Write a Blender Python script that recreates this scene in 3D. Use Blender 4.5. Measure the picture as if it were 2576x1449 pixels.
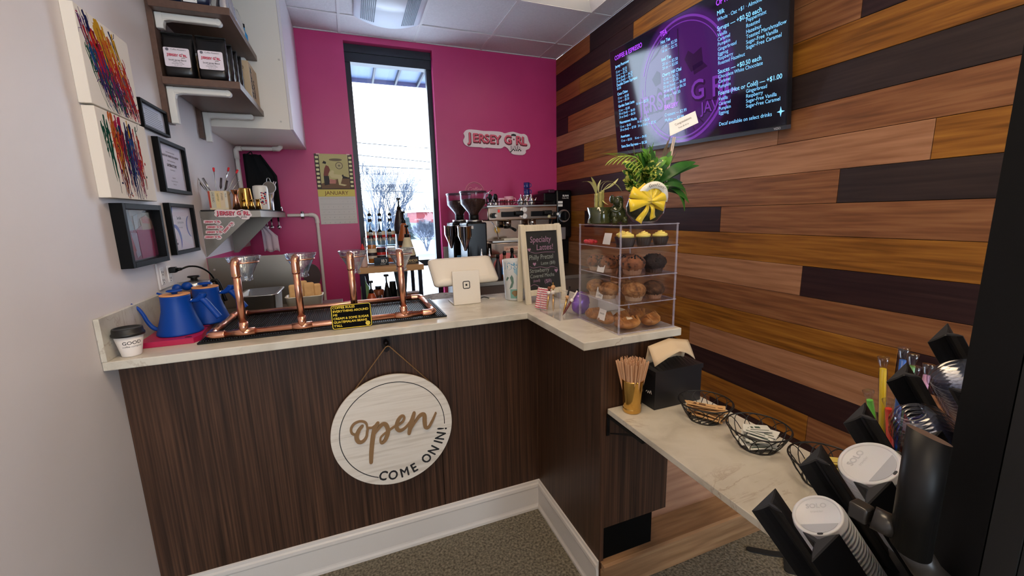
import bpy, bmesh, math, random
from mathutils import Vector, Matrix, Euler
random.seed(7)
PI = math.pi
sc = bpy.context.scene
for o in list(bpy.data.objects): bpy.data.objects.remove(o)
COL = sc.collection

# ---------------------------------------------------------------- camera
cam_d = bpy.data.cameras.new('camera'); cam = bpy.data.objects.new('camera', cam_d); COL.objects.link(cam)
_a, _b, _c = .3663, -.1787, -.0254
_f = Vector((math.sin(_a)*math.cos(_b), math.cos(_a)*math.cos(_b), math.sin(_b)))
_r0 = Vector((math.cos(_a), -math.sin(_a), 0)); _u0 = _r0.cross(_f)
_r = math.cos(_c)*_r0 + math.sin(_c)*_u0; _u = -math.sin(_c)*_r0 + math.cos(_c)*_u0
cam.matrix_world = Matrix(((_r.x, _u.x, -_f.x, .7915), (_r.y, _u.y, -_f.y, -1.6596), (_r.z, _u.z, -_f.z, 1.5104), (0, 0, 0, 1)))
cam_d.sensor_fit = 'HORIZONTAL'; cam_d.sensor_width = 36; cam_d.lens = 36*1031.3/2576
cam_d.clip_start = .02; cam_d.clip_end = 300
sc.camera = cam
sc.cycles.transparent_max_bounces = 32
# ---------------------------------------------------------------- look
vs = sc.view_settings
vs.view_transform = 'Standard'; vs.look = 'None'; vs.gamma = 1; vs.use_curve_mapping = False; vs.exposure = 1.25
# ---------------------------------------------------------------- overcast sky
wd = bpy.data.worlds.new('overcast_sky'); sc.world = wd; wd.use_nodes = True
nt = wd.node_tree; nt.nodes.clear()
bgn = nt.nodes.new('ShaderNodeBackground'); wo = nt.nodes.new('ShaderNodeOutputWorld')
tc = nt.nodes.new('ShaderNodeTexCoord'); nz = nt.nodes.new('ShaderNodeTexNoise'); nz.inputs['Scale'].default_value = 1.6
cr = nt.nodes.new('ShaderNodeValToRGB'); cr.color_ramp.elements[0].position = .35; cr.color_ramp.elements[1].position = .65
cr.color_ramp.elements[0].color = (.70, .84, 1.0, 1); cr.color_ramp.elements[1].color = (.86, .94, 1.0, 1)
nt.links.new(tc.outputs['Generated'], nz.inputs['Vector']); nt.links.new(nz.outputs['Fac'], cr.inputs['Fac'])
nt.links.new(cr.outputs['Color'], bgn.inputs['Color']); nt.links.new(bgn.outputs[0], wo.inputs['Surface'])
bgn.inputs['Strength'].default_value = 3.4

# ---------------------------------------------------------------- lights of the room (ceiling troffers) : strengths used by make_troffer
TROFFER_WARM = (1.0, .84, .68)
TROFFER_POWER = 6.5

# ================================================================ helpers
def lin(c):
    if isinstance(c, str):
        c = tuple(int(c[i:i+2], 16) for i in (0, 2, 4))
    return tuple((x/255/12.92 if x/255 <= .04045 else ((x/255+.055)/1.055)**2.4) for x in c)
MATS = {}
def mat(name, col=(200, 200, 200), rough=.5, metal=0., spec=.5, **k):
    if name in MATS: return MATS[name]
    m = bpy.data.materials.new(name); m.use_nodes = True; MATS[name] = m
    b = m.node_tree.nodes['Principled BSDF']; c = lin(col)
    b.inputs['Base Color'].default_value = (*c, 1); b.inputs['Roughness'].default_value = rough
    b.inputs['Metallic'].default_value = metal; b.inputs['Specular IOR Level'].default_value = spec
    if 'emit' in k:
        b.inputs['Emission Color'].default_value = (*lin(k['emit']), 1); b.inputs['Emission Strength'].default_value = k.get('es', 1)
    if 'trans' in k: b.inputs['Transmission Weight'].default_value = k['trans']; b.inputs['IOR'].default_value = k.get('ior', 1.45)
    if 'alpha' in k: b.inputs['Alpha'].default_value = k['alpha']
    if 'coat' in k: b.inputs['Coat Weight'].default_value = k['coat']; b.inputs['Coat Roughness'].default_value = k.get('cr', .05)
    if 'sheen' in k: b.inputs['Sheen Weight'].default_value = k['sheen']
    if 'sub' in k: b.inputs['Subsurface Weight'].default_value = k['sub']; b.inputs['Subsurface Scale'].default_value = .01
    return m
def nodes(m): return m.node_tree.nodes, m.node_tree.links, m.node_tree.nodes['Principled BSDF']
def noise_mix(name, cols, scale=(1, 1, 1), ns=8., detail=6, rough=.5, bump=0., pos=None, dist=0., spec=.5, coat=0, **k):
    """noise-driven colour ramp in object space; scale stretches the pattern"""
    if name in MATS: return MATS[name]
    m = mat(name, (128, 128, 128), rough, spec=spec, **k); n, l, b = nodes(m)
    t = n.new('ShaderNodeTexCoord'); mp = n.new('ShaderNodeMapping'); mp.inputs['Scale'].default_value = scale
    z = n.new('ShaderNodeTexNoise'); z.inputs['Scale'].default_value = ns; z.inputs['Detail'].default_value = detail; z.inputs['Distortion'].default_value = dist
    r = n.new('ShaderNodeValToRGB'); e = r.color_ramp.elements
    k_ = len(cols); pos = pos or [.3+.4*i/(k_-1) for i in range(k_)]
    while len(e) < k_: e.new(.5)
    for i in range(k_): e[i].position = pos[i]; e[i].color = (*lin(cols[i]), 1)
    l.new(t.outputs['Object'], mp.inputs['Vector']); l.new(mp.outputs[0], z.inputs['Vector']); l.new(z.outputs['Fac'], r.inputs['Fac']); l.new(r.outputs['Color'], b.inputs['Base Color'])
    if bump:
        bp = n.new('ShaderNodeBump'); bp.inputs['Strength'].default_value = bump; bp.inputs['Distance'].default_value = .01
        l.new(z.outputs['Fac'], bp.inputs['Height']); l.new(bp.outputs[0], b.inputs['Normal'])
    if coat: b.inputs['Coat Weight'].default_value = coat
    return m
def glassmat(name, col=(255, 255, 255), rough=.0, ior=1.45, pwr=5):
    """thin clear sheet: mostly see-through with a fresnel gloss, so it does not blacken what is behind it"""
    if name in MATS: return MATS[name]
    m = bpy.data.materials.new(name); m.use_nodes = True; MATS[name] = m; n = m.node_tree.nodes; l = m.node_tree.links; n.clear()
    tr = n.new('ShaderNodeBsdfTransparent'); tr.inputs[0].default_value = (*lin(col), 1)
    g = n.new('ShaderNodeBsdfGlossy'); g.inputs['Roughness'].default_value = rough; g.inputs[0].default_value = (1, 1, 1, 1)
    lw = n.new('ShaderNodeLayerWeight'); lw.inputs[0].default_value = .5; f0 = ((ior-1)/(ior+1))**2
    pw = n.new('ShaderNodeMath'); pw.operation = 'POWER'; pw.inputs[1].default_value = pwr; ma = n.new('ShaderNodeMath'); ma.operation = 'MULTIPLY_ADD'; ma.inputs[1].default_value = 1-f0; ma.inputs[2].default_value = f0
    mx = n.new('ShaderNodeMixShader'); o = n.new('ShaderNodeOutputMaterial')
    l.new(lw.outputs['Facing'], pw.inputs[0]); l.new(pw.outputs[0], ma.inputs[0])
    l.new(ma.outputs[0], mx.inputs[0]); l.new(tr.outputs[0], mx.inputs[1]); l.new(g.outputs[0], mx.inputs[2]); l.new(mx.outputs[0], o.inputs['Surface'])
    return m

class MB:
    def __init__(s): s.b = bmesh.new(); s.mi = 0
    def _f(s, vs_, sm=False):
        try: f = s.b.faces.new(vs_)
        except ValueError: return None
        f.material_index = s.mi; f.smooth = sm; return f
    def verts(s, pts): return [s.b.verts.new(p) for p in pts]
    def box(s, x0, x1, y0, y1, z0, z1, M=None):
        p = [Vector((x, y, z)) for z in (z0, z1) for y in (y0, y1) for x in (x0, x1)]
        if M is not None: p = [M @ q for q in p]
        v = s.verts(p)
        for q in ((0, 2, 3, 1), (4, 5, 7, 6), (0, 1, 5, 4), (2, 6, 7, 3), (0, 4, 6, 2), (1, 3, 7, 5)): s._f([v[i] for i in q])
        return s
    def bbox(s, x0, x1, y0, y1, z0, z1, r=.003, M=None, seg=2):
        """bevelled box"""
        t = bmesh.new(); bmesh.ops.create_cube(t, size=1)
        for q in t.verts: q.co = Vector(((x0+x1)/2+q.co.x*(x1-x0), (y0+y1)/2+q.co.y*(y1-y0), (z0+z1)/2+q.co.z*(z1-z0)))
        r = min(r, .49*min(abs(x1-x0), abs(y1-y0), abs(z1-z0)))
        bmesh.ops.bevel(t, geom=t.edges[:], offset=r, segments=seg, profile=.5, affect='EDGES')
        t.normal_update()
        for f in t.faces: f.smooth = max(abs(f.normal.x), abs(f.normal.y), abs(f.normal.z)) < .999
        return s.merge(t, M)
    def merge(s, t, M=None, smooth=None):
        mp = {}
        for v in t.verts: mp[v.index if v.index >= 0 else id(v)] = None
        t.verts.index_update(); nv = [s.b.verts.new((M @ v.co) if M is not None else v.co) for v in t.verts]
        for f in t.faces:
            g = s._f([nv[v.index] for v in f.verts], smooth if smooth is not None else f.smooth)
        t.free(); return s
    def prism(s, pts, d0, d1, fn):
        """pts: 2D polygon, fn(u,v,d)->3D"""
        a = s.verts([fn(u, v, d0) for u, v in pts]); b = s.verts([fn(u, v, d1) for u, v in pts]); n = len(pts)
        s._f(a[::-1]); s._f(b)
        for i in range(n): s._f([a[i], a[(i+1) % n], b[(i+1) % n], b[i]])
        return s
    def lathe(s, prof, c=(0, 0, 0), n=32, M=None, sm=True, cap=True, flute=0, fn=0):
        """prof: list of (r,z) bottom->top revolved about z through c"""
        c = Vector(c); rings = []
        for r, z in prof:
            ring = []
            for i in range(n):
                a = 2*PI*i/n; rr = r*(1+flute*math.cos(fn*a)) if flute else r
                p = Vector((rr*math.cos(a), rr*math.sin(a), z)); p = (M @ p) if M is not None else p
                ring.append(s.b.verts.new(p+c))
            rings.append(ring)
        for k in range(len(rings)-1):
            for i in range(n): s._f([rings[k][i], rings[k][(i+1) % n], rings[k+1][(i+1) % n], rings[k+1][i]], sm)
        if cap:
            if prof[0][0] > 1e-5: s._f(rings[0][::-1])
            if prof[-1][0] > 1e-5: s._f(rings[-1])
        return s
    def cyl(s, p0, p1, r0, r1=None, n=20, sm=True, cap=True):
        r1 = r0 if r1 is None else r1; p0 = Vector(p0); p1 = Vector(p1); d = (p1-p0)
        q = d.to_track_quat('Z', 'Y').to_matrix(); A = []; B = []
        for i in range(n):
            a = 2*PI*i/n; e = q @ Vector((math.cos(a), math.sin(a), 0))
            A.append(s.b.verts.new(p0+e*r0)); B.append(s.b.verts.new(p1+e*r1))
        for i in range(n): s._f([A[i], A[(i+1) % n], B[(i+1) % n], B[i]], sm)
        if cap: s._f(A[::-1]); s._f(B)
        return s
    def tube(s, pts, r, n=10, closed=False, rr=None, cap=True, flat=None):
        """swept tube through pts; rr per-point radius; flat=(a,b) elliptical scale in (normal, side)"""
        pts = [Vector(p) for p in pts]; N = len(pts); rings = []; prev = None
        for i, p in enumerate(pts):
            if closed: t = pts[(i+1) % N]-pts[i-1]
            else: t = pts[min(i+1, N-1)]-pts[max(i-1, 0)]
            t.normalize()
            if prev is None:
                up = Vector((0, 0, 1)) if abs(t.z) < .9 else Vector((0, 1, 0))
                x = t.cross(up).normalized()
            else:
                x = (prev-t*prev.dot(t)); x = x.normalized() if x.length > 1e-6 else prev
            prev = x; y = t.cross(x); R = rr[i] if rr else r; fa, fb = flat or (1, 1)
            rings.append([s.b.verts.new(p+(x*math.cos(2*PI*k/n)*fa+y*math.sin(2*PI*k/n)*fb)*R) for k in range(n)])
        m = N if closed else N-1
        for i in range(m):
            a = rings[i]; b = rings[(i+1) % N]
            for k in range(n): s._f([a[k], a[(k+1) % n], b[(k+1) % n], b[k]], True)
        if not closed and cap: s._f(rings[0][::-1]); s._f(rings[-1])
        return s
    def ball(s, c, r, n=16, m=10, sc_=(1, 1, 1), M=None, jit=0):
        t = bmesh.new(); bmesh.ops.create_uvsphere(t, u_segments=n, v_segments=m, radius=1)
        for v in t.verts:
            k = 1+(random.uniform(-jit, jit) if jit else 0)
            v.co = Vector((v.co.x*sc_[0]*r*k, v.co.y*sc_[1]*r*k, v.co.z*sc_[2]*r*k))
            if M is not None: v.co = M @ v.co
            v.co += Vector(c)
        return s.merge(t, None, True)
    def leaf(s, base, tip, width, bend=.2, up=(0, 0, 1), n=7, fold=.15, side=None):
        """a leaf blade arching from base to tip"""
        base = Vector(base); tip = Vector(tip); up = Vector(up); d = tip-base; L = d.length
        sd = side if side is not None else d.cross(up); sd = Vector(sd)
        if sd.length < 1e-5: sd = Vector((1, 0, 0))
        sd.normalize(); nn = sd.cross(d).normalized(); prev = None
        for i in range(n+1):
            t = i/n; c = base+d*t+nn*bend*L*math.sin(PI*t); w = width*(math.sin(PI*min(1, t*.92+.06))**.8)*.5
            row = [s.b.verts.new(c-sd*w+nn*fold*w), s.b.verts.new(c), s.b.verts.new(c+sd*w+nn*fold*w)]
            if prev:
                s._f([prev[0], prev[1], row[1], row[0]], True); s._f([prev[1], prev[2], row[2], row[1]], True)
            prev = row
        return s
    def build(s, name, m, parent=None, loc=None, rot=None, fix=True):
        if fix: bmesh.ops.recalc_face_normals(s.b, faces=s.b.faces[:])
        me = bpy.data.meshes.new(name); s.b.to_mesh(me); s.b.free()
        for q in (m if isinstance(m, (list, tuple)) else [m]): me.materials.append(q)
        o = bpy.data.objects.new(name, me); COL.objects.link(o)
        if parent: o.parent = parent
        if loc: o.location = loc
        if rot: o.rotation_euler = rot
        return o
def tag(o, label=None, cat=None, group=None, kind=None):
    if label: o['label'] = label
    if cat: o['category'] = cat
    if group: o['group'] = group
    if kind: o['kind'] = kind
    return o
def thing(name, label, cat, loc=(0, 0, 0), rz=0, group=None, M=None):
    o = bpy.data.objects.new(name, None); COL.objects.link(o); o.empty_display_size = .05
    if M is not None: o.matrix_world = M
    else: o.location = loc; o.rotation_euler = (0, 0, rz)
    return tag(o, label, cat, group)
def struct(name, mb, m): return tag(mb.build(name, m), kind='structure')
def children(o): return [c for c in bpy.data.objects if c.parent == o]
def dup(root, loc, rz=0, label=None, group=None, rot=None):
    def cp(o, par):
        c = o.copy(); COL.objects.link(c)
        if par: c.parent = par
        for ch in KIDS.get(o, ()): cp(ch, c)
        return c
    KIDS = {}
    for o in bpy.data.objects:
        if o.parent: KIDS.setdefault(o.parent, []).append(o)
    r = cp(root, None); r.location = loc; r.rotation_euler = rot or (0, 0, rz)
    if label: r['label'] = label
    if group: r['group'] = group
    return r
def basis(O, U, V, N=None):
    U = Vector(U).normalized(); V = Vector(V); V = (V-U*V.dot(U)).normalized(); N = U.cross(V)
    return Matrix(((U.x, V.x, N.x, O[0]), (U.y, V.y, N.y, O[1]), (U.z, V.z, N.z, O[2]), (0, 0, 0, 1)))
_TC = {}
def text_bm(s, size, align='LEFT', bold=0., shear=0., sx=1., font_space=1.):
    key = (s, align, bold, shear, font_space)
    if key not in _TC:
        cu = bpy.data.curves.new('t', 'FONT'); cu.body = s; cu.size = 1; cu.align_x = align; cu.shear = shear
        cu.space_character = font_space; cu.resolution_u = 3; cu.fill_mode = 'FRONT'
        ob = bpy.data.objects.new('t', cu); COL.objects.link(ob); bpy.context.view_layer.update()
        me = bpy.data.meshes.new_from_object(ob.evaluated_get(bpy.context.evaluated_depsgraph_get()))
        V0 = [tuple(v.co) for v in me.vertices]; F0 = [tuple(p.vertices) for p in me.polygons]; V_, F_ = list(V0), list(F0)
        if bold > 0:
            K = 4 if bold < .03 else 8
            for q in range(K):
                ox, oy = bold*math.cos(2*PI*q/K), bold*math.sin(2*PI*q/K); b0 = len(V_)
                V_ += [(x+ox, y+oy, -1.5e-5*(q+1)) for x, y, _ in V0]; F_ += [tuple(i+b0 for i in f) for f in F0]
        _TC[key] = (V_, F_)
        bpy.data.objects.remove(ob); bpy.data.curves.remove(cu); bpy.data.meshes.remove(me)
    return _TC[key]
def letters(name, items, O, U, V, m, parent=None, off=.0008, world=True, extrude=0, parent_local=False):
    """items: (text,u,v,size[,dict]) written on plane O,U,V ; one mesh"""
    Mx = basis(O, U, V); mb = MB()
    for it in items:
        s, u, v, size = it[:4]; k = dict(it[4]) if len(it) > 4 else {}
        ang = k.pop('rot', 0); sx = k.pop('sx', 1.); mb.mi = k.pop('mi', 0)
        vs_, fs = text_bm(s, 1, **k); ca, sa = math.cos(ang), math.sin(ang)
        def P(x, y, d): x *= size*sx; y *= size; return Mx @ Vector((u+x*ca-y*sa, v+x*sa+y*ca, d))
        nv = mb.verts([P(x, y, off+extrude+z_) for x, y, z_ in vs_])
        for f in fs: mb._f([nv[i] for i in f])
        if extrude:
            bt = mb.verts([P(x, y, 0) for x, y, _ in vs_]); ec = {}
            for f in fs:
                for a, b in zip(f, f[1:]+f[:1]): ec[(a, b)] = 1
            for (a, b) in ec:
                if (b, a) not in ec: mb._f([nv[b], nv[a], bt[a], bt[b]])
    o = mb.build(name, m, parent, fix=False)
    return o
def plates(name, polys, O, U, V, m, parent=None, off=0., th=.001):
    """polys: list of (pts[,mi]) flat plates on a plane, thickness th along the normal, starting at off"""
    Mx = basis(O, U, V); mb = MB()
    for i, p in enumerate(polys):
        if isinstance(p, tuple): pts, mb.mi = p
        else: pts, mb.mi = p, 0
        mb.prism(pts, off, off+th, lambda u, v, d: Mx @ Vector((u, v, d)))
    return mb.build(name, m, parent)
def rect(u0, v0, u1, v1, r=0, n=4):
    if r <= 0: return [(u0, v0), (u1, v0), (u1, v1), (u0, v1)]
    pts = []
    for cx, cy, a0 in ((u1-r, v0+r, -90), (u1-r, v1-r, 0), (u0+r, v1-r, 90), (u0+r, v0+r, 180)):
        for i in range(n+1):
            a = math.radians(a0+90*i/n); pts.append((cx+r*math.cos(a), cy+r*math.sin(a)))
    return pts
def circ(u, v, r, n=28, ry=None, a0=0): return [(u+r*math.cos(a0+2*PI*i/n), v+(ry or r)*math.sin(a0+2*PI*i/n)) for i in range(n)]
def ribbon(mb, pts, w, fn, d0=0., d1=.001, ww=None):
    """flat stroke along 2D pts with rounded joints"""
    for i in range(len(pts)-1):
        d1 += 1.2e-5
        (x0, y0), (x1, y1) = pts[i], pts[i+1]; L = math.hypot(x1-x0, y1-y0)
        if L < 1e-7: continue
        a = (ww[i] if ww else w)/2; b = (ww[i+1] if ww else w)/2; nx, ny = -(y1-y0)/L, (x1-x0)/L
        mb.prism([(x0-nx*a, y0-ny*a), (x1-nx*b, y1-ny*b), (x1+nx*b, y1+ny*b), (x0+nx*a, y0+ny*a)], d0, d1, fn)
        mb.prism(circ(x1, y1, b, 8), d0, d1+6e-6, fn)
        if i == 0: mb.prism(circ(x0, y0, a, 8), d0, d1-6e-6, fn)
def smooth(pts, k=6):
    """catmull-rom through points"""
    out = []; n = len(pts); P = [Vector(p) if len(p) == 3 else Vector((p[0], p[1], 0)) for p in pts]
    for i in range(n-1):
        p0 = P[max(i-1, 0)]; p1 = P[i]; p2 = P[i+1]; p3 = P[min(i+2, n-1)]
        for j in range(k):
            t = j/k; q = .5*((2*p1)+(p2-p0)*t+(2*p0-5*p1+4*p2-p3)*t*t+(3*p1-p0-3*p2+p3)*t**3)
            out.append(tuple(q) if len(pts[0]) == 3 else (q.x, q.y))
    out.append(tuple(P[-1]) if len(pts[0]) == 3 else (P[-1].x, P[-1].y))
    return out

# ---------------------------------------------------------------- shared materials
m_white = mat('painted_white', (226, 220, 218), .75)
m_black = mat('black_plastic', (8, 8, 9), .45, spec=.3)
m_blackg = mat('black_gloss', (6, 6, 8), .22, spec=.3)
m_steel = mat('brushed_steel', (190, 190, 188), .28, 1.)
m_chrome = mat('chrome', (225, 225, 228), .08, 1.)
m_copper = mat('copper', (224, 166, 140), .27, 1.)
m_brass = mat('brass', (214, 170, 92), .16, 1.)
m_paper = mat('paper', (235, 232, 228), .8)
m_ink = mat('ink', (30, 30, 34), .7)
m_marble = noise_mix('quartz_top', [(208, 203, 190), (198, 192, 178), (178, 171, 156)], (1, 1, 1), 9, 9, .3, pos=[.4, .55, .72], dist=.6)
def _veins(m):
    n, l, b = nodes(m); t = n.new('ShaderNodeTexCoord'); mp = n.new('ShaderNodeMapping'); mp.inputs['Scale'].default_value = (2.2, 5.5, 4); mp.inputs['Rotation'].default_value = (0, 0, .5)
    z = n.new('ShaderNodeTexNoise'); z.inputs['Scale'].default_value = 1.6; z.inputs['Detail'].default_value = 8; z.inputs['Distortion'].default_value = 1.2; z.inputs['Roughness'].default_value = .62
    r = n.new('ShaderNodeValToRGB'); e = r.color_ramp.elements; e[0].position = .485; e[0].color = (0, 0, 0, 1); e[1].position = .52; e[1].color = (0, 0, 0, 1); q = e.new(.5); q.color = (1, 1, 1, 1)
    z2 = n.new('ShaderNodeTexNoise'); z2.inputs['Scale'].default_value = 3; r2 = n.new('ShaderNodeValToRGB'); r2.color_ramp.elements[0].position = .48; r2.color_ramp.elements[1].position = .62
    mu = n.new('ShaderNodeMath'); mu.operation = 'MULTIPLY'; mu2 = n.new('ShaderNodeMath'); mu2.operation = 'MULTIPLY'; mu2.inputs[1].default_value = .55
    mx = n.new('ShaderNodeMixRGB'); mx.inputs['Color2'].default_value = (*lin((140, 112, 88)), 1)
    src = b.inputs['Base Color'].links[0].from_socket
    l.new(t.outputs['Object'], mp.inputs[0]); l.new(mp.outputs[0], z.inputs['Vector']); l.new(z.outputs['Fac'], r.inputs[0]); l.new(t.outputs['Object'], z2.inputs['Vector']); l.new(z2.outputs['Fac'], r2.inputs[0])
    l.new(r.outputs[0], mu.inputs[0]); l.new(r2.outputs[0], mu.inputs[1]); l.new(mu.outputs[0], mu2.inputs[0]); l.new(mu2.outputs[0], mx.inputs['Fac']); l.new(src, mx.inputs['Color1']); l.new(mx.outputs[0], b.inputs['Base Color'])
_veins(m_marble)
m_panel = noise_mix('dark_laminate_vertical_grain', [(42, 27, 19), (64, 43, 31), (88, 61, 45)], (90, 90, 1.3), 1.6, 8, .45, pos=[.33, .5, .7], spec=.35)
m_pdark = mat('laminate_edge_dark', (44, 30, 24), .45)
m_acryl = glassmat('clear_acrylic', (253, 253, 254), .03, 1.35)
m_acryle = mat('acrylic_edge', (206, 202, 222), .15, alpha=.26)
m_glass = glassmat('clear_glass', (250, 252, 255), .0, 1.45)
# ================================================================ THE ROOM
XW, YB, H = 2.85, 2.315, 3.02
m_pink = noise_mix('pink_paint', [(190, 48, 110), (198, 54, 116)], ns=3, rough=.38)
m_wallw = noise_mix('white_wall_paint', [(218, 211, 210), (223, 216, 216)], ns=2.5, rough=.5)
# floor
m_carpet = noise_mix('carpet', [(72, 68, 56), (112, 106, 92), (146, 138, 122)], (1, 1, 1), 95, 10, .95, bump=.9, pos=[.32, .5, .7])
struct('floor', MB().box(-.1, 5.6, -6, YB+.1, -.1, 0), m_carpet)
# left wall, with pink paint low down behind the sink
struct('wall_left', MB().box(-.12, 0, -6, YB, 0, H), m_wallw)
w = MB().box(0, .0015, 1.17, YB, .9, 1.305); struct('wall_left_pink_band', w, m_pink).name = 'trim_7'
struct('wall_back', MB().box(-.12, 0, 0, .001, 0, .001).box(-.12, 5.7, -6.12, -6, 0, .35).box(-.12, 5.7, -6.12, -6, 2.75, H).box(-.12, .5, -6.12, -6, .35, 2.75).box(5.2, 5.7, -6.12, -6, .35, 2.75), m_wallw)
struct('wall_right', MB().box(XW+.02, XW+.14, -2.6, YB+.2, 0, H), m_pdark)
struct('wall_side', MB().box(XW+.14, 5.7, -2.6, -2.5, 0, H).box(5.6, 5.72, -6, -2.6, 0, H), m_wallw)
# pink wall with tall window opening (x .865-1.60, z .55-2.98), deep reveal
WX0, WX1, WZ0, WZ1 = .862, 1.602, .55, 2.972
struct('wall_far', MB().box(-.12, WX0, YB, YB+.16, 0, H).box(WX1, XW+.14, YB, YB+.16, 0, H).box(WX0, WX1, YB, YB+.16, WZ1, H).box(WX0, WX1, YB, YB+.16, 0, WZ0), m_pink)
# window_1: dark frame, head box, transom bar, glass
m_wf = mat('window_frame_dark', (30, 34, 44), .35, .3)
fr = MB(); y0, y1 = YB+.085, YB+.155
fr.box(WX0, WX0+.045, y0, y1, WZ0, WZ1).box(WX1-.045, WX1, y0, y1, WZ0, WZ1).box(WX0, WX1, y0-.02, y1, 2.83, WZ1).box(WX0, WX1, y0-.03, y0+.01, 2.905, 2.925).box(WX0, WX1, y0, y1, WZ0, WZ0+.05).box(WX0, WX1, y0-.01, y1, 1.03, 1.09)
wf = struct('window_1', fr, m_wf)
MB().box(WX0+.04, WX1-.04, YB+.12, YB+.124, WZ0+.04, 1.035).box(WX0+.04, WX1-.04, YB+.12, YB+.124, 1.085, 2.835).build('pane', m_glass, wf)
# storefront window behind the camera
fr = MB()
for x in (.5, 1.45, 2.4, 3.35, 4.3, 5.15): fr.box(x, x+.05, -6.08, -6.02, .35, 2.75)
fr.box(.5, 5.2, -6.08, -6.02, .35, .4).box(.5, 5.2, -6.08, -6.02, 2.7, 2.75)
struct('window_2', fr, m_wf)

# ---- plank feature wall on the right: one mesh, planks .15 high with butt joints
def wood(name, cols, tint=0):
    m = noise_mix(name, cols, (1, 1.7, 30), 1.7, 12, .45, pos=[.28, .45, .58, .76], dist=.25, spec=.3)
    return m
m_w = [wood('plank_dark', [(38, 21, 24), (46, 26, 28), (54, 33, 33), (62, 40, 38)]),
       wood('plank_brown', [(106, 66, 40), (132, 84, 52), (148, 98, 62), (162, 112, 74)]),
       wood('plank_tan', [(140, 94, 66), (164, 114, 80), (176, 126, 92), (188, 138, 102)]),
       wood('plank_amber', [(104, 62, 18), (138, 86, 28), (158, 102, 36), (180, 122, 46)]),
       wood('plank_red_brown', [(118, 66, 34), (144, 84, 44), (158, 94, 52), (168, 104, 60)]),
       wood('plank_black', [(40, 30, 30), (50, 38, 36), (56, 43, 40), (66, 52, 48)])]
D_, B_, T_, A_, R_, K_ = range(6)
SE = [.022, .172, .322, .472, .622, .774, .924, 1.072, 1.222, 1.372, 1.522, 1.672, 1.822, 1.974, 2.126, 2.278, 2.43, 2.574, 2.72, 2.871, 3.02]
F, NE = YB, -2.5
ROWS = [  # bottom to top: (far y, near y, colour)
 [(F, .3, B_), (.3, -1.1, A_), (-1.1, NE, D_)], [(F, .8, T_), (.8, -.7, D_), (-.7, NE, B_)], [(F, .2, B_), (.2, NE, D_)],
 [(F, 1.1, D_), (1.1, -.404, A_), (-.404, NE, B_)], [(F, 1.2, A_), (1.2, NE, D_)], [(F, .396, A_), (.396, NE, T_)],
 [(F, 1.5, D_), (1.5, -.723, A_), (-.723, NE, D_)], [(F, 1.3, T_), (1.3, NE, B_)], [(F, -.303, T_), (-.303, NE, D_)],
 [(F, 1.4, R_), (1.4, NE, A_)], [(F, 1.751, A_), (1.751, .204, D_), (.204, NE, B_)], [(F, 1.2, R_), (1.2, -.424, B_), (-.424, NE, K_)],
 [(F, .547, D_), (.547, -.733, T_), (-.733, NE, A_)], [(F, 1.0, R_), (1.0, -.116, T_), (-.116, NE, B_)], [(F, 1.767, D_), (1.767, .4, A_), (.4, NE, K_)],
 [(F, .6, T_), (.6, NE, A_)], [(F, 2.068, D_), (2.068, .9, R_), (.9, -.437, B_), (-.437, NE, D_)], [(F, .9, D_), (.9, -.4, B_), (-.4, NE, A_)],
 [(F, 1.846, R_), (1.846, .7, A_), (.7, NE, D_)], [(F, 1.083, D_), (1.083, -.3, A_), (-.3, NE, T_)]]
ROWS.append([(F, 1.682, R_), (1.682, NE, D_)])
mb = MB(); g = .0009
rows = list(zip([0]+SE[:-1], SE)) if False else list(zip(SE[:-1], SE[1:]))
# ROWS[0] covers the lowest strip; map so that seam .472 starts the dark row
full = [(0, .022)]+rows
for (z0, z1), row in zip(full, ROWS):
    if z1-z0 < .03: row = [(F, NE, B_)]
    for ya, yb, c in row:
        mb.mi = c; mb.bbox(XW, XW+.02, yb+g, ya-g, z0+g, z1-g, .0012, seg=1)
pl = struct('plank_cladding', mb, m_w); pl.name = 'trim_1'
# ---- ceiling: tiles in a T-bar grid
m_tile = noise_mix('ceiling_tile', [(208, 206, 208), (216, 214, 216)], ns=60, rough=.9, bump=.15)
m_tbar = mat('ceiling_grid', (214, 212, 212), .5)
XS = [.231+.61*i for i in range(0, 9)]; YS = [1.972-.61*i for i in range(0, 14)]
XE = [0]+[x for x in XS if x < XW-.02]+[XW]; 
troff = [(2.061, 2.671, .147, 1.362), (.841, 1.451, -1.683, -.463), (2.061, 2.671, -3.5, -2.29), (.231, .841, -4.12, -2.9)]
cass = (.88, 1.5, 1.35, 1.97)
struct('ceiling', MB().box(-.12, 5.7, -6.1, YB+.16, H+.12, H+.2), m_tile)
mb = MB(); ys = [YB]+YS
xall = [0]+XS+[5.6]
def covered(x0, x1, yc):
    xc = (x0+x1)/2
    return any(a-.01 <= xc <= b+.01 and c <= yc <= d for a, b, c, d in TR)
TR = [(2.061, 2.671, .142, 1.362), (.841, 1.451, -1.688, -.468), (2.061, 2.671, -3.518, -2.298), (.231, .841, -4.128, -2.908)]
for i in range(len(xall)-1):
    for j in range(len(ys)-1):
        x0, x1 = xall[i], xall[i+1]; ya, yb = ys[j], ys[j+1]
        if yb < -6 or covered(x0, x1, (ya+yb)/2): continue
        if x1 > XW and (ya+yb)/2 > -2.5: 
            if x0 >= XW: continue
            x1 = XW
        if x1-x0 < .01: continue
        mb.box(x0+.002, x1-.002, yb+.002, ya-.002, H+.006, H+.02)
struct('ceiling_tiles', mb, m_tile).name = 'trim_2'
mb = MB()
for x in XS: mb.box(x-.011, x+.011, -6, YB, H, H+.0055)
for y in YS:
    if y > -6: mb.box(0, 5.6 if y < -2.6 else XW, y-.011, y+.011, H-.0005, H+.005)
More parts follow.
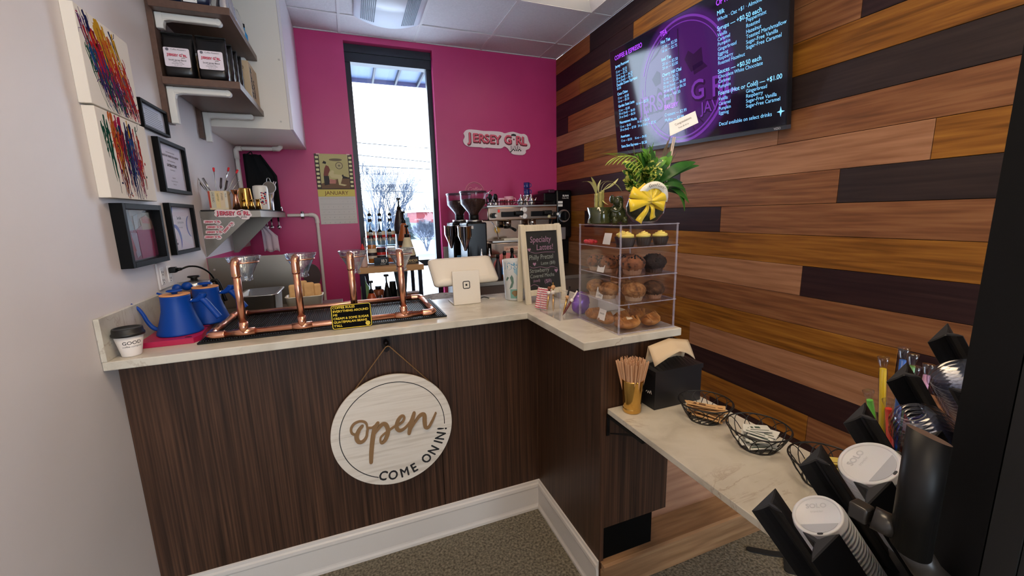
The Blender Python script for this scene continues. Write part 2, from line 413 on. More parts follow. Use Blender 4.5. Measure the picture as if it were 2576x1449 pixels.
mb.box(0, XW, YB-.012, YB, H-.001, H+.005).box(XW-.012, XW, -2.5, YB, H-.001, H+.005)
struct('ceiling_grid', mb, m_tbar).name = 'trim_3'
# ---- troffers
m_lens = mat('troffer_lens', (240, 235, 225), .6, emit=(255, 226, 188), es=TROFFER_POWER)
m_lens2 = mat('troffer_lens_dim', (226, 220, 206), .6, emit=(255, 228, 196), es=1.1)
m_refl = mat('troffer_reflector', (238, 236, 230), .3)
for k, (x0, x1, y0, y1) in enumerate(TR):
    t = thing('ceiling_light', ['recessed ceiling light panel beside the plank wall in front of the menu screen', 'recessed ceiling light above the counter front', 'recessed ceiling light behind the camera towards the right', 'recessed ceiling light behind the camera near the white wall'][k], 'ceiling light', ((x0+x1)/2, (y0+y1)/2, H))
    hx, hy = (x1-x0)/2-.013, (y1-y0)/2-.013
    mb = MB(); a = mb.verts([(-hx, -hy, .002), (hx, -hy, .002), (hx, hy, .002), (-hx, hy, .002)]); b = mb.verts([(-hx+.06, -hy+.06, .05), (hx-.06, -hy+.06, .05), (hx-.06, hy-.06, .05), (-hx+.06, hy-.06, .05)])
    for i in range(4): mb._f([a[i], a[(i+1) % 4], b[(i+1) % 4], b[i]])
    mb.build('reflector', m_refl, t)
    MB().box(-hx+.055, hx-.055, -hy+.055, hy-.055, .05, .056).build('lens', m_lens2 if k == 0 else m_lens, t)
# ---- baseboards & counter body
XP, YP, YE = 1.584, .085, -.47       # panel planes
def base_profile(): return [(0, 0), (.016, 0), (.016, .012), (.0125, .022), (.011, .03), (.011, .118), (.0135, .126), (.012, .14), (.007, .146), (.005, .157), (0, .159)]
m_trim = mat('white_trim', (212, 208, 204), .35)
mb = MB(); pr = base_profile()
for z0 in (0,):
    A = [mb.b.verts.new((0, YP-d, z)) for d, z in pr]; B = [mb.b.verts.new((XP-d, YP-d, z)) for d, z in pr]; Cc = [mb.b.verts.new((XP-d, YE, z)) for d, z in pr]
    n = len(pr)
    for P, Q in ((A, B), (B, Cc)):
        for i in range(n): mb._f([P[i], P[(i+1) % n], Q[(i+1) % n], Q[i]])
    mb._f(A); mb._f(Cc)
struct('baseboard_front', mb, m_trim)
mb = MB()
for i in range(n if False else 0): pass
A = [mb.b.verts.new((d, -6, z)) for d, z in pr]; B = [mb.b.verts.new((d, YP-.02, z)) for d, z in pr]
for i in range(len(pr)): mb._f([A[i], A[(i+1) % len(pr)], B[(i+1) % len(pr)], B[i]])
mb._f(A); mb._f(B); struct('baseboard_left', mb, m_trim)
# counter: panelled body + L-shaped quartz top
CT = 1.07
t = thing('service_counter', 'L-shaped coffee counter with dark wood panel front', 'counter', (0, 0, 0))
MB().box(.001, 1.093, YP, YP+.02, 0, CT-.033).build('front_panel', m_panel, t)
MB().box(1.096, XP+.02, YP, YP+.02, 0, CT-.033).build('front_panel', m_panel, t)
MB().box(XP, XP+.02, YE+.0, YP-.001, 0, CT-.033).build('return_panel', m_panel, t)
MB().box(XP+.0205, 1.905, YE+.001, YE+.019, .297, CT-.033).build('end_panel', m_panel, t)
MB().box(.001, 1.6, YP+.021, YP+.04, .1, CT-.035).box(XP+.021, 1.9, YE+.02, .49, .297, CT-.034).build('carcass', m_pdark, t)
MB().box(XP+.021, 1.84, YE+.006, .49, .154, .296).build('toe_kick', mat('toe_kick_black', (4, 4, 4), .7, spec=.1), t)
xi, ye, xs = 1.499, -.489, 1.925
tp = MB(); poly = [(.001, 0), (xi, 0), (xi, ye), (xs, ye), (xs, .497), (.001, .497)]
tp.prism(poly, CT-.03, CT, lambda u, v, d: Vector((u, v, d)))
o = tp.build('quartz_countertop', m_marble)
tag(o, 'speckled cream quartz worktop on the dark panelled counter', 'countertop')
bv = o.modifiers.new('b', 'BEVEL'); bv.width = .003; bv.segments = 2
o = MB().bbox(.0012, .016, 0, .497, CT+.0005, 1.213, .001).build('quartz_backsplash', m_marble); tag(o, 'low quartz upstand along the white wall at the counter end', 'backsplash')
# staff platform with bullnose
m_oakf = noise_mix('light_oak_vinyl', [(172, 138, 118), (186, 152, 130), (196, 162, 140)], (3, 40, 40), .9, 5, .5, pos=[.35, .5, .65])
m_oakn = noise_mix('oak_nosing', [(128, 96, 66), (146, 110, 78), (158, 124, 90)], (4, 50, 50), .9, 5, .45, pos=[.35, .5, .65])
struct('floor_staff_platform', MB().box(1.606, XW, YE+.0, YB, .001, .148).box(.0, 1.606, .13, YB, .001, .148), m_oakf)
st = MB(); st.box(1.592, XW, YE-.006, YE, .001, .12)
st.build('x', m_oakn).name = 'trim_5'; tag(bpy.data.objects['trim_5'], kind='structure')
mb = MB(); prof = [(YE+.11, .148), (YE+.11, .153), (YE-.018, .153), (YE-.028, .147), (YE-.028, .132), (YE-.018, .124), (YE-.006, .124), (YE-.006, .148)]
mb.prism(prof, 1.592, XW-.001, lambda u, v, d: Vector((d, u, v)))
struct('trim_6', mb, m_oakn)
# ================================================================ OUTDOORS (beyond the window)
m_snow = noise_mix('snow', [(225, 232, 240), (245, 248, 252)], ns=.4, rough=.9)
struct('ground_snow', MB().box(-40, 50, YB+.4, 120, -.35, -.3), m_snow).name = 'floor_snow_outside'
mb = MB(); mb.box(-40, 50, 14.5, 18.5, -.3, -.285).box(-40, 50, 30, 33, -.3, -.285)
tag(mb.build('road', noise_mix('wet_road', [(84, 96, 108), (110, 122, 134)], (.2, 1, 1), 2, rough=.6)), 'grey slushy road across the snow outside the window', 'road')
# canopy with ribs seen at the top of the window
t = thing('canopy', 'ribbed light-blue canopy soffit outside the window top', 'canopy', (1.2, 3.2, 3.05))
m_can = mat('canopy_metal', (84, 108, 140), .5)
MB().box(-1.6, 1.6, -.7, .35, .0, .05).build('soffit', m_can, t)
mb = MB()
for i in range(13): mb.box(-1.55+.25*i, -1.53+.25*i, -.7, .35, -.045, -.001)
mb.build('rib', mat('canopy_rib', (20, 26, 38), .5), t)
MB().box(-1.6, 1.6, .351, .36, -.045, .1).build('fascia', m_can, t)
# ================================================================ LOGO (shop lettering), reusable at any size
LOGO_OUT = [(1.859, 2.27), (1.881, 2.298), (1.918, 2.31), (1.991, 2.309), (2.059, 2.303), (2.127, 2.305), (2.197, 2.305), (2.246, 2.3), (2.276, 2.291), (2.317, 2.302), (2.36, 2.309), (2.393, 2.304), (2.447, 2.292), (2.484, 2.293), (2.516, 2.272), (2.53, 2.227), (2.548, 2.189), (2.536, 2.155), (2.499, 2.138), (2.498, 2.115), (2.464, 2.091), (2.362, 2.095), (2.326, 2.12), (2.305, 2.148), (2.27, 2.166), (2.234, 2.148), (2.157, 2.147), (2.087, 2.151), (2.059, 2.145), (2.019, 2.152), (1.917, 2.153), (1.868, 2.172), (1.853, 2.208), (1.87, 2.242)]
LOGO_OUT = smooth([(x-1.853, y-2.09) for x, y in LOGO_OUT+LOGO_OUT[:1]], 3)[:-1]       # .695 wide, .22 high
m_lwhite = mat('logo_white', (240, 222, 222), .45); m_lpink = mat('logo_pink', (232, 92, 116), .45); m_lmar = mat('logo_maroon', (110, 22, 38), .5); m_ldk = mat('logo_dark', (30, 24, 26), .5)
def logo(O, U, V, W, parent, names=('lettering', 'cup_emblem'), back=True, th=.012, simple=False):
    k = W/.695; Mx = basis(O, U, V)
    if back: plates('backing', [[(u*k, v*k) for u, v in LOGO_OUT]], O, U, V, m_lwhite, parent, 0, th)
    items = []
    chars = [('J', .050, .112, .112), ('E', .092, .110, .106), ('R', .148, .107, .106), ('S', .209, .106, .106), ('E', .263, .104, .106), ('Y', .312, .102, .106), ('G', .412, .105, .108), ('R', .534, .102, .108), ('L', .598, .098, .108)]
    lay = [(1, .003, -.007, .0005, .07), (0, 0, 0, .0018, .022)] if not simple else [(1, .002, -.005, .0006, .07), (0, 0, 0, .0014, .025)]
    mb = MB()
    for mi, dx, dy, off, bold in lay:
        for ch, u, v, s in chars:
            vs_, fs = text_bm(ch, 1, 'LEFT', bold); s2 = s*k*1.05
            nv = mb.verts([Mx @ Vector(((u+dx)*k+x*s2*.98, (v+dy)*k+y*s2, th+off*k*3+z_)) for x, y, z_ in vs_]); mb.mi = mi
            for f in fs: mb._f([nv[i] for i in f])
    for mi, dx, dy, off in ((3, .002, -.006, .0004), (2, 0, 0, .0016)):
        vs_, fs = text_bm('JAVA', 1, 'LEFT', .09 if mi == 3 else .02); s2 = .064*k; mb.mi = mi
        nv = mb.verts([Mx @ Vector(((.478+dx)*k+x*s2*.8, (.047+dy)*k+y*s2, th+off*k*3+z_)) for x, y, z_ in vs_])
        for f in fs: mb._f([nv[i] for i in f])
    mb.build(names[0], [m_lpink, m_lmar, m_lwhite, m_ldk], parent, fix=False)
    fn = lambda u, v, d: Mx @ Vector((u*k, v*k, d)); e = .003*k
    mb = MB(); mb.mi = 0; mb.prism([(.493, .178), (.536, .176), (.530, .100), (.500, .100)], th+e, th+e*2, fn)
    mb.mi = 1; mb.prism([(.487, .178), (.491, .194), (.515, .199), (.537, .193), (.541, .177)], th+e, th+e*2.2, fn)
    mb.mi = 2; mb.prism(circ(.515, .145, .008, 12), th+e*2, th+e*2.4, fn)
    mb.build(names[1], [m_lwhite, m_ldk, m_lmar], parent)

# ================================================================ LEFT WALL: canvases, frames, outlet
YU, ZV = (0, 1, 0), (0, 0, 1)
m_canvas = mat('canvas_primed', (232, 224, 212), .9, spec=.1)
PAINT = [mat('paint_'+n, tuple(int(v*.8) for v in c), .8, spec=.03) for n, c in (('navy', (34, 38, 92)), ('green', (20, 86, 66)), ('yellow', (236, 176, 40)), ('orange', (226, 112, 40)), ('red', (206, 38, 40)), ('crimson', (196, 30, 84)), ('purple', (84, 44, 120)), ('blue', (30, 84, 160)), ('dark_red', (116, 30, 36)))]
def canvas(name_lab, y0, y1, z0, z1, slant, seed, bands):
    t = thing('canvas_painting', name_lab, 'painting', (0, y0, z0))
    MB().bbox(.0, .035, 0, y1-y0, 0, z1-z0, .002).build('canvas', m_canvas, t)
    rnd = random.Random(seed); mb = MB(); W, Hh = y1-y0, z1-z0; fn = lambda u, v, d: Vector((.0351+d, u, v)); lay = 0
    def cl(p): return [(min(max(u, .004), W-.004), min(max(v, .004), Hh-.004)) for u, v in p]
    for (c, u, v, n_, spread, wid, ln) in bands:
        for i in range(n_):
            lay += 1; mb.mi = c if rnd.random() < .8 else rnd.randrange(9)
            a = u+rnd.uniform(-spread, spread); b = v+rnd.uniform(-.03, .03); L = ln*rnd.uniform(.35, 1.1); pts = []; ww = []
            for k in range(7):
                q = k/6; pts.append((a+slant*L*q+rnd.uniform(-.0035, .0035), b-L*q)); ww.append(wid*rnd.uniform(.3, 1.5)*(1-q*.8))
            pts = cl(pts); ribbon(mb, pts, wid, fn, 0, .0001+lay*.000004, ww)
            if rnd.random() < .5:
                p = pts[rnd.randrange(7)]; mb.prism(cl(circ(p[0]+rnd.uniform(-.02, .02), p[1]+rnd.uniform(-.02, .02), rnd.uniform(.002, .006), 8, rnd.uniform(.002, .01))), 0, .0001+lay*.000004, fn)
            if rnd.random() < .35:
                p = pts[1]; th = rnd.uniform(0, 6.28); q = [(p[0]+.03*s_*math.cos(th+s_), p[1]+.03*s_*math.sin(th+s_)) for s_ in (0, .4, .8, 1.2)]
                ribbon(mb, cl(q), .0016, fn, 0, .0001+lay*.000004)
    mb.build('paint_drips', PAINT, t)
    return t
canvas('square canvas of slanting rainbow paint splatter on the white wall, the higher of two', .17, .515, 1.903, 2.206, .42, 3,
       [(6, .03, .27, 12, .02, .004, .2), (0, .055, .27, 10, .02, .010, .26), (7, .07, .2, 7, .015, .012, .2), (1, .05, .2, 12, .03, .005, .2), (2, .13, .27, 16, .03, .012, .2), (3, .17, .25, 14, .04, .008, .24), (4, .1, .22, 18, .03, .011, .2), (4, .2, .16, 16, .05, .008, .16), (5, .13, .16, 10, .04, .009, .14), (1, .12, .12, 12, .06, .006, .11), (0, .15, .1, 16, .08, .004, .1), (6, .14, .13, 14, .07, .003, .12), (1, .2, .09, 12, .07, .003, .09), (3, .2, .24, 8, .03, .006, .2), (4, .24, .18, 12, .035, .007, .16), (2, .22, .26, 6, .02, .006, .2), (6, .24, .1, 12, .06, .003, .09), (1, .27, .08, 10, .04, .003, .07), (4, .27, .13, 8, .03, .006, .12)])
canvas('square canvas of vertical green, red and navy paint drips, the lower of two', .178, .54, 1.60, 1.898, .08, 11,
       [(1, .045, .25, 10, .02, .010, .2), (3, .10, .27, 9, .02, .012, .22), (5, .15, .28, 8, .03, .012, .12), (0, .2, .26, 14, .03, .014, .24), (8, .14, .23, 12, .03, .014, .22), (4, .12, .2, 12, .03, .007, .2), (7, .21, .2, 7, .02, .009, .14), (4, .27, .25, 8, .03, .006, .2), (6, .24, .2, 8, .03, .005, .2), (1, .22, .2, 9, .07, .003, .19), (4, .26, .13, 8, .02, .006, .12), (0, .15, .12, 10, .08, .003, .11)])
m_frame = mat('frame_black', (5, 5, 7), .55, spec=.15); m_fglass = glassmat('picture_glass', (255, 255, 255), .02, 1.35)
m_fglass2 = glassmat('picture_glass_matte', (255, 255, 255), .1, 1.3, pwr=10)
def wall_frame(lab, y0, y1, z0, z1, d, fw, cat='picture frame'):
    t = thing('picture_frame', lab, cat, (0, y0, z0)); W, Hh = y1-y0, z1-z0
    mb = MB().bbox(0, d, 0, fw, 0, Hh, .0012).bbox(0, d, W-fw, W, 0, Hh, .0012).bbox(0, d, fw, W-fw, 0, fw, .0012).bbox(0, d, fw, W-fw, Hh-fw, Hh, .0012)
    mb.build('frame', m_frame, t)
    MB().box(d*.45, d*.45+.001, fw, W-fw, fw, Hh-fw).build('glass', m_fglass if d > .03 else m_fglass2, t)
    return t, d*.3, W, Hh
t, d, W, Hh = wall_frame('small black framed certificate beside the shelf boards, topmost frame', .592, .866, 1.911, 2.028, .02, .011)
MB().box(0.001, d, .011, W-.011, .011, Hh-.011).build('certificate', mat('cert_paper', (196, 204, 220), .7), t)
mb = MB(); rnd = random.Random(5)
for i in range(9):
    z = Hh-.028-i*.0085; x0 = .05 if i < 3 else .03
    ribbon(mb, [(x0+rnd.uniform(0, .02), z), (W-x0-rnd.uniform(0, .03), z)], .0016, lambda u, v, q: Vector((d+q, u, v)), 0, .0003)
mb.build('printed_text', mat('print_grey', (96, 100, 116), .8), t)
t, d, W, Hh = wall_frame('black framed satisfactory inspection certificate on the white wall', .69, 1.022, 1.65, 1.89, .025, .017)
MB().box(.001, d, .017, W-.017, .017, Hh-.017).build('certificate', mat('cert_white', (214, 212, 224), .7), t)
letters('lettering', [('SANITARY INSPECTION REPORT', W/2, Hh-.072, .0135, dict(align='CENTER', bold=.02)), ('SATISFACTORY', W/2, Hh-.116, .017, dict(align='CENTER', bold=.04)), ('State Department of Health', W/2, Hh-.052, .009, dict(align='CENTER')), ('Retail Food Establishment', W/2, Hh-.092, .009, dict(align='CENTER', shear=.3)), ('Evaluation placard', W/2, Hh-.133, .008, dict(align='CENTER')), ('Inspector', W/2, Hh-.17, .010, dict(align='CENTER', shear=.3)), ('Township of Moorestown', W/2, Hh-.185, .008, dict(align='CENTER')), ('Date issued', W/2, Hh-.2, .008, dict(align='CENTER'))], (d, 0, 0), YU, ZV, m_ink, t)
t, d, W, Hh = wall_frame('black framed blue and white food safety certificate, nearest the steel shelf', .69, 1.015, 1.36, 1.60, .025, .017)
MB().box(.001, d, .017, W-.017, .017, Hh-.017).build('certificate', mat('cert_pale', (216, 212, 224), .7), t)
fn = lambda u, v, q: Vector((d+q, u, v)); mb = MB()
A0 = [(.017, Hh-.017), (.017, Hh-.075)]+[(.017+.062*math.sin(a), Hh-.017-.058*math.cos(a)) for a in [i*PI/16 for i in range(1, 8)]]+[(.079, Hh-.017)]
mb.mi = 0; mb.prism(A0, 0, .0003, fn)
def arcband(cx, cy, r0, r1, a0, a1, mi):
    mb.mi = mi
    for i in range(14):
        a, b = a0+(a1-a0)*i/14, a0+(a1-a0)*(i+1)/14; w0 = math.sin(PI*i/14)*(r1-r0)+.001; w1 = math.sin(PI*(i+1)/14)*(r1-r0)+.001
        mb.prism([(cx+r0*math.cos(a), cy+r0*math.sin(a)), (cx+(r0+w0)*math.cos(a), cy+(r0+w0)*math.sin(a)), (cx+(r0+w1)*math.cos(b), cy+(r0+w1)*math.sin(b)), (cx+r0*math.cos(b), cy+r0*math.sin(b))], 0, .0003, fn)
arcband(.05, .055, .075, .098, 1.75, -.45, 1); arcband(W-.03, .13, .055, .07, 1.9, 4.4, 1)
mb.build('blue_emblem', [mat('cert_blue', (54, 112, 190), .6), mat('cert_slate', (96, 116, 184), .6)], t)
letters('lettering', [('ServSafe', .115, Hh-.075, .02, dict(bold=.02, sx=.8)), ('CERTIFICATION', .115, Hh-.095, .012, dict(sx=.9)), ('Food manager', .12, Hh-.117, .009), ('4.3', .06, .062, .014, dict(bold=.03)), ('YEAR', .056, .045, .013, dict(bold=.05))], (d, 0, 0), YU, ZV, mat('cert_ink', (52, 58, 96), .7), t)
t, d, W, Hh = wall_frame('thick black frame with painted glass reflections on a dark backing, lowest and nearest of the frames', .231, .56, 1.348, 1.584, .038, .021)
mb = MB().box(.001, d-.004, .021, W-.021, .021, Hh-.021)
mb.build('reflection_backing', mat('reflection_dark', (34, 24, 30), .3), t)
fn = lambda u, v, q: Vector((d-.0035+q, u, v)); mb = MB()  # reflections seen in the frame glass, painted as coloured patches behind it
for mi, pts in ((1, [(.022, .215), (.11, .215), (.13, .14), (.115, .13), (.022, .15)]), (0, [(.14, .19), (.18, .2), (.16, .12), (.14, .14)]), (2, [(.15, .14), (.2, .155), (.305, .15), (.308, .03), (.16, .025)]), (3, [(.035, .125), (.1, .12), (.12, .06), (.09, .03), (.04, .05)]), (1, [(.1, .13), (.15, .125), (.15, .04), (.12, .03), (.108, .09)]), (4, [(.19, .18), (.25, .196), (.29, .18), (.3, .14), (.2, .135)]), (5, [(.205, .185), (.24, .192), (.28, .18), (.27, .16), (.21, .163)]), (0, [(.05, .12), (.075, .15), (.098, .118)])):
    mb.mi = mi; mb.prism(pts, 0, .0004+mi*.0001, fn)
mb.build('painted_reflection', [mat('refl_sky', (150, 172, 190), .5), mat('refl_pale', (120, 150, 170), .5), mat('refl_wine', (112, 40, 78), .5), mat('refl_brown', (110, 68, 54), .5), mat('refl_taupe', (140, 116, 106), .5), mat('refl_red', (150, 44, 54), .5)], t)
# outlet with plug and cord
t = thing('wall_outlet', 'white double outlet plate on the wall above the blue kettles', 'outlet', (0, .50, 1.225))
MB().bbox(0, .008, 0, .145, 0, .115, .004).build('plate', m_white, t)
mo = mat('outlet_face', (238, 236, 236), .35)
for y in (.018, .092):
    MB().bbox(.006, .011, y, y+.036, .02, .095, .004).build('socket', mo, t)
    mb = MB()
    for z in (.04, .075): mb.box(.0111, .0116, y+.009, y+.012, z-.005, z+.005).box(.0111, .0116, y+.023, y+.026, z-.006, z+.004).cyl((.0111, y+.0175, z-.012), (.0116, y+.0175, z-.012), .003, n=8)
    mb.build('slots', m_ink, t)
t = thing('power_plug', 'black plug and cord in the wall outlet above the kettles', 'plug', (.011, .61, 1.30))
MB().bbox(0, .028, -.014, .014, -.013, .013, .005).cyl((.028, 0, 0), (.045, .004, .002), .009, .006, n=10).build('plug_body', m_black, t)
MB().tube(smooth([(.045, .004, .002), (.07, .02, .01), (.10, .05, .0), (.125, .09, -.035), (.14, .12, -.10), (.15, .14, -.2)]), .0042).build('cord', m_black, t)

# ================================================================ SHELVING ABOVE (dark boards on white brackets, against the white cabinet)
m_shelf = noise_mix('shelf_laminate', [(88, 62, 50), (102, 74, 60)], (30, 2, 30), 1.2, 4, .4)
m_brk = mat('bracket_white', (226, 224, 218), .35)
o = MB().bbox(0, .48, 1.462, YB-.001, 2.083, H-.001, .001).build('wall_cabinet', mat('cabinet_cream', (226, 218, 206), .4)); tag(o, 'tall cream cabinet hung in the corner against the pink wall', 'cabinet')
dd = MB().bbox(.4805, .498, 1.458, YB-.002, 2.083, H-.002, .0015).build('door', mat('cabinet_door', (214, 208, 212), .35), o)
for x_, z_ in ((.43, 2.13), (.46, 2.5)): MB().cyl((x_, 1.4615, z_), (x_, 1.4605, z_), .006, n=14).build('screw_cap', mat('cap_grey', (190, 184, 174), .5), o)
def wall_board(lab, y0, y1, z0, z1):
    o = MB().bbox(.0005, .024, y0, y1, z0, z1, .001).build('shelf_upright', m_shelf); tag(o, lab, 'wooden upright', 'dark wooden uprights behind the shelf brackets'); return o
wall_board('dark wood upright on the wall nearer the canvases, carrying the shelf brackets', .872, .945, 1.985, 2.95)
wall_board('dark wood upright on the wall under the cream cabinet corner, farther from the canvases', 1.385, 1.455, 2.0, 2.95)
def shelf(lab, y0, y1, z, x1=.34):
    o = MB().bbox(.0245, x1, y0, y1, z-.033, z, .0015).build('wall_shelf', m_shelf); tag(o, lab, 'shelf', 'dark wooden shelves on the white wall'); return o
shelf('dark wall shelf holding the two black labelled coffee bags', .852, 1.4605, 2.187)
shelf('dark wall shelf near the ceiling holding navy bags and silver pouches', .832, 1.4605, 2.51)
shelf('topmost dark wall shelf, only its corner showing above the silver pouch', 1.0, 1.4605, 2.86)
def bracket(lab, y, z, L=.27, drop=.17):
    """L-shaped pressed bracket: vertical leg on the upright, arm under the shelf, rounded nose"""
    mb = MB(); w = .032
    mb.bbox(.0248, .055, y, y+w, z-drop, z, .004)
    mb.bbox(.05, .0245+L-.02, y, y+w, z-.03, z, .006)
    mb.cyl((.0245+L-.02, y+.001, z-.015), (.0245+L-.02, y+w-.001, z-.015), .0148, n=16)
    mb.prism([(.052, z-.028), (.085, z-.028), (.06, z-.035), (.052, z-.06)], y+.002, y+w-.002, lambda u, v, q: Vector((u, q, v)))
    o = mb.build('shelf_bracket', m_brk); tag(o, lab, 'bracket', 'white brackets under the wall shelves'); return o
bracket('white bracket under the coffee bag shelf, nearer end', .885, 2.1535)
bracket('white bracket under the navy bag shelf, nearer end', .885, 2.4765, drop=.07)
bracket('white bracket under the coffee bag shelf, far end by the cabinet', 1.405, 2.1535)
bracket('white bracket under the navy bag shelf, far end by the cabinet', 1.405, 2.4765)
# coffee bags on the lower shelf
m_bag = mat('foil_bag_black', (16, 16, 18), .3); m_lab = mat('bag_label', (232, 222, 230), .5)
def pouch(t, w, d, h, m, crimp=.02):
    """stand-up gusseted pouch: full at the bottom, flat crimped top"""
    mb = MB(); N = 9; K = 24; rings = []
    for i in range(N+1):
        q = i/N; z = h*q; th = d*(.5*(1-q**2.2)+.03) if i else d*.42; ww = w*(.5 if q > .15 else .47+.03*q/.15)
        ring = []
        for k in range(K):
            a = 2*PI*k/K; cx, cy = math.cos(a), math.sin(a)
            e = .35; x = math.copysign(abs(cx)**e, cx)*ww; y = math.copysign(abs(cy)**.7, cy)*th
            x += .0018*math.sin(9*q*3+k*2.1); y += .0022*math.sin(7*q*4+k*1.7)*(1-q*.5)
            ring.append(mb.b.verts.new((x, y, z+(.003*math.sin(k) if i == N else 0))))
        rings.append(ring)
    for i in range(N):
        for k in range(K): mb._f([rings[i][k], rings[i][(k+1) % K], rings[i+1][(k+1) % K], rings[i+1][k]], True)
    mb._f(rings[0][::-1]); mb._f(rings[-1]); mb.build('pouch', m, t)
    return t
def coffee_bag(lab, loc, label=True, rz=0):
    t = thing('coffee_bag', lab, 'bag of coffee', loc, rz, 'black bags on the shelf')
    pouch(t, .122, .07, .2, m_bag)
    MB().bbox(-.062, .062, -.004, .004, .2005, .206, .001).build('seal_strip', m_black, t)
    if label:
        plates('label', [rect(-.05, .045, .05, .128, .006)], (0, -.0385, 0), (1, 0, 0), ZV, m_lab, t, 0, .003)
        logo((-.044, -.0412, .078), (1, 0, 0), ZV, .088, t, names=('lettering', 'cup_emblem'), back=False, th=.0005, simple=True)
        letters('small_print', [('Coffee Roasters', .008, .117, .009, dict(align='CENTER')), ('South Jersey Blend', 0, .071, .009, dict(align='CENTER', bold=.02)), ('Medium Roast', 0, .064, .006, dict(align='CENTER')), ('Whole Bean Coffee', 0, .057, .006, dict(align='CENTER')), ('Net Wt. 12 oz', 0, .05, .005, dict(align='CENTER'))], (0, -.0417, 0), (1, 0, 0), ZV, m_ink, t)
        plates('seal_emblem', [circ(-.035, .119, .0065, 16)], (0, -.0417, 0), (1, 0, 0), ZV, mat('seal_grey', (110, 106, 120), .6), t, 0, .0003)
    return t
coffee_bag('black coffee bag with pink logo label, nearest the wooden upright', (.098, .895, 2.188))
coffee_bag('black coffee bag with pink logo label, right-hand one of the front pair', (.232, .895, 2.188))
for i in range(3):
    coffee_bag(['black bag just behind the right-hand labelled coffee bag', 'black bag third in the row behind the labelled coffee bag', 'black bag hindmost of the row, against the carton'][i], (.24+.004*i, .975+.078*i, 2.188), False)
t = thing('carton', 'kraft cardboard carton at the far end of the coffee bag shelf', 'box', (.2, 1.27, 2.1875))
m_kraft = mat('kraft_board', (196, 172, 140), .75)
MB().bbox(-.12, .13, -.07, .16, 0, .21, .002).build('box_body', m_kraft, t)
letters('lettering', [('LEO', .015, .165, .022), ('P3', .085, .165, .022), ('paper company', .02, .148, .008)], (0, -.0702, 0), (1, 0, 0), ZV, mat('kraft_ink', (96, 80, 60), .7), t)
letters('lettering', [('SHOCK', -.05, .02, .05, dict(bold=.05, rot=PI/2)), ('BEAM', .0, .03, .04, dict(bold=.05, rot=PI/2))], (.1303, .04, 0), YU, ZV, m_ink, t)
# upper shelf bags
m_navy = mat('foil_bag_navy', (24, 34, 62), .3); m_silver = mat('foil_silver', (214, 214, 220), .16, .95)
for i, (x, lab) in enumerate(((.088, 'navy foil bag with white barcode tag on the high shelf, nearer the wall'), (.205, 'navy foil bag with white barcode tag on the high shelf, farther from the wall'))):
    t = thing('foil_bag', lab, 'bag', (x, .875, 2.511), 0, 'navy bags on the high shelf'); pouch(t, .11, .07, .2, m_navy)
    MB().bbox(-.046, .008, -.0372, -.0345, .004, .033, .001).build('tag', m_paper, t)
    mb = MB()
    for k in range(11): mb.box(-.03+.003*k, -.03+.003*k+(.0012 if k % 3 else .002), -.0376, -.0372, .014, .027)
    mb.build('barcode', m_ink, t)
for i, (x, y, w, h, r, lab) in enumerate(((.285, 1.0, .09, .17, .2, 'crumpled silver foil pouch on the high shelf edge, nearest the navy bags'), (.292, 1.10, .10, .19, .1, 'large silver foil pouch lying along the high shelf edge, in the middle'), (.288, 1.24, .10, .17, -.2, 'silver foil pouch on the high shelf, farthest along by the cabinet'))):
    t = thing('foil_pouch', lab, 'pouch', (x, y, 2.512), r+PI/2, 'silver pouches on the high shelf'); pouch(t, w, .06, h, m_silver)
t = thing('blue_bottle', 'small bright blue bottle behind the silver pouches on the high shelf', 'bottle', (.30, 1.38, 2.511))
MB().lathe([(.016, 0), (.018, .01), (.018, .08), (.008, .1), (.008, .12)], n=16).build('body', mat('bright_blue', (40, 150, 214), .35), t)
MB().lathe([(.009, .1205), (.009, .14)], n=12).build('cap', m_black, t)
t = thing('white_bottle', 'slim white bottle beside the bright blue bottle on the high shelf', 'bottle', (.245, 1.40, 2.511))
MB().lathe([(.02, 0), (.022, .01), (.022, .1), (.01, .12), (.01, .14)], n=16).build('body', m_white, t)
MB().lathe([(.011, .1405), (.011, .16)], n=12).build('cap', mat('cap_white', (220, 220, 220), .4), t)
# ================================================================ STEEL SHELF over the sink, against the white wall
m_steel2 = noise_mix('steel_sheet', [(150, 144, 136), (176, 172, 164)], (40, 40, 1), 1, 4, .3, metal=1.) if False else mat('steel_sheet', (138, 130, 120), .36, 1.)
t = thing('steel_wall_shelf', 'stainless steel wall shelf with pink logo stickers on its side', 'shelf', (0, 1.17, 1.53))
mb = MB().box(.002, .3, 0, 1.02, .036, .038).box(.002, .3, 0, .002, 0, .036).box(.298, .3, .002, 1.02, 0, .036).box(.002, .298, 1.018, 1.02, 0, .036)
mb.build('shelf_top', m_steel2, t)
MB().prism([(.002, -.0005), (.24, -.0005), (.002, -.222)], .004, .007, lambda u, v, d: Vector((u, d, v))).build('gusset', m_steel2, t)
MB().prism([(.002, -.0005), (.27, -.0005), (.03, -.24), (.002, -.24)], .60, .604, lambda u, v, d: Vector((u, d, v))).build('gusset', m_steel2, t)
MB().bbox(.004, .297, .004, 1.0, .0385, .046, .003).build('shelf_mat', mat('rubber_mat', (16, 15, 17), .7), t)
def sticker(lab, x, z, w, rot, big=False):
    s = thing('logo_sticker', lab, 'sticker', (0, 0, 0), 0, None if big else 'small logo stickers on the steel bracket')
    c, s_ = math.cos(rot), math.sin(rot); U = (c, 0, s_); V = (-s_, 0, c)
    logo((x, 1.1695 if big else 1.1735, z), U, V, w, s, th=.0006, simple=not big); return s
sticker('large pink logo sticker on the edge of the steel shelf', .07, 1.518, .185, 0, True)
m_dy = 0
sticker('small pink logo sticker on the steel gusset, topmost of the straight four', .012, 1.492, .086, 0)
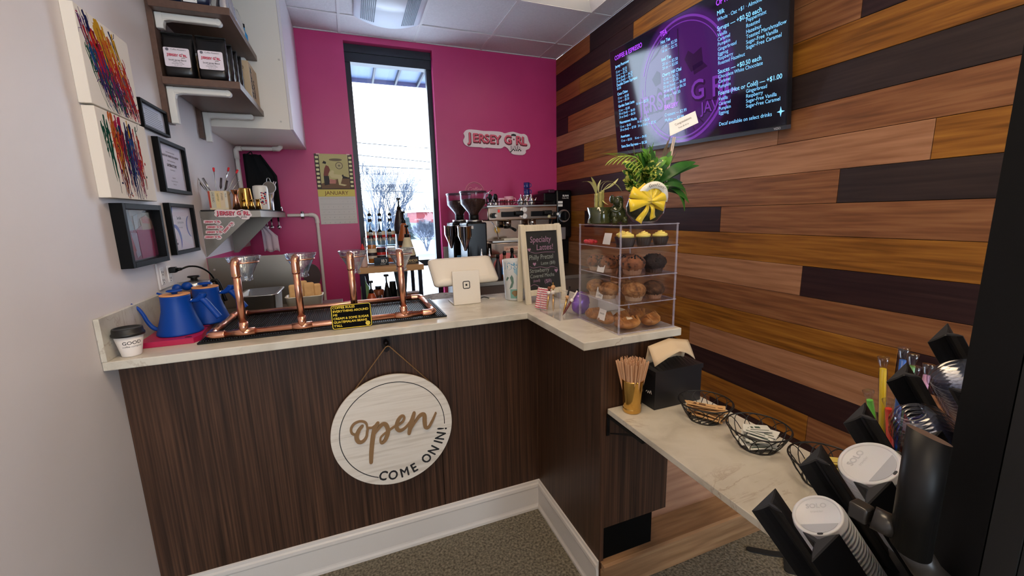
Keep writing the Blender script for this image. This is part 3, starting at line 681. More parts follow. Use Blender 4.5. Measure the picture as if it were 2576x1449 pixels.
sticker('small pink logo sticker on the steel gusset, second of the straight four', .02, 1.462, .086, 0)
sticker('small pink logo sticker on the steel gusset, third of the straight four', .014, 1.434, .086, 0)
sticker('small pink logo sticker on the steel gusset, lowest of the straight four', .004, 1.406, .086, 0)
sticker('small pink logo sticker stuck on a slant along the gusset edge', .112, 1.432, .086, .86)
# splash panel and sink behind the counter
t = thing('sink', 'stainless steel sink with splash panel behind the counter', 'sink', (0, 1.17, 0))
MB().box(.002, .47, 0, .006, .5, 1.302).build('splash_panel', m_steel2, t)
MB().box(.002, .006, -.0, .9, .87, 1.19).build('side_splash', m_steel2, t)
mb = MB().box(.007, .48, .007, .9, .86, .875).box(.46, .48, .007, .9, .875, .9).box(.007, .48, .88, .9, .875, .9); mb.build('drainboard', m_steel2, t)
for x in (.04, .44):
    for y in (.04, .86): MB().cyl((x, y, .149), (x, y, .86), .02, n=10).build('leg', m_steel2, t)
for p in ((.03, 1.235), (.03, .95)): MB().cyl((p[0], -.002, p[1]), (p[0], .0, p[1]), .006, n=12).build('screw', m_chrome, t)
# white PVC pipe
m_pvc = mat('pvc_pipe', (226, 218, 210), .4)
t = thing('pvc_pipe', 'white PVC pipe running along and down the pink wall beside the calendar', 'pipe', (0, 2.285, 0))
MB().tube(smooth([(.30, 0, 1.545), (.40, 0, 1.545), (.49, 0, 1.545), (.515, 0, 1.53), (.524, 0, 1.5)], 5)+[(.524, 0, 1.2), (.515, 0, .16)], .0135, n=14).build('pipe', m_pvc, t)
MB().tube(smooth([(.465, 0, 1.545), (.492, 0, 1.5445), (.516, 0, 1.53), (.524, 0, 1.5), (.524, 0, 1.475)], 5), .0175, n=14).build('elbow', m_pvc, t)
MB().cyl((.415, 0, 1.515), (.415, 0, 1.575), .012, .012, n=8).bbox(.40, .43, -.018, .029, 1.53, 1.56, .003).build('pipe_clip', m_steel, t)
t = thing('pvc_drain_pipe', 'white PVC drain pipe bending under the cream cabinet in the corner', 'pipe', (0, 0, 0))
MB().tube([(.022, 2.15, 1.60), (.022, 2.15, 2.055)], .0155, n=14).build('riser', m_pvc, t)
MB().tube([(.022, 2.15, 2.055), (.30, 2.15, 2.06)], .0155, n=14).build('run', m_pvc, t)
MB().tube([(.022, 2.15, 1.98), (.022, 2.15, 2.04), (.03, 2.15, 2.055), (.06, 2.15, 2.056)], .0195, n=14).build('elbow', m_pvc, t)
MB().tube([(.27, 2.15, 2.06), (.31, 2.15, 2.061), (.325, 2.15, 2.075), (.325, 2.15, 2.083)], .0195, n=14).build('elbow', m_pvc, t)
# dark apron hanging in the corner
t = thing('apron', 'black apron hanging in the corner under the cream cabinet', 'apron', (0, 0, 0))
mb = MB(); cols = 10; rws = 12; grid = []
for j in range(rws+1):
    z = 2.03-.50*j/rws; wd_ = .12+.10*min(1, j/4); row = []
    for i in range(cols+1):
        x = .045+wd_*i/cols; row.append(mb.b.verts.new((x, 2.27-.02*math.sin(i*1.3+j*.1)-.012*math.sin(i*.7), z)))
    grid.append(row)
for j in range(rws):
    for i in range(cols): mb._f([grid[j][i], grid[j][i+1], grid[j+1][i+1], grid[j+1][i]], True)
o = mb.build('cloth', mat('apron_black', (10, 12, 14), .9), t); sd = o.modifiers.new('s', 'SOLIDIFY'); sd.thickness = .006
MB().tube(smooth([(.06, 2.30, 2.03), (.09, 2.31, 2.055), (.1, 2.30, 2.03)], 4), .004).build('neck_strap', mat('apron_black'), t)
# hanging cloth & taps under the steel shelf
t = thing('towel', 'crumpled pale towel hanging below the steel shelf', 'towel', (0, 0, 0))
mb = MB(); grid = []
for j in range(9):
    z = 1.47-.19*j/8; row = []
    for i in range(9):
        x = .17+(.03+.07*min(1, j/3))*i/8+.004*j/8; row.append(mb.b.verts.new((x, 1.86+.018*math.sin(i*1.9), z+.008*math.sin(i*1.3))))
    grid.append(row)
for j in range(8):
    for i in range(8): mb._f([grid[j][i], grid[j][i+1], grid[j+1][i+1], grid[j+1][i]], True)
o = mb.build('cloth', mat('towel_pale', (206, 186, 196), .9), t); sd = o.modifiers.new('s', 'SOLIDIFY'); sd.thickness = .004
for i, (x, y, r, lab) in enumerate(((.268, 2.02, .014, 'steel measuring scoop hung under the steel shelf, nearest the pipe'), (.225, 1.98, .012, 'steel measuring scoop hung under the steel shelf, middle one'), (.20, 1.95, .010, 'steel measuring scoop hung under the steel shelf, smallest'))):
    t = thing('measuring_scoop', lab, 'scoop', (x, y, 1.5295), 0, 'scoops under the steel shelf')
    MB().cyl((0, 0, -.03), (0, 0, 0), .006, n=8).build('strap', m_black, t)
    MB().cyl((0, 0, -.062), (0, 0, -.0305), .0045, n=8).build('handle', m_steel, t)
    MB().ball((0, -.004, -.062-r), r*1.1).build('bowl', m_chrome, t)

# ---- items on the steel shelf: top of mat z = 1.577
ZM = 1.5762
t = thing('utensil_tin', 'square tin printed as a row of book spines holding bar spoons', 'tin', (.088, 1.25, ZM), .0)
mb = MB().bbox(-.047, .047, -.032, .032, 0, .108, .002); mb.build('tin_body', mat('tin_cream', (226, 208, 170), .5), t)
mb = MB(); xs_ = [-.047, -.036, -.013, .010, .031, .047]
for i in range(5): mb.mi = i; mb.box(xs_[i]+.001, xs_[i+1]-.001, -.0332, -.0322, .012, .106)
mb.build('printed_spines', [mat('spine_red', (176, 54, 34), .5), mat('spine_pale', (206, 200, 178), .5), mat('spine_cream', (232, 208, 150), .5), mat('spine_tan', (228, 204, 168), .5), mat('spine_white', (222, 214, 196), .5)], t)
letters('lettering', [('LIVE DEAD', -.0285, .1, .014, dict(rot=-PI/2, sx=.85)), ('HISTORY', -.004, .092, .011, dict(rot=-PI/2)), ('STORIES', .0165, .095, .011, dict(rot=-PI/2)), ('TALES', .036, .095, .009, dict(rot=-PI/2))], (0, -.0334, 0), (1, 0, 0), ZV, mat('spine_ink', (70, 56, 46), .7), t)
m_red = mat('bright_red', (214, 34, 44), .4)
for i, (dx, dy, top, kind) in enumerate(((-.035, -.01, (-.118, .0, .245), 'red'), (-.01, .0, (-.008, 0, .236), 'red'), (.01, -.008, (.062, .02, .240), 'red'), (.02, .0, (.105, .02, .228), 'red'), (-.03, .01, (-.092, .02, .165), 'dark'), (-.02, 0, (-.07, .01, .182), 'steel'), (.0, .01, (.018, .02, .185), 'dark'), (.015, .01, (.052, .01, .21), 'spoon'), (.02, -.01, (.05, 0, .168), 'dark'), (.03, .0, (.106, .01, .168), 'thin'))):
    nm = {'red': 'bar_spoon', 'dark': 'bar_tool', 'steel': 'bar_tool', 'spoon': 'long_spoon', 'thin': 'skewer'}[kind]
    lb = {0: 'twisted bar spoon with red tip leaning farthest left in the tin', 1: 'twisted bar spoon with red tip standing upright in the tin', 2: 'twisted bar spoon with red tip, third from the left in the tin', 3: 'twisted bar spoon with red tip, rightmost in the tin', 4: 'dark flat tool leaning lowest left in the spine tin', 5: 'steel tool leaning left beside the leftmost red-tipped spoon', 6: 'dark handled tool upright in the middle of the tin', 7: 'shiny long spoon with bright bowl up in the tin', 8: 'dark handled tool on the right side of the tin', 9: 'thin metal skewer leaning right in the tin'}[i]
    t = thing(nm, lb, 'utensil', (.088+dx, 1.25+dy, ZM+.06), 0, 'utensils in the spine tin')
    b = Vector((0, 0, 0)); e = Vector(top)-Vector((dx, dy, .06))
    if kind == 'red':
        MB().tube([b, e*.93], .0022, n=6).build('shaft', m_steel, t); MB().cyl(e*.9, e, .0045, .0062, n=10).ball(e, .0062, 10, 6).build('red_tip', m_red, t)
    elif kind == 'spoon': MB().tube([b, e*.8, e*.9, e], .003, n=6, rr=[.002, .003, .006, .003]).build('spoon_body', m_chrome, t)
    elif kind == 'thin': MB().tube([b, e], .0018, n=6).build('shaft', m_steel, t); MB().ball(e, .004, 8, 6).build('tip', m_chrome, t)
    else:
        MB().tube([b, e*.55], .0025, n=6).build('shaft', m_steel, t); MB().tube([e*.5, e*.6, e], .006, n=8, rr=[.003, .0065, .006]).build('handle', m_steel if kind == 'steel' else mat('tool_dark', (60, 50, 54), .4), t)
def jigger(lab, x, y, h, rb, rw, rt, m, grp=None):
    t = thing('jigger', lab, 'jigger', (x, y, ZM), 0, grp)
    MB().lathe([(rb, 0), (rw+.001, h*.66), (rw, h*.69)], n=28).build('lower_cup', m, t)
    MB().lathe([(rw, h*.69), (rw*1.12, h*.70), (rw*1.12, h*.72), (rw, h*.73)], n=28).build('collar', m, t)
    MB().lathe([(rw, h*.73), (rt*.94, h*.98), (rt, h), (rt*.9, h), (rw*.6, h*.76)], n=28).build('upper_cup', m, t); return t
jigger('tall copper double jigger beside the spine tin', .167, 1.255, .115, .023, .010, .021, m_copper)
for i, x in enumerate((.214, .252, .287)):
    jigger(['small brass jigger, leftmost of the three on the steel shelf', 'small brass jigger, middle of the three on the steel shelf', 'small brass jigger, rightmost of the three on the steel shelf'][i], x, 1.215, .058, .0165, .0095, .0125, m_brass, 'small brass jiggers')
t = thing('cocktail_shaker', 'large gold cocktail shaker tin behind the small jiggers', 'shaker', (.203, 1.33, ZM)); MB().lathe([(.03, 0), (.032, .005), (.043, .125), (.044, .13), (.041, .13), (.03, .01)], M=Matrix.Rotation(PI, 4, 'X'), c=(0, 0, .13)).build('tin', m_brass, t)
t = thing('tumbler', 'white insulated tumbler printed with dark flowers behind the gold shaker', 'tumbler', (.272, 1.42, ZM)); mw = mat('tumbler_white', (228, 224, 214), .3)
MB().lathe([(.038, 0), (.04, .005), (.043, .13), (.04, .148), (.03, .152)]).build('body', mw, t)
mb = MB(); rnd = random.Random(2)
for i in range(26):
    a = -PI/2+.35+rnd.uniform(-.5, .5); z = .07+rnd.uniform(-.04, .04); p = (.0425*math.cos(a), .0425*math.sin(a), z); mb.mi = rnd.choice((0, 0, 1)); mb.ball(p, rnd.uniform(.003, .006), 8, 5)
mb.build('flower_print', [mat('flower_navy', (38, 40, 92), .5), m_red], t)
t = thing('mesh_strainer', 'small round mesh strainer standing behind the white tumbler', 'strainer', (.312, 1.50, ZM)); ms = mat('mesh_grey', (110, 100, 92), .55, .6)
MB().cyl((0, 0, .145), (0, .015, .147), .036, .032, n=28).build('mesh', ms, t); MB().tube([(.037*math.cos(a), -.001, .145+.037*math.sin(a)) for a in [2*PI*i/28 for i in range(28)]], .0022, closed=True, n=6).build('rim', m_steel, t)
MB().tube(smooth([(-.012, 0, .18), (-.008, 0, .2), (0, 0, .206), (.008, 0, .2), (.012, 0, .18)], 4), .0018, n=6).build('loop', m_steel, t); MB().tube([(0, 0, .108), (0, 0, 0)], .004, n=8).build('handle', m_steel, t)
t = thing('matcha_whisk', 'bamboo matcha whisk standing on a small holder', 'whisk', (.352, 1.45, ZM)); t.location = (.287, 1.53, ZM); t.location.x = .28
t.location = (.36-.08, 1.6, ZM)
MB().lathe([(.013, .0), (.013, .045), (.016, .055), (.030, .09), (.028, .105), (.02, .09), (.01, .06)], n=36, flute=.05, fn=18).build('tines', mat('bamboo', (214, 170, 110), .6), t)
o = MB().bbox(-.055, .035, .04, .09, 0, .125, .008).build('box_body', glassmat('plastic_box', (220, 216, 206), .2, 1.5)); o.location = (.25, 1.6, ZM); tag(o, 'clear plastic box behind the bamboo whisk', 'container')
o = MB().lathe([(.045, 0), (.05, .006), (.028, .05), (.02, .056)], n=36).build('ceramic_bowl', mat('bowl_cream', (222, 216, 196), .25)); o.location = (.28, 1.36-.02, ZM); tag(o, 'upturned cream ceramic bowl at the right end of the shelf', 'bowl'); o.location = (.24, 1.5, ZM)
t = thing('steel_cup', 'steel cup holding two clear tongs at the shelf corner', 'cup', (.268, 1.70, ZM)); MB().lathe([(.027, 0), (.029, .003), (.030, .085), (.027, .085), (.025, .006)], n=28).build('cup', m_steel, t)
mt = mat('tongs_plastic', (212, 196, 206), .3)
t = thing('tongs', 'pale plastic tongs leaning right out of the steel cup', 'tongs', (.275, 1.70, ZM+.02))
MB().tube([(0, 0, 0), (.02, 0, .09), (.034, 0, .15)], .005, n=8, rr=[.003, .01, .007]).build('arm', mt, t); MB().tube([(.034, 0, .15), (.034, 0, .165), (.04, 0, .18)], .003, n=8).build('tip', mt, t)
MB().tube([(.038, .004, .15), (.045, .004, .165), (.052, .004, .178)], .003, n=8).build('tip', mt, t)
MB().tube(smooth([(.285, 2.16, 1.577), (.285, 2.16, 1.60), (.282, 2.16, 1.612), (.276, 2.16, 1.60)], 4), .004).build('x', m_chrome).name = 'hook'
tag(bpy.data.objects['hook'], 'small chrome hook at the far corner of the steel shelf', 'hook')

# ================================================================ PINK WALL: calendar, big logo, coffee sign
t = thing('wall_calendar', 'wall calendar open at January with a sepia film-strip picture', 'calendar', (.55, YB-.0005, 1.462)); W = .3
MB().bbox(0, W, -.004, 0, 0, .236, .001).build('page', mat('cal_page', (214, 210, 204), .7), t)
MB().bbox(0, W, -.006, 0, .297, .593, .001).build('picture_page', mat('cal_pic', (196, 184, 124), .6), t)
MB().bbox(0, W, -.005, 0, .2365, .2965, .001).build('month_band', mat('cal_band', (222, 204, 104), .6), t)
fn = lambda u, v, d: Vector((u, -.0062-d, v)); mb = MB()
mb.mi = 0; mb.prism([(0, .298), (.036, .298), (.036, .592), (0, .592)], 0, .0002, fn); mb.prism([(W-.036, .298), (W, .298), (W, .592), (W-.036, .592)], 0, .0002, fn)
mb.prism([(.036, .298), (W-.036, .298), (W-.036, .305), (.036, .305)], 0, .0002, fn)
mb.mi = 1
for i in range(8):
    for u in (.018, W-.018): mb.prism(rect(u-.012, .316+i*.034, u+.012, .335+i*.034, .004, 2), .0002, .0004, fn)
mb.mi = 2; mb.prism([(.036, .305), (W-.036, .305), (W-.036, .40), (.2, .395), (.036, .345)], 0, .0003, fn)
mb.mi = 3; mb.prism([(.16, .405), (.2, .41), (.215, .425), (.22, .41), (.25, .40), (.264, .395), (.264, .388), (.18, .388)], .0003, .0005, fn)
mb.mi = 4; mb.prism(circ(.165, .545, .052, 24, .011), 0, .0004, fn); mb.prism(circ(.19, .497, .03, 24), 0, .0004, fn)
mb.mi = 5; mb.prism(circ(.19, .497, .024, 24), .0004, .0005, fn)
mb.mi = 4
for i in range(12):
    a = PI*i/6; ribbon(mb, [(.19, .497), (.19+.026*math.cos(a), .497+.026*math.sin(a))], .0022, fn, .0005, .0007)
mb.mi = 6; mb.prism([(.06, .34), (.075, .345), (.1, .43), (.115, .46), (.105, .49), (.085, .5), (.07, .47), (.06, .42)], .0003, .0006, fn)
mb.mi = 5; mb.prism([(.10, .43), (.13, .46), (.145, .45), (.14, .425), (.2, .42), (.21, .4), (.19, .345), (.24, .335), (.22, .325), (.175, .335), (.17, .39), (.12, .395)], .0006, .0008, fn)
mb.mi = 3; mb.prism([(.058, .515), (.07, .535), (.09, .525), (.085, .508)], .0006, .0009, fn); mb.prism([(.06, .33), (.06, .41), (.1, .41), (.105, .34)], .0004, .00065, fn)
mb.mi = 7; mb.prism([(.1, .345), (.15, .345), (.155, .375), (.105, .385)], .0008, .001, fn)
mb.build('picture', [mat('cal_film', (66, 52, 44), .6), mat('cal_hole', (226, 220, 164), .6), mat('cal_ground', (118, 86, 58), .6), mat('cal_dark', (44, 36, 36), .6), mat('cal_brown', (112, 98, 74), .6), mat('cal_skin', (214, 200, 146), .6), mat('cal_red', (128, 66, 52), .6), mat('cal_rose', (196, 130, 116), .6)], t)
letters('lettering', [('JANUARY', W/2, .252, .044, dict(align='CENTER', bold=.0, sx=1.0))], (0, -.0053, 0), (1, 0, 0), ZV, mat('cal_ink', (112, 58, 36), .7), t)
mb = MB(); fn = lambda u, v, d: Vector((u, -.0042-d, v))
for i in range(1, 6): ribbon(mb, [(.012, .045*i-.008), (W-.012, .045*i-.008)], .0012, fn, 0, .0002)
mb.build('grid_lines', mat('cal_line', (150, 148, 148), .7), t)
letters('dates', [(str(n), .03+.04*((n+3) % 7), .19-.045*((n+3)//7), .009) for n in range(1, 32)], (0, -.0043, 0), (1, 0, 0), ZV, mat('cal_line2', (120, 118, 120), .7), t)
for x in (.03, .27): MB().bbox(x-.013, x+.013, -.0072, 0, .585, .596, .001).build('tape', mat('tape', (226, 190, 180), .5), t)
t = thing('logo_sign', 'big pink and white shop logo sign mounted on the pink wall', 'sign', (0, 0, 0)); logo((1.853, YB-.002, 2.09), (1, 0, 0), ZV, .695, t)
t = thing('coffee_sign', 'thin round outlined coffee lettering sign on the pink wall behind the grinders', 'sign', (1.948, YB-.002, 1.72))
ml = mat('sign_rose', (236, 150, 170), .5)
MB().tube([(.098*math.cos(a), -.004, .105*math.sin(a)) for a in [2*PI*i/48 for i in range(48)]], .0028, closed=True, n=6).build('outer_ring', ml, t)
MB().tube([(.088*math.cos(a), -.004, .095*math.sin(a)) for a in [2*PI*i/48 for i in range(48)]], .0014, closed=True, n=6).build('inner_ring', ml, t)
letters('lettering', [('Coffee', 0, .02, .055, dict(align='CENTER', shear=.3))], (0, -.003, 0), (1, 0, 0), ZV, ml, t)
# ceiling cassette unit
t = thing('ceiling_vent', 'white ceiling cassette air unit with louvred grilles near the window', 'air vent', (1.19, 1.64, H)); mwv = mat('vent_white', (222, 230, 240), .35)
t.scale = (1, 1, 1); mb = MB(); N = 24; prev = None
for i in range(N+1):
    x = -.245+.49*i/N; z = -.012-.04*(1-(x/.245)**2); y0 = -.33; yy = .29+.04*(1-(x/.245)**2)
    row = mb.verts([(x, y0, .0), (x, y0, z), (x, yy, z), (x, yy, .0)])
    if prev:
        for k in range(4): mb._f([prev[k], prev[(k+1) % 4], row[(k+1) % 4], row[k]], k == 1)
    prev = row
    if i in (0, N): mb._f(row)
mb.build('housing', mwv, t)
for s_ in (-1, 1):
    mb = MB(); 
    for i in range(8):
        x = s_*(.105+i*.0125); z = -.012-.04*(1-(x/.245)**2)-.0015; mb.box(x-.004, x+.004, -.3, .27, z-.001, z+.001)
    mb.build('grille', mat('vent_slot', (86, 98, 116), .6), t)
# ================================================================ BEHIND THE COUNTER
PX = (1, 0, 0)
m_butcher = noise_mix('butcher_block', [(186, 142, 92), (204, 162, 112)], (2, 30, 30), 1.2, 4, .45)
m_dkmet = mat('dark_metal', (36, 38, 52), .4, .6)
t = thing('syrup_cart', 'butcher block cart with dark metal legs standing before the window', 'cart', (.81, 1.5, .149))
MB().bbox(0, .475, 0, .5, .957, 1.0, .003).build('cart_top', m_butcher, t)
MB().bbox(.01, .465, .01, .49, .685, .7, .002).build('lower_shelf', m_dkmet, t)
for x in (.012, .43):
    for y in (.012, .46): MB().box(x, x+.03, y, y+.03, 0, .956).build('leg', m_dkmet, t)
ZT = 1.1495
# syrup bottles
m_bglass = mat('bottle_glass', (222, 232, 238), .05, 0, trans=.0) if False else glassmat('bottle_glass', (226, 236, 242), .04, 1.6)
m_syr = [mat('syrup_'+n, c, .25) for n, c in (('amber', (226, 128, 40)), ('orange', (232, 110, 70)), ('clear', (206, 222, 232)), ('ruby', (196, 52, 48)), ('caramel', (170, 96, 40)))]
m_blab = mat('bottle_label', (226, 214, 190), .5); m_blabd = mat('bottle_label_dark', (38, 28, 36), .5)
def syrup(lab, x, y, z, si, fill=.6, dark=False, h=.30):
    t = thing('syrup_bottle', lab, 'bottle', (x, y, z), 0, 'syrup bottles with pourers')
    s = h/.30
    MB().lathe([(.03, 0), (.034, .006), (.034, .15*s), (.03, .17*s), (.014, .2*s), (.0125, .235*s)], n=24, cap=True).build('glass', m_bglass, t)
    MB().lathe([(.028, .004), (.0315, .008), (.0315, .15*s*fill), (.0, .15*s*fill)], n=20).build('syrup', m_syr[si], t)
    MB().lathe([(.0346, .04), (.0346, .115)], n=24, cap=False).build('label', m_blabd if dark else m_blab, t)
    MB().lathe([(.0349, .06), (.0349, .085)], n=24, cap=False).build('label_band', m_syr[3] if si != 0 else m_blabd, t)
    MB().lathe([(.0150, .19*s), (.0150, .215*s)], n=16, cap=False).build('neck_band', m_blabd, t)
    MB().lathe([(.0142, .236*s), (.0142, .252*s), (.006, .258*s), (.0035, .262*s), (.0028, h)], n=12).build('pourer', m_black, t)
xs_f, xs_b = (.925, .992, 1.064), (.935, 1.012, 1.09)
for i in range(3):
    syrup(['amber syrup bottle with black pourer, front row left behind the glass drippers', 'red-labelled syrup bottle with black pourer, front row middle', 'orange-red syrup bottle with black pourer, front row right'][i], xs_f[i], 1.66, 1.1615, (0, 3, 1)[i], (.95, .8, .75)[i], i == 1)
for i in range(3):
    syrup(['clear syrup bottle with black pourer, back row left against the window', 'clear syrup bottle with black pourer, back row middle against the window', 'clear syrup bottle with black pourer, back row right against the window'][i], xs_b[i], 1.86, 1.285, 2, .45)
t = thing('bottle_rack', 'thin wire tiered rack holding the syrup bottles', 'rack', (.88, 1.6, ZT)); mb = MB()
for z, y0, y1 in ((.006, .0, .1), (.13, .2, .31)):
    for k in range(6): mb.cyl((0, y0+(y1-y0)*k/5, z), (.235, y0+(y1-y0)*k/5, z), .0022, n=6)
    for x in (0, .118, .235): mb.cyl((x, y0, z), (x, y1, z), .0022, n=6)
    for x in (0, .235):
        for y in (y0, y1): mb.cyl((x, y, 0), (x, y, z+.07), .0025, n=6)
    mb.cyl((0, y0, z+.07), (.235, y0, z+.07), .0022, n=6).cyl((0, y1, z+.07), (.235, y1, z+.07), .0022, n=6)
mb.build('wire_rack', m_steel, t)
t = thing('rack_sign', 'black tent sign with white numerals at the foot of the syrup rack', 'sign', (.93, 1.585, ZT))
MB().bbox(0, .105, 0, .008, 0, .062, .001).build('panel', m_blackg, t)
letters('lettering', [('1', .045, .022, .036), ('8', .058, .022, .036), ('3', .078, .022, .036), ('FRANCE', .044, .008, .010)], (0, -.0002, 0), PX, ZV, m_paper, t)
def sauce(lab, x, y, z, body, h=.2, r=.05):
    t = thing('sauce_pump', lab, 'pump bottle', (x, y, z), 0, 'sauce pump bottles')
    MB().lathe([(r*.9, 0), (r, .01), (r*1.02, h*.35), (r*.8, h*.6), (r*.55, h*.85), (r*.5, h*.93), (r*.35, h)], n=28).build('body', body, t)
    MB().lathe([(r*1.03, h*.12), (r*1.03, h*.3)], n=28, cap=False).build('label', m_blabd, t)
    mb = MB(); mb.cyl((0, 0, h), (0, 0, h+.025), r*.36, r*.32, n=16).cyl((0, 0, h+.025), (0, 0, h+.08), .006, n=8).cyl((-.014, 0, h+.086), (.016, 0, h+.086), .008, n=8).tube([(.0, 0, h+.086), (-.0, -.02, h+.088), (0, -.035, h+.078)], .005, n=8)
    mb.build('pump', m_black, t); return t
t = sauce('cream white chocolate sauce pump bottle, front of the stepped three', 1.19, 1.64, 1.152, mat('sauce_white', (224, 214, 176), .35), .2, .058)
letters('lettering', [('WHITE', 0, .11, .014, dict(align='CENTER', bold=.02)), ('CHOCOLATE', 0, .098, .012, dict(align='CENTER', bold=.02))], (0, -.054, 0), PX, ZV, m_ink, t)
sauce('amber caramel sauce pump bottle, middle of the stepped three', 1.186, 1.77, 1.26, mat('sauce_caramel', (168, 88, 36), .25))
sauce('dark chocolate sauce pump bottle, hindmost of the stepped three', 1.172, 1.90, 1.37, mat('sauce_dark', (44, 28, 26), .3))
t = thing('sauce_stand', 'stepped black stand with gold lettering under the sauce pumps', 'stand', (1.19, 1.6, ZT))
MB().bbox(-.068, .068, -.036, -.028, 0.0, .055, .001).build('front_panel', mat('stand_black', (34, 30, 32), .5), t)
MB().box(-.055, .055, .116, .22, 0, .1085).box(-.055, .055, .24, .35, 0, .2185).build('steps', mat('stand_black'), t)
letters('lettering', [('HOLLANDER', 0, .018, .026, dict(align='CENTER', bold=.01, sx=.8)), ('CHOCOLATE COMPANY', 0, .007, .008, dict(align='CENTER'))], (0, -.0363, 0), PX, ZV, mat('stand_gold', (216, 196, 150), .5), t)
t = thing('squeeze_bottle', 'pale squeeze bottle with red tip at the left end of the cart', 'bottle', (.856, 1.56, ZT))
MB().lathe([(.024, 0), (.026, .01), (.024, .11), (.014, .125)], n=20).build('body', mat('squeeze_pale', (206, 176, 166), .4), t)
MB().lathe([(.016, .1255), (.014, .14), (.004, .168), (.003, .172)], n=14).build('nozzle', m_red, t)
# lower shelf items (z .87)
ZL = .8495
def pump(lab, x, y, r, h, m, mp=None):
    t = thing('pump_bottle', lab, 'pump bottle', (x, y, ZL), 0, 'pump bottles on the lower cart shelf')
    MB().lathe([(r, 0), (r*1.04, .01), (r, h*.5), (r*.6, h*.9), (r*.5, h)], n=20).build('body', m, t)
    MB().cyl((0, 0, h), (0, 0, h+.03), r*.45, r*.3, n=12).cyl((0, 0, h+.03), (0, 0, h+.08), .006, n=8).bbox(-.018, .018, -.03, .008, h+.08, h+.095, .003).build('pump', mp or m_black, t)
pump('orange-brown pump bottle on the lower cart shelf behind the left copper posts', .89, 1.56, .04, .10, mat('pump_rust', (178, 78, 34), .3))
pump('tall black pump bottle in the middle of the lower cart shelf', 1.005, 1.56, .03, .14, m_black)
t = thing('spray_bottle', 'pale green spray bottle at the left end of the lower cart shelf', 'bottle', (.85, 1.68, ZL))
MB().lathe([(.032, 0), (.036, .03), (.03, .1), (.034, .13), (.014, .165), (.012, .18)], n=20).build('body', mat('soap_green', (160, 214, 150), .25), t); MB().cyl((0, 0, .1805), (0, 0, .215), .013, .008, n=10).build('cap', mat('cap_clear', (200, 214, 214), .3), t)
t = thing('plastic_cup', 'small clear plastic cup beside the orange-brown pump bottle', 'cup', (.938, 1.57, ZL)); MB().lathe([(.022, 0), (.028, .075), (.026, .075), (.02, .005)], n=20).build('cup', glassmat('cup_clear', (214, 222, 230), .1, 1.6), t)
t = thing('brown_jar', 'squat brown jar with grey lid on the lower cart shelf', 'jar', (.95, 1.72, ZL)); MB().lathe([(.04, 0), (.044, .01), (.044, .09), (.036, .1)], n=20).build('body', mat('jar_brown', (150, 78, 44), .35), t); MB().lathe([(.024, .1005), (.024, .125)], n=16).build('lid', m_dkmet, t)
t = thing('black_canister', 'black canister just right of the tall black pump bottle', 'canister', (1.055, 1.64, ZL)); MB().lathe([(.027, 0), (.028, .1), (.024, .15), (.024, .165)], n=20).build('body', m_black, t)
t = thing('cream_bottle', 'slim cream bottle leaning space beside the black canister', 'bottle', (1.105, 1.66, ZL)); t['label'] = 'slim cream bottle with dark cap beside the black canister'
MB().lathe([(.022, 0), (.024, .08), (.01, .13), (.009, .14)], n=16).build('body', mat('cream_b', (206, 204, 180), .35), t); MB().lathe([(.010, .1405), (.010, .155)], n=12).build('cap', m_black, t)
t = thing('carton', 'small brown cardboard carton at the right end of the lower cart shelf', 'box', (1.20, 1.58, ZL)); MB().bbox(-.05, .05, -.03, .06, 0, .075, .002).build('box_body', mat('box_brown', (120, 78, 62), .7), t); MB().box(-.02, .045, -.0305, -.03, .01, .055).build('label', m_kraft, t)
t = thing('glass_vase', 'tall dark swirled glass vase hanging space behind the fourth dripper', 'vase', (1.115, 1.55, ZL)); t['label'] = 'tall dark tapering vase on the cart behind the rightmost copper post'
MB().lathe([(.02, 0), (.024, .02), (.05, .23), (.052, .25), (.045, .25), (.02, .03)], n=24).build('vase', noise_mix('vase_dark', [(20, 26, 52), (70, 90, 90)], (3, 3, 1), 14, rough=.15), t)
# basket with plastic bag, behind the register
t = thing('lined_basket', 'wire basket lined with a crinkled clear bag behind the register', 'basket', (1.285, .86, .149))
MB().lathe([(.1, 0), (.13, .80), (.14, .86)], n=28, cap=False).build('bag_liner', noise_mix('bag_clear', [(150, 150, 160), (214, 218, 226)], (1, 1, 3), 26, rough=.3), t)
mb = MB()
for i in range(16):
    a = 2*PI*i/16; mb.cyl((.104*math.cos(a), .104*math.sin(a), 0), (.136*math.cos(a), .136*math.sin(a), .8), .002, n=6)
for z, r in ((.0, .104), (.4, .12), (.8, .136)): mb.tube([(r*math.cos(2*PI*k/28), r*math.sin(2*PI*k/28), z) for k in range(28)], .003, closed=True, n=6)
mb.build('wire_frame', m_dkmet, t)
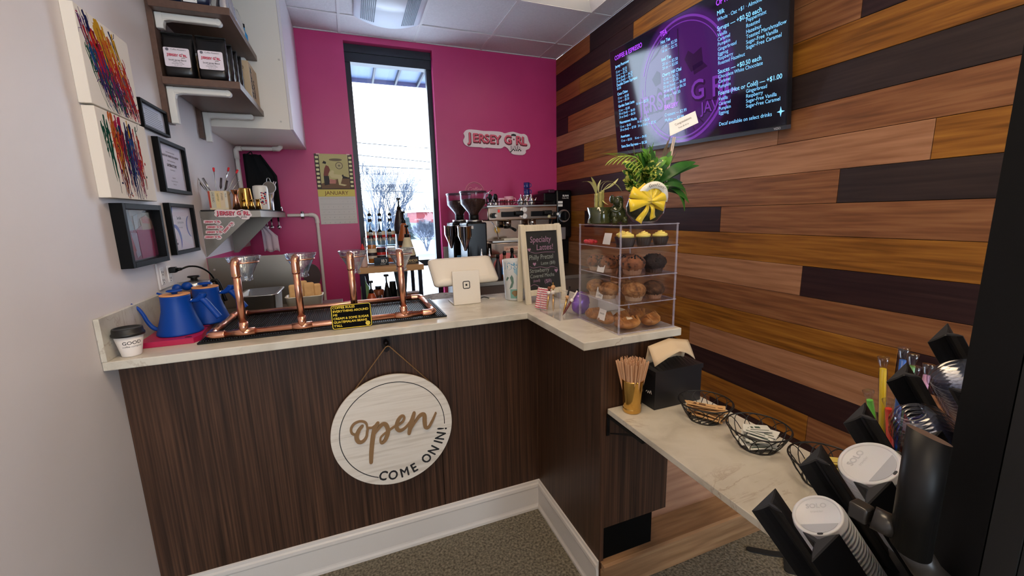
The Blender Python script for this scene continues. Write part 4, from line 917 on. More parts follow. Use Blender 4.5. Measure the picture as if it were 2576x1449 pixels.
# work table with pan and tongs crock (behind the counter, left)
o = MB().bbox(.482, .70, .51, 1.16, .97, 1.0, .002).box(.008, .4815, .51, 1.16, .97, 1.0).build('steel_work_table', m_steel2); tag(o, 'narrow stainless work surface just behind the counter at left', 'table')
mb = MB()
for x in (.03, .66):
    for y in (.53, 1.12): mb = MB().cyl((x, y, .149), (x, y, .969), .015, n=10); mb.build('leg', m_steel2, o)
t = thing('steam_pan', 'stainless steam table pan behind the copper dripper stand', 'pan', (.335, .73, 1.0005))
def tub(mb, w, d, h, k, th, rim):
    a = rect(-w*k, -d*k, w*k, d*k, .02, 4); b = rect(-w, -d, w, d, .025, 4); c = rect(-w+th, -d+th, w-th, d-th, .022, 4); e = rect(-w*k+th, -d*k+th, w*k-th, d*k-th, .018, 4); r_ = rect(-w-rim, -d-rim, w+rim, d+rim, .03, 4)
    L = [mb.verts([(u, v, z) for u, v in p]) for p, z in ((a, 0), (b, h), (r_, h), (r_, h+.004), (c, h+.004), (e, th))]
    for q in range(5):
        for i in range(len(a)): mb._f([L[q][i], L[q][(i+1) % len(a)], L[q+1][(i+1) % len(a)], L[q+1][i]], True)
    mb._f(L[0][::-1]); mb._f(L[5])
mb = MB(); tub(mb, .078, .12, .148, .9, .003, .012); mb.build('pan_body', m_steel, t)
t = thing('tongs_crock', 'cream ceramic crock full of folded tan cloths behind the second copper post', 'crock', (.53, .73, 1.0005)); mcr = mat('crock_cream', (222, 212, 190), .3)
mb = MB(); tub(mb, .088, .055, .112, .8, .005, .003); mb.build('crock', mcr, t)
mtan = noise_mix('cloth_tan', [(196, 152, 98), (214, 172, 118)], ns=30, rough=.9)
for i, (x, y, a, z, lab) in enumerate(((-.045, .0, .0, .175, 'folded tan cloth at the left of the cream crock'), (-.01, .02, .1, .19, 'tallest folded tan cloth in the middle of the crock'), (.025, -.005, -.08, .182, 'folded tan cloth right of the middle in the crock'), (.055, .015, .05, .17, 'folded tan cloth at the right of the crock'))):
    t = thing('folded_cloth', lab, 'cloth', (.53+x, .73+y, 1.012), a, 'tan cloths in the cream crock')
    MB().bbox(-.026, .026, -.012, .012, 0, z-.012, .01, seg=3).build('cloth', mtan, t)
t = thing('serving_paddle', 'dark round-ended paddle leaning on the pink wall beside the pipe', 'paddle', (.46, 2.27, .98))
MB().prism(circ(0, .1, .068, 24, .1), -.012, .0, lambda u, v, d: Vector((u, d, v))).build('paddle', mat('paddle_brown', (72, 56, 56), .5), t)
t.location = (.44, 2.25, .93)
o = MB().bbox(.30, .49, 2.10, 2.26, .149, .9295, .003).build('bin_cabinet', m_steel2); tag(o, 'plain steel cabinet standing in the corner by the white pipe', 'cabinet')

# ================================================================ BACK COUNTER with espresso machine
ZB = 1.0
t = thing('back_counter', 'back counter under the espresso machine by the pink wall', 'counter', (0, 0, 0))
MB().bbox(1.615, XW-.001, 1.3, YB-.012, ZB-.03, ZB, .002).build('counter_top', m_steel2, t)
MB().box(1.63, XW-.001, 1.36, YB-.012, .149, ZB-.031).build('cabinet_body', mat('brown_cabinet', (70, 52, 40), .5), t)
MB().box(1.62, XW-.001, 1.312, 1.318, ZB-.13, ZB-.031).build('apron_panel', mat('brown_cabinet'), t)
o = MB().bbox(1.612, XW-.002, YB-.011, YB-.0005, ZB+.0005, 1.213, .001).build('quartz_upstand', m_marble); tag(o, 'grey quartz upstand behind the espresso machine', 'backsplash')
m_em = noise_mix('machine_steel', [(120, 92, 72), (150, 122, 100)], (1, 1, 1), 4, 2, .2, metal=1.)
m_em = mat('machine_mirror', (190, 170, 152), .16, 1.)
t = thing('espresso_machine', 'two-group stainless espresso machine on the back counter', 'espresso machine', (1.885, 1.72, ZB)); W = .66
mb = MB(); mb.bbox(0, W, .06, .5, .13, .28, .006).bbox(0, W, .16, .5, .28, .46, .006); mb.build('body', m_em, t)
MB().bbox(0, W, .0, .5, .455, .57, .01).build('top_housing', m_em, t)
MB().bbox(-.002, W+.002, .01, .5, .5705, .585, .002).build('cup_tray', m_steel, t)
mb = MB().cyl((.01, .04, .615), (W-.01, .04, .615), .004, n=8).cyl((.01, .48, .615), (W-.01, .48, .615), .004, n=8)
for x in (.01, W-.01):
    mb.cyl((x, .04, .615), (x, .48, .615), .004, n=8)
    for y in (.04, .26, .48): mb.cyl((x, y, .585), (x, y, .615), .004, n=8)
mb.build('cup_rail', m_black, t)
MB().bbox(.02, W-.02, -.04, .16, .27, .285, .003).build('drip_tray', m_steel, t)
MB().bbox(.005, W-.005, -.045, .06, .17, .265, .004).build('front_panel', m_em, t)
mb = MB()
for x in (.04, W-.04):
    for y in (.1, .45): mb = MB().lathe([(.022, 0), (.022, .01), (.016, .13)], c=(x, y, 0), n=14); mb.build('foot', m_steel, t)
plates('brand_plate', [rect(.12, .195, .30, .235, .006)], (0, -.0455, 0), PX, ZV, mat('plate_cream', (214, 176, 150), .4), t, 0, .003)
letters('lettering', [('LA MARZOCCO', .21, .206, .022, dict(align='CENTER', shear=.25, bold=.02, sx=.95))], (0, -.049, 0), PX, ZV, mat('plate_red', (150, 60, 40), .5), t)
for x in (.12, .40):
    mb = MB().bbox(x-.0, x+.17, -.004, .004, .485, .53, .006); mb.build('paddle_slot', m_blackg, t)
    MB().bbox(x+.12, x+.2, -.03, 0, .495, .535, .01).build('lever', m_black, t)
for x, z in ((.335, .545), (.335, .49)):
    MB().cyl((x, -.012, z), (x, 0, z), .026, n=24).build('gauge', m_chrome, t); MB().cyl((x, -.0135, z), (x, -.012, z), .021, n=24).build('gauge_face', m_paper, t)
for x in (.045, W-.03):
    MB().cyl((x, -.045, .5), (x, 0, .5), .022, n=12).build('steam_knob', m_black, t); MB().cyl((x+.012, -.052, .5), (x+.012, -.046, .5), .012, n=14).build('knob_cap', m_paper, t)
MB().bbox(.09, .108, -.006, 0, .525, .55, .002).build('power_switch', mat('switch_red', (190, 40, 30), .4, emit=(200, 40, 30), es=.2), t)
MB().bbox(.565, .59, -.003, 0, .47, .5, .001).build('note', mat('note_yellow', (232, 222, 170), .6), t)
for x in (.2, .44):
    MB().cyl((x, .07, .41), (x, .07, .455), .035, n=20).build('group_head', m_chrome, t)
    mb = MB().cyl((x, .07, .385), (x, .07, .41), .034, n=20).tube([(x, .04, .395), (x, -.04, .39), (x, -.12, .375)], .012, n=10, rr=[.007, .011, .013]); mb.build('portafilter', m_black, t)
for x, s_ in ((.03, 1), (W-.05, -1)):
    MB().tube([(x, -.0, .45), (x+.03*s_, -.03, .40), (x+.05*s_, -.03, .3)], .0045, n=8).build('steam_wand', m_chrome, t)
MB().cyl((.135, .157, .37), (.135, .1595, .37), .028, n=24).build('emblem', m_brass, t)
MB().bbox(.13, .27, -.03, .05, .2855, .302, .003).build('drip_cloth', mat('cloth_cream', (222, 214, 196), .9), t)
# cups and jugs on the machine
def mug(lab, x, y, z, r, h, m, grp=None, handle=True, cat='mug', nm='mug', ang=0):
    t = thing(nm, lab, cat, (x, y, z), ang, grp)
    MB().lathe([(r*.85, 0), (r, .006), (r, h), (r*.92, h), (r*.88, .01)], n=24).build('cup_body', m, t)
    if handle: MB().tube(smooth([(r*.95, 0, h*.8), (r*1.5, 0, h*.8), (r*1.6, 0, h*.4), (r*.95, 0, h*.2)], 4), .004, n=8).build('handle', m, t)
    return t
m_pinkc = mat('pink_ceramic', (232, 176, 190), .3); m_navyc = mat('navy_glass', (34, 44, 110), .12)
ZC = ZB+.5855
mug('pink mug upside down on the espresso machine, left one', 2.10, 1.95, ZC, .034, .07, m_pinkc, 'pink mugs on the machine')
mug('pink mug on the espresso machine, taller right one', 2.175, 1.97, ZC, .042, .085, m_pinkc, 'pink mugs on the machine')
for i, x in enumerate((2.045, 2.085, 2.135)): mug(['small pink glass demitasse on the machine, leftmost', 'small pink glass demitasse on the machine, second from the left', 'small pink glass demitasse on the machine, third from the left'][i], x, 1.81, ZC, .018, .05, glassmat('pink_glass', (226, 170, 190), .05, 1.6), 'pink glass demitasses', cat='cup', nm='glass_cup', ang=PI*.6*i)
for i, (x, z) in enumerate(((2.225, 0), (2.325, 0))):
    t = thing('milk_jug', ['small silver creamer jug with lid on the machine, left of two', 'small silver creamer jug with lid on the machine, below the navy cups'][i], 'jug', (x, 1.80, ZC), 0, 'silver creamers on the machine')
    MB().lathe([(.022, 0), (.036, .015), (.038, .03), (.024, .055), (.02, .06), (.006, .075), (.004, .085), (.007, .092), (0, .096)], n=24).build('jug_body', m_chrome, t)
    MB().tube([(.03, 0, .03), (.045, 0, .05), (.052, 0, .065)], .005, n=8).build('spout', m_chrome, t)
t = thing('steel_pitcher', 'steel milk pitcher on the machine carrying two stacked navy cups', 'pitcher', (2.335, 1.92, ZC)); MB().lathe([(.042, 0), (.045, .01), (.042, .085), (.045, .09), (.04, .09), (.038, .012)], n=28).build('body', m_chrome, t); MB().lathe([(.001, .0905), (.043, .0905), (.043, .0925), (.001, .0925)], n=24).build('lid', m_chrome, t)
for i in range(2): mug(['navy glass espresso cup, lower of the stacked two', 'navy glass espresso cup, top of the stack on the machine'][i], 2.335, 1.92, ZC+.0935+.058*i, .028, .055, m_navyc, 'navy espresso cups', cat='cup', nm='espresso_cup')
for i, x in enumerate((1.935, 1.985)):
    t = thing('tamper', ['black handled tamper on the machine, left of two', 'black handled tamper on the machine, right of two'][i], 'tamper', (x, 1.80, ZC), 0, 'tampers on the machine'); MB().lathe([(.024, 0), (.025, .018), (.008, .026), (.007, .04)], n=20).build('base', m_chrome, t); MB().lathe([(.009, .0405), (.017, .06), (.018, .085), (.009, .1)], n=16).build('handle', m_black, t)
t = thing('bottle_opener', 'silver corkscrew standing behind the tampers on the machine', 'corkscrew', (1.965, 1.92, ZC)); MB().cyl((0, 0, 0), (0, 0, .12), .005, n=8).cyl((-.03, 0, .1), (.03, 0, .14), .006, n=8).build('corkscrew_body', m_chrome, t)
t = thing('moka_kettle', 'small steel teapot behind the pink mugs on the machine', 'teapot', (2.06, 2.05, ZC)); MB().lathe([(.035, 0), (.04, .05), (.03, .09), (.008, .1), (.006, .115)], n=20).build('pot', m_steel, t); MB().tube(smooth([(-.035, 0, .08), (-.07, 0, .08), (-.075, 0, .03)], 4), .006, n=8).build('handle', m_black, t)
# grinders
m_bean = noise_mix('coffee_beans', [(34, 20, 14), (88, 56, 38)], ns=150, detail=2, rough=.5, bump=.8)
m_hop = glassmat('hopper_plastic', (236, 232, 238), .15, 1.6)
def grinder(lab, x, y, z, bh=.45):
    t = thing('coffee_grinder', lab, 'coffee grinder', (x, y, z), 0, 'hopper grinders left of the espresso machine')
    MB().bbox(-.085, .085, -.05, .19, 0, bh, .012).build('body', m_blackg, t)
    MB().bbox(-.095, .095, -.11, .2, 0, .03, .006).build('base', m_blackg, t)
    MB().cyl((0, .03, bh), (0, .03, bh+.02), .065, n=28).build('collar', m_steel, t)
    MB().cyl((0, .03, bh+.02), (0, .03, bh+.06), .04, n=20).build('throat', m_black, t)
    MB().lathe([(.038, bh+.055), (.042, bh+.075), (.104, bh+.15), (.108, bh+.235)], c=(0, .03, 0), n=36, cap=False).build('hopper', m_hop, t)
    MB().lathe([(.036, bh+.06), (.04, bh+.078), (.1, bh+.15), (.1, bh+.185), (.05, bh+.192), (0, bh+.19)], c=(0, .03, 0), n=32).build('beans', m_bean, t)
    MB().cyl((0, .03, bh+.235), (0, .03, bh+.25), .113, n=36).build('lid', mat('lid_smoke', (70, 52, 66), .2), t)
    MB().box(-.075, -.03, -.0515, -.05, bh-.05, bh-.025).build('tag', m_paper, t)
    MB().box(-.06, -.01, -.0515, -.05, .13, .16).build('sticker', mat('sticker_blue', (90, 160, 206), .5), t)
    MB().lathe([(.012, 0), (.018, .03), (.055, .12), (.055, .19), (.058, .195)], c=(-.115, -.09, bh-.22), n=28, cap=True).build('dosing_funnel', m_chrome, t)
    MB().bbox(-.13, -.06, -.09, -.02, bh-.12, bh-.09, .003).build('bracket', m_steel, t)
    return t
grinder('nearer hopper coffee grinder half full of beans beside the espresso machine', 1.74, 1.62, ZB)
g2 = dup(bpy.data.objects['coffee_grinder'], (1.705, 1.96, ZB), 0, 'farther coffee grinder with dark hopper, behind the nearer grinder')
t = thing('bulk_grinder', 'tall black bulk coffee grinder with round dial beside the plank wall', 'coffee grinder', (2.55, 1.98, ZB))
MB().bbox(0, .13, .02, .3, .0, .70, .01).bbox(.12, .295, .0, .3, .26, .73, .02).bbox(.12, .295, .06, .3, 0, .259, .01).build('body', m_blackg, t)
MB().bbox(.05, .12, .0205, .28, .70, .735, .01).build('hopper_lid', mat('lid_maroon', (60, 22, 44), .3), t)
MB().cyl((.2, -.012, .48), (.2, .0, .48), .062, n=36).build('dial_plate', m_chrome, t); MB().cyl((.2, -.03, .48), (.2, -.0125, .48), .047, n=28).build('dial', m_blackg, t)
MB().bbox(.192, .212, -.04, -.03, .44, .52, .004).build('dial_pointer', m_black, t)
MB().bbox(.15, .215, -.02, .0, .25, .37, .004).build('chute', m_steel, t)
letters('lettering', [('BUNN', .19, .665, .024, dict(bold=.03)), ('Coffee Mill', .185, .645, .016)], (0, -.001, 0), PX, ZV, m_paper, t)
plates('labels', [rect(.14, .60, .19, .622), rect(.14, .57, .19, .592)], (0, -.001, 0), PX, ZV, m_paper, t)
# bottles and tools standing in front of the machine
for i, (x, lab) in enumerate(((1.72, 'black-capped dropper bottle in front of the grinder, left'), (1.785, 'black-capped dropper bottle in front of the grinder, right'))):
    t = thing('dropper_bottle', lab, 'bottle', (x, 1.4, ZB), 0, 'dropper bottles by the grinder'); MB().lathe([(.018, 0), (.02, .01), (.017, .13), (.01, .16), (.009, .18)], n=16).build('body', m_blackg, t); MB().lathe([(.009, .1805), (.012, .19), (.006, .21), (.004, .25)], n=12).build('dropper', m_chrome, t)
for i, (x, h, m, lab) in enumerate(((1.845, .19, m_blabd, 'short brown syrup bottle with dark cap under the machine, left'), (1.90, .215, mat('syr_brown', (110, 62, 34), .3), 'brown syrup bottle with blue label under the machine'), (1.965, .235, m_blackg, 'black bottle with notched cap under the machine, left of two'), (2.035, .235, m_blackg, 'black bottle with notched cap under the machine, right of two'))):
    t = thing('squeeze_bottle', lab, 'bottle', (x, 1.38, ZB), 0, 'bottles under the espresso machine'); MB().lathe([(.024, 0), (.026, .01), (.024, h*.6), (.012, h*.8), (.012, h*.9)], n=18).build('body', m, t); MB().lathe([(.014, h*.9+.0005), (.014, h), (.01, h+.01)], n=12).build('cap', m_black, t)
    if i == 1: MB().lathe([(.0266, .04), (.0262, .10)], n=18, cap=False).build('label', mat('label_blue', (70, 130, 200), .5), t)
t = thing('pink_cloth', 'crumpled pink cloth lying between the bottles under the machine', 'cloth', (1.95, 1.47, ZB)); mb = MB()
mb.ball((0, 0, .1), .1, 20, 14, (1.1, .5, .98), jit=.06); mb.build('cloth', mat('cloth_pink', (226, 132, 132), .9), t)
# ================================================================ ON THE COUNTER (z = 1.07)
Z0 = 1.0705
# paper cup
t = thing('paper_cup', 'white paper coffee cup with black lid and GOOD lettering at the counter end', 'cup', (.058, .058, Z0))
MB().lathe([(.026, 0), (.0265, .002), (.0405, .078), (.0385, .078), (.025, .004)], n=40).build('cup_body', mat('cup_paper', (226, 218, 212), .6), t)
MB().lathe([(.0435, .070), (.0445, .076), (.0435, .079), (.0415, .081), (.0405, .093), (.039, .096), (.035, .096), (.034, .0925), (.0, .0925)], n=40).build('lid', mat('lid_black', (24, 24, 24), .45), t)
def wrap_text(name, s, size, z, r0, z0, r1, z1, ang, m, parent, **k):
    vs_, fs = text_bm(s, 1, 'CENTER', **k); mb = MB(); L = []
    for x, y, _ in vs_:
        h = z+y*size; r = r0+(r1-r0)*(h-z0)/(z1-z0)+.0004+_; a = ang+x*size/r; L.append((r*math.cos(a), r*math.sin(a), h))
    nv = mb.verts(L)
    for f in fs: mb._f([nv[i] for i in f])
    return mb.build(name, m, parent, fix=False)
wrap_text('lettering', 'GOOD', .0165, .043, .0265, .002, .0405, .078, -PI/2+.55, m_ink, t, bold=.01)
wrap_text('small_lettering', 'coffee company', .0085, .033, .0265, .002, .0405, .078, -PI/2+.55, m_ink, t, shear=.3)
# magenta kettle stand and kettles
m_mag = mat('magenta_board', (176, 24, 72), .4)
mb = MB(); mb.prism([(.048, .125), (.213, .125), (.228, .165), (.195, .48), (.03, .48)], 0, .02, lambda u, v, d: Vector((u, v, Z0+d)))
o = mb.build('kettle_board', m_mag); tag(o, 'magenta painted board carrying the blue kettles', 'board')
mb = MB()
for x, y in ((.192, .148), (.212, .3)): mb.prism(circ(x, y, .0115, 16, .007), .0, .0006, lambda u, v, d: Vector((u, v, Z0+.0201+d)))
mb.build('finger_holes', mat('hole_dark', (60, 6, 26), .7), o)
m_blue = mat('kettle_blue', (2, 62, 150), .45, spec=.3); m_wdl = mat('wood_lid', (226, 158, 104), .5)
def kettle(lab, loc, rz):
    t = thing('gooseneck_kettle', lab, 'kettle', loc, rz, 'blue gooseneck kettles')
    MB().lathe([(.070, 0), (.073, .003), (.0725, .008), (.066, .03), (.057, .06), (.0495, .09), (.047, .115), (.0465, .142), (.0475, .147)], n=48).build('body', m_blue, t)
    MB().lathe([(.0470, .1475), (.0470, .1515), (.0465, .152)], n=48).build('lid', m_wdl, t)
    MB().lathe([(.009, .1525), (.010, .158), (.018, .160), (.025, .163), (.025, .166), (.02, .1685), (0, .169)], n=32).build('lid_knob', m_blue, t)
    MB().tube(smooth([(-.062, 0, .018), (-.085, 0, .024), (-.102, 0, .05), (-.112, 0, .08), (-.125, 0, .105), (-.15, 0, .125), (-.170, 0, .136)], 6), .006, n=12, rr=[.0085-.0045*i/36 for i in range(37)]).build('spout', m_blue, t)
    mb = MB(); mb.tube(smooth([(.046, 0, .122), (.064, 0, .122), (.078, 0, .128), (.092, 0, .140), (.094, 0, .149)], 5), .009, n=14, rr=[.006+.008*min(1, i/12) for i in range(21)], flat=(1, .9))
    mb.tube(smooth([(.082, 0, .132), (.098, 0, .115), (.116, 0, .085), (.138, 0, .048)], 5), .0125, n=14, rr=[.010, .011, .012]+[.013]*13, flat=(1, .85)); mb.build('handle', m_blue, t)
    MB().cyl((.0465, 0, .1225), (.056, 0, .1225), .0068, n=14).build('handle_ring', m_chrome, t)
    return t
kettle('blue gooseneck kettle with orange-wood lid, nearest of the kettles', (.142, .238, Z0+.0202), -.12)
for (x, y, lab) in ((.195, .40, 'second blue gooseneck kettle with orange-wood lid, behind the nearest one'),): dup(bpy.data.objects['gooseneck_kettle'], (x, y, Z0+.0202), -.05, lab)
for x, y, lab in ((.245, .19, 'round blue knob stub beside the nearest kettle'), (.268, .35, 'round blue knob stub beside the second kettle')): pass
t = thing('electric_kettle', 'black electric warmer with steel lidded pot behind the blue kettles', 'appliance', (.30, .60-.14, Z0)); t.location = (.262, .425, Z0); 
t.location = (.10, .60, 1.0005)
MB().bbox(-.075, .085, -.07, .07, .0, .175, .012).build('base', m_blackg, t)
MB().lathe([(.05, .176), (.064, .18), (.066, .235), (.062, .243), (.02, .25), (0, .251)], n=40).build('pot', m_steel, t)
MB().lathe([(.014, .251), (.012, .257), (.024, .262), (.023, .268), (0, .27)], n=24).build('pot_knob', m_black, t)
MB().tube(smooth([(.06, .0, .235), (.085, -.0, .24), (.098, 0, .2), (.11, 0, .14)], 5), .008, n=10).build('handle', m_black, t)
t = thing('blue_grinder_knob', 'small blue twin-lobed holder behind the nearest kettle lid', 'holder', (.115, .46, Z0+.0))
t.location = (.10, .43, Z0+.0205)
MB().cyl((0, 0, 0), (0, 0, .13), .004, n=8).build('stem', m_blue, t)
mb = MB().ball((-.012, 0, .145), .018, 16, 10, (1, .8, 1.1)).ball((.02, .01, .152), .018, 16, 10, (1.1, .8, 1)); mb.build('lobes', m_blue, t)
# rubber bar mat
t = thing('bar_mat', 'long black ribbed rubber bar mat under the copper dripper stand', 'mat', (0, 0, Z0))
MB().bbox(.232, 1.152, .09, .492, 0, .007, .002).build('mat_base', m_black, t)
mb = MB()
for i in range(112): x = .24+.0081*i; mb.box(x, x+.0038, .10, .482, .0071, .011)
mb.build('ribs', mat('mat_rib', (22, 22, 24), .55), t)
# copper pour-over stand
t = thing('pour_over_stand', 'four-station copper pipe pour-over stand on the black bar mat', 'dripper stand', (0, 0, Z0))
zc = .0245; R = .0128; c = [(.268, .108), (1.098, .108), (1.098, .478), (.268, .478)]
def seg(a, b, nm): MB().cyl(a, b, R, n=20).build(nm, m_copper, t)
k = .03
seg((.268+k, .108, zc), (1.098-k, .108, zc), 'front_pipe'); seg((.268+k, .478, zc), (1.098-k, .478, zc), 'back_pipe'); seg((.268, .108+k, zc), (.268, .478-k, zc), 'side_pipe'); seg((1.098, .108+k, zc), (1.098, .478-k, zc), 'side_pipe')
for (x, y), (sx, sy) in zip(c, ((1, 1), (-1, 1), (-1, -1), (1, -1))):
    pts = [(x+sx*.05, y, zc), (x+sx*.028, y, zc), (x+sx*.012, y+sy*.002, zc), (x+sx*.002, y+sy*.012, zc), (x, y+sy*.028, zc), (x, y+sy*.05, zc)]
    MB().tube(smooth(pts, 4), .0152, n=20).build('elbow', m_copper, t)
PXS = (.380, .578, .776, .970)
for x in PXS:
    MB().cyl((x-.036, .108, zc), (x+.036, .108, zc), .0155, n=20).cyl((x, .108, zc), (x, .108, zc+.04), .0155, n=20).build('tee', m_copper, t)
    q = MB().cyl((x, .108, zc+.035), (x, .108, .27), R, n=20).build('post', m_copper, t)
    MB().tube(smooth([(x, .108, .235), (x, .108, .268), (x, .112, .284), (x, .124, .292), (x, .142, .293)], 5), .0152, n=20).build('elbow', m_copper, q)
    MB().cyl((x, .0925, .245), (x, .095, .245), .003, n=10).build('screw', m_brass, q)
    pts = [(x+.0, .145, .288)]; cx = x+.012
    ring = [(cx+.05*math.cos(a), .192+.05*math.sin(a), .282) for a in [-PI/2-.4-2*PI*i/26*.98 for i in range(27)]]
    MB().tube([(x-.002, .13, .288), (x-.004, .14, .284)]+ring, .0026, n=8).build('wire_ring', m_copper, t)
# ribbed glass drippers
m_vg = glassmat('ribbed_glass', (238, 244, 250), .08, 2.1, pwr=3)
def dripper(lab, loc):
    t = thing('glass_dripper', lab, 'dripper', loc, 0, 'ribbed glass drippers')
    mb = MB(); n = 96
    def ring(r, z, fl, tw): return [mb.b.verts.new(((r+fl*math.cos(24*(2*PI*i/n)+tw))*math.cos(2*PI*i/n), (r+fl*math.cos(24*(2*PI*i/n)+tw))*math.sin(2*PI*i/n), z)) for i in range(n)]
    outs = [(.016, 0, .0002), (.022, .003, .0006), (.0225, .01, .0006), (.019, .014, .0006), (.028, .034, .0014), (.038, .055, .0018), (.047, .074, .002), (.052, .083, .0016), (.0545, .088, .0012), (.059, .097, .0008)]
    ins = [(.0565, .097, .0002), (.05, .084, .0012), (.035, .055, .0012), (.017, .016, .0005), (.0125, .0, .0)]
    L = [ring(r, z, f, z*70) for r, z, f in outs]+[ring(r, z, f, z*70+1.2) for r, z, f in ins]
    for a, b_ in zip(L, L[1:]+L[:1]):
        for i in range(n): mb._f([a[i], a[(i+1) % n], b_[(i+1) % n], b_[i]], True)
    mb.build('cone', m_vg, t); return t
labs = ['ribbed glass dripper in the leftmost copper ring, nearest the blue kettles', 'ribbed glass dripper in the second copper ring from the left', 'ribbed glass dripper in the third copper ring from the left', 'ribbed glass dripper in the rightmost copper ring, nearest the white register']
dripper(labs[0], (PXS[0]+.012, .192, 1.279))
for i in (1, 2, 3): dup(bpy.data.objects['glass_dripper'], (PXS[i]+.012, .192, 1.279), .3*i, labs[i])
# yellow-on-black coffee rules plate
t = thing('slogan_sign', 'black sign with yellow border and COFFEE RULES lettering leaning on the copper pipe', 'sign', (0, 0, 0))
O = (.686, .082, 1.0712); U = (1, .0, 0); V = (0, .09, 1)
m_yel = mat('sign_yellow', (236, 208, 40), .5)
plates('plate', [rect(0, 0, .152, .098, .008)], O, U, V, mat('sign_matte_black', (5, 5, 6), .7, spec=.08), t, 0, .003)
Mx = basis(O, U, V); mb = MB(); pts = rect(.0025, .0025, .1495, .0955, .007); ribbon(mb, pts+[pts[0]], .0022, lambda u, v, d: Mx @ Vector((u, v, d)), .0031, .0036); mb.build('border', m_yel, t)
letters('lettering', [(s, .007, .083-.0146*i, .0128, dict(bold=.02, sx=1.0)) for i, s in enumerate(('COFFEE RULES', 'EVERYTHING AROUND', 'ME', 'CREAM & SOME SUGAR', 'GUATEMALAN BEANS', "Y'ALL"))], O, U, V, m_yel, t, off=.0034)
mb = MB(); mb.prism(circ(.135, .014, .009, 18), .0031, .0035, lambda u, v, d: Mx @ Vector((u, v, d))); mb.build('bean_emblem', m_yel, t)
mb = MB(); fnb = lambda u, v, d: Mx @ Vector((u, v, d))
for q in ([(.129, .018), (.134, .015), (.136, .009)], [(.133, .021), (.139, .017), (.141, .011)], [(.128, .012), (.131, .009)]): ribbon(mb, q, .0013, fnb, .0036, .0038)
mb.build('bean_lines', m_blackg, t)
# register
m_reg = mat('register_white', (222, 214, 200), .3)
t = thing('cash_register', 'white tablet point-of-sale register on its stand, seen from behind', 'register', (1.301, .30, Z0))
MB().bbox(-.069, .071, -.004, .006, .0, .17, .003, M=Matrix.Translation((0, .0, 0)) @ Matrix.Rotation(-.06, 4, 'X')).build('stand_neck', m_reg, t)
MB().bbox(-.069, .071, -.002, .13, 0, .007, .003).build('stand_base', m_reg, t)
Ms = Matrix.Translation((.012, .092, .158)) @ Matrix.Rotation(.08, 4, 'Z') @ Matrix.Rotation(-.80, 4, 'X')
# screen slab: local x = width, z = height, -y = back
pts = rect(-.172, -.085, .172, .085, .018, 5); mb = MB()
def slab(z, k, dz=0): return mb.verts([Ms @ Vector((u*k, z, v*k+dz)) for u, v in pts])
L = [slab(.006, 1), slab(-.004, 1), slab(-.018, .9, .0), slab(-.024, .7)]
for a, b_ in zip(L, L[1:]):
    for i in range(len(pts)): mb._f([a[i], a[(i+1) % len(pts)], b_[(i+1) % len(pts)], b_[i]], True)
mb._f(L[0][::-1]); mb._f(L[-1]); mb.build('screen_shell', m_reg, t)
plates('screen_rim', [pts], Ms @ Vector((0, .0062, 0)), Ms.to_3x3() @ Vector((-1, 0, 0)), Ms.to_3x3() @ Vector((0, 0, 1)), mat('screen_dark', (34, 36, 40), .2), t, 0, .003)
Mn = Matrix.Rotation(-.06, 4, 'X'); O = Mn @ Vector((-.0, -.0045, .098)); Vv = Mn.to_3x3() @ Vector((0, 0, 1))
mb = MB(); Mx = basis(O, PX, Vv); fnr = lambda u, v, d: Mx @ Vector((u, v, d))
a = rect(-.0165, -.0175, .0165, .0175, .006); ribbon(mb, a+[a[0]], .0042, fnr, 0, .0006); mb.prism(rect(-.0048, -.005, .0048, .005, .001), 0, .0006, fnr); mb.build('square_emblem', m_ink, t)
o = MB().tube(smooth([(1.372, .36, Z0+.004), (1.41, .375, Z0+.012), (1.44, .37, Z0+.004)], 6), .0025).build('register_cable', m_black); tag(o, 'short black cable looping out beside the register stand', 'cable')
o = MB().bbox(1.436, 1.468, .360, .385, Z0, Z0+.004, .0015).build('cable_grommet', mat('grommet', (216, 206, 190), .5)); tag(o, 'small cream cable cover on the counter beside the register', 'grommet')
# seaside tumbler / vase
t = thing('seaside_canister', 'tall white canister printed with seahorse and shells beside the chalkboard', 'canister', (1.565, .312, Z0))
MB().lathe([(.050, 0), (.053, .004), (.0635, .205), (.0645, .208), (.061, .208), (.050, .006)], n=48).build('body', mat('canister_white', (214, 220, 224), .25), t)
def on_cyl(name, polys, mats, parent, r0=.053, z0=.004, r1=.0635, z1=.205, a0=-PI/2, eps=.0004):
    mb = MB()
    for pts, mi in polys:
        mb.mi = mi
        # subdivide and fan so that patches follow the curve
        vs_ = []
        for i in range(len(pts)):
            (u0, v0), (u1, v1) = pts[i], pts[(i+1) % len(pts)]
            for q in range(4): vs_.append((u0+(u1-u0)*q/4, v0+(v1-v0)*q/4))
        cu = sum(p[0] for p in vs_)/len(vs_); cv = sum(p[1] for p in vs_)/len(vs_)
        def P(u, v): r = r0+(r1-r0)*(v-z0)/(z1-z0)+eps+mi*.00008; return (r*math.cos(a0+u/r), r*math.sin(a0+u/r), v)
        rings = [[mb.b.verts.new(P(cu+(u-cu)*f, cv+(v-cv)*f)) for u, v in vs_] for f in (1, .66, .33)]; cc = mb.b.verts.new(P(cu, cv)); n = len(vs_)
        for a, b_ in zip(rings, rings[1:]):
            for i in range(n): mb._f([a[i], a[(i+1) % n], b_[(i+1) % n], b_[i]], True)
        for i in range(n): mb._f([rings[-1][i], rings[-1][(i+1) % n], cc], True)
    return mb.build(name, mats, parent, fix=True)
shell = lambda cx, cy, r: [(cx, cy-r)]+[(cx+r*math.cos(a), cy+r*.9*math.sin(a)) for a in [PI*i/10 for i in range(11)]]
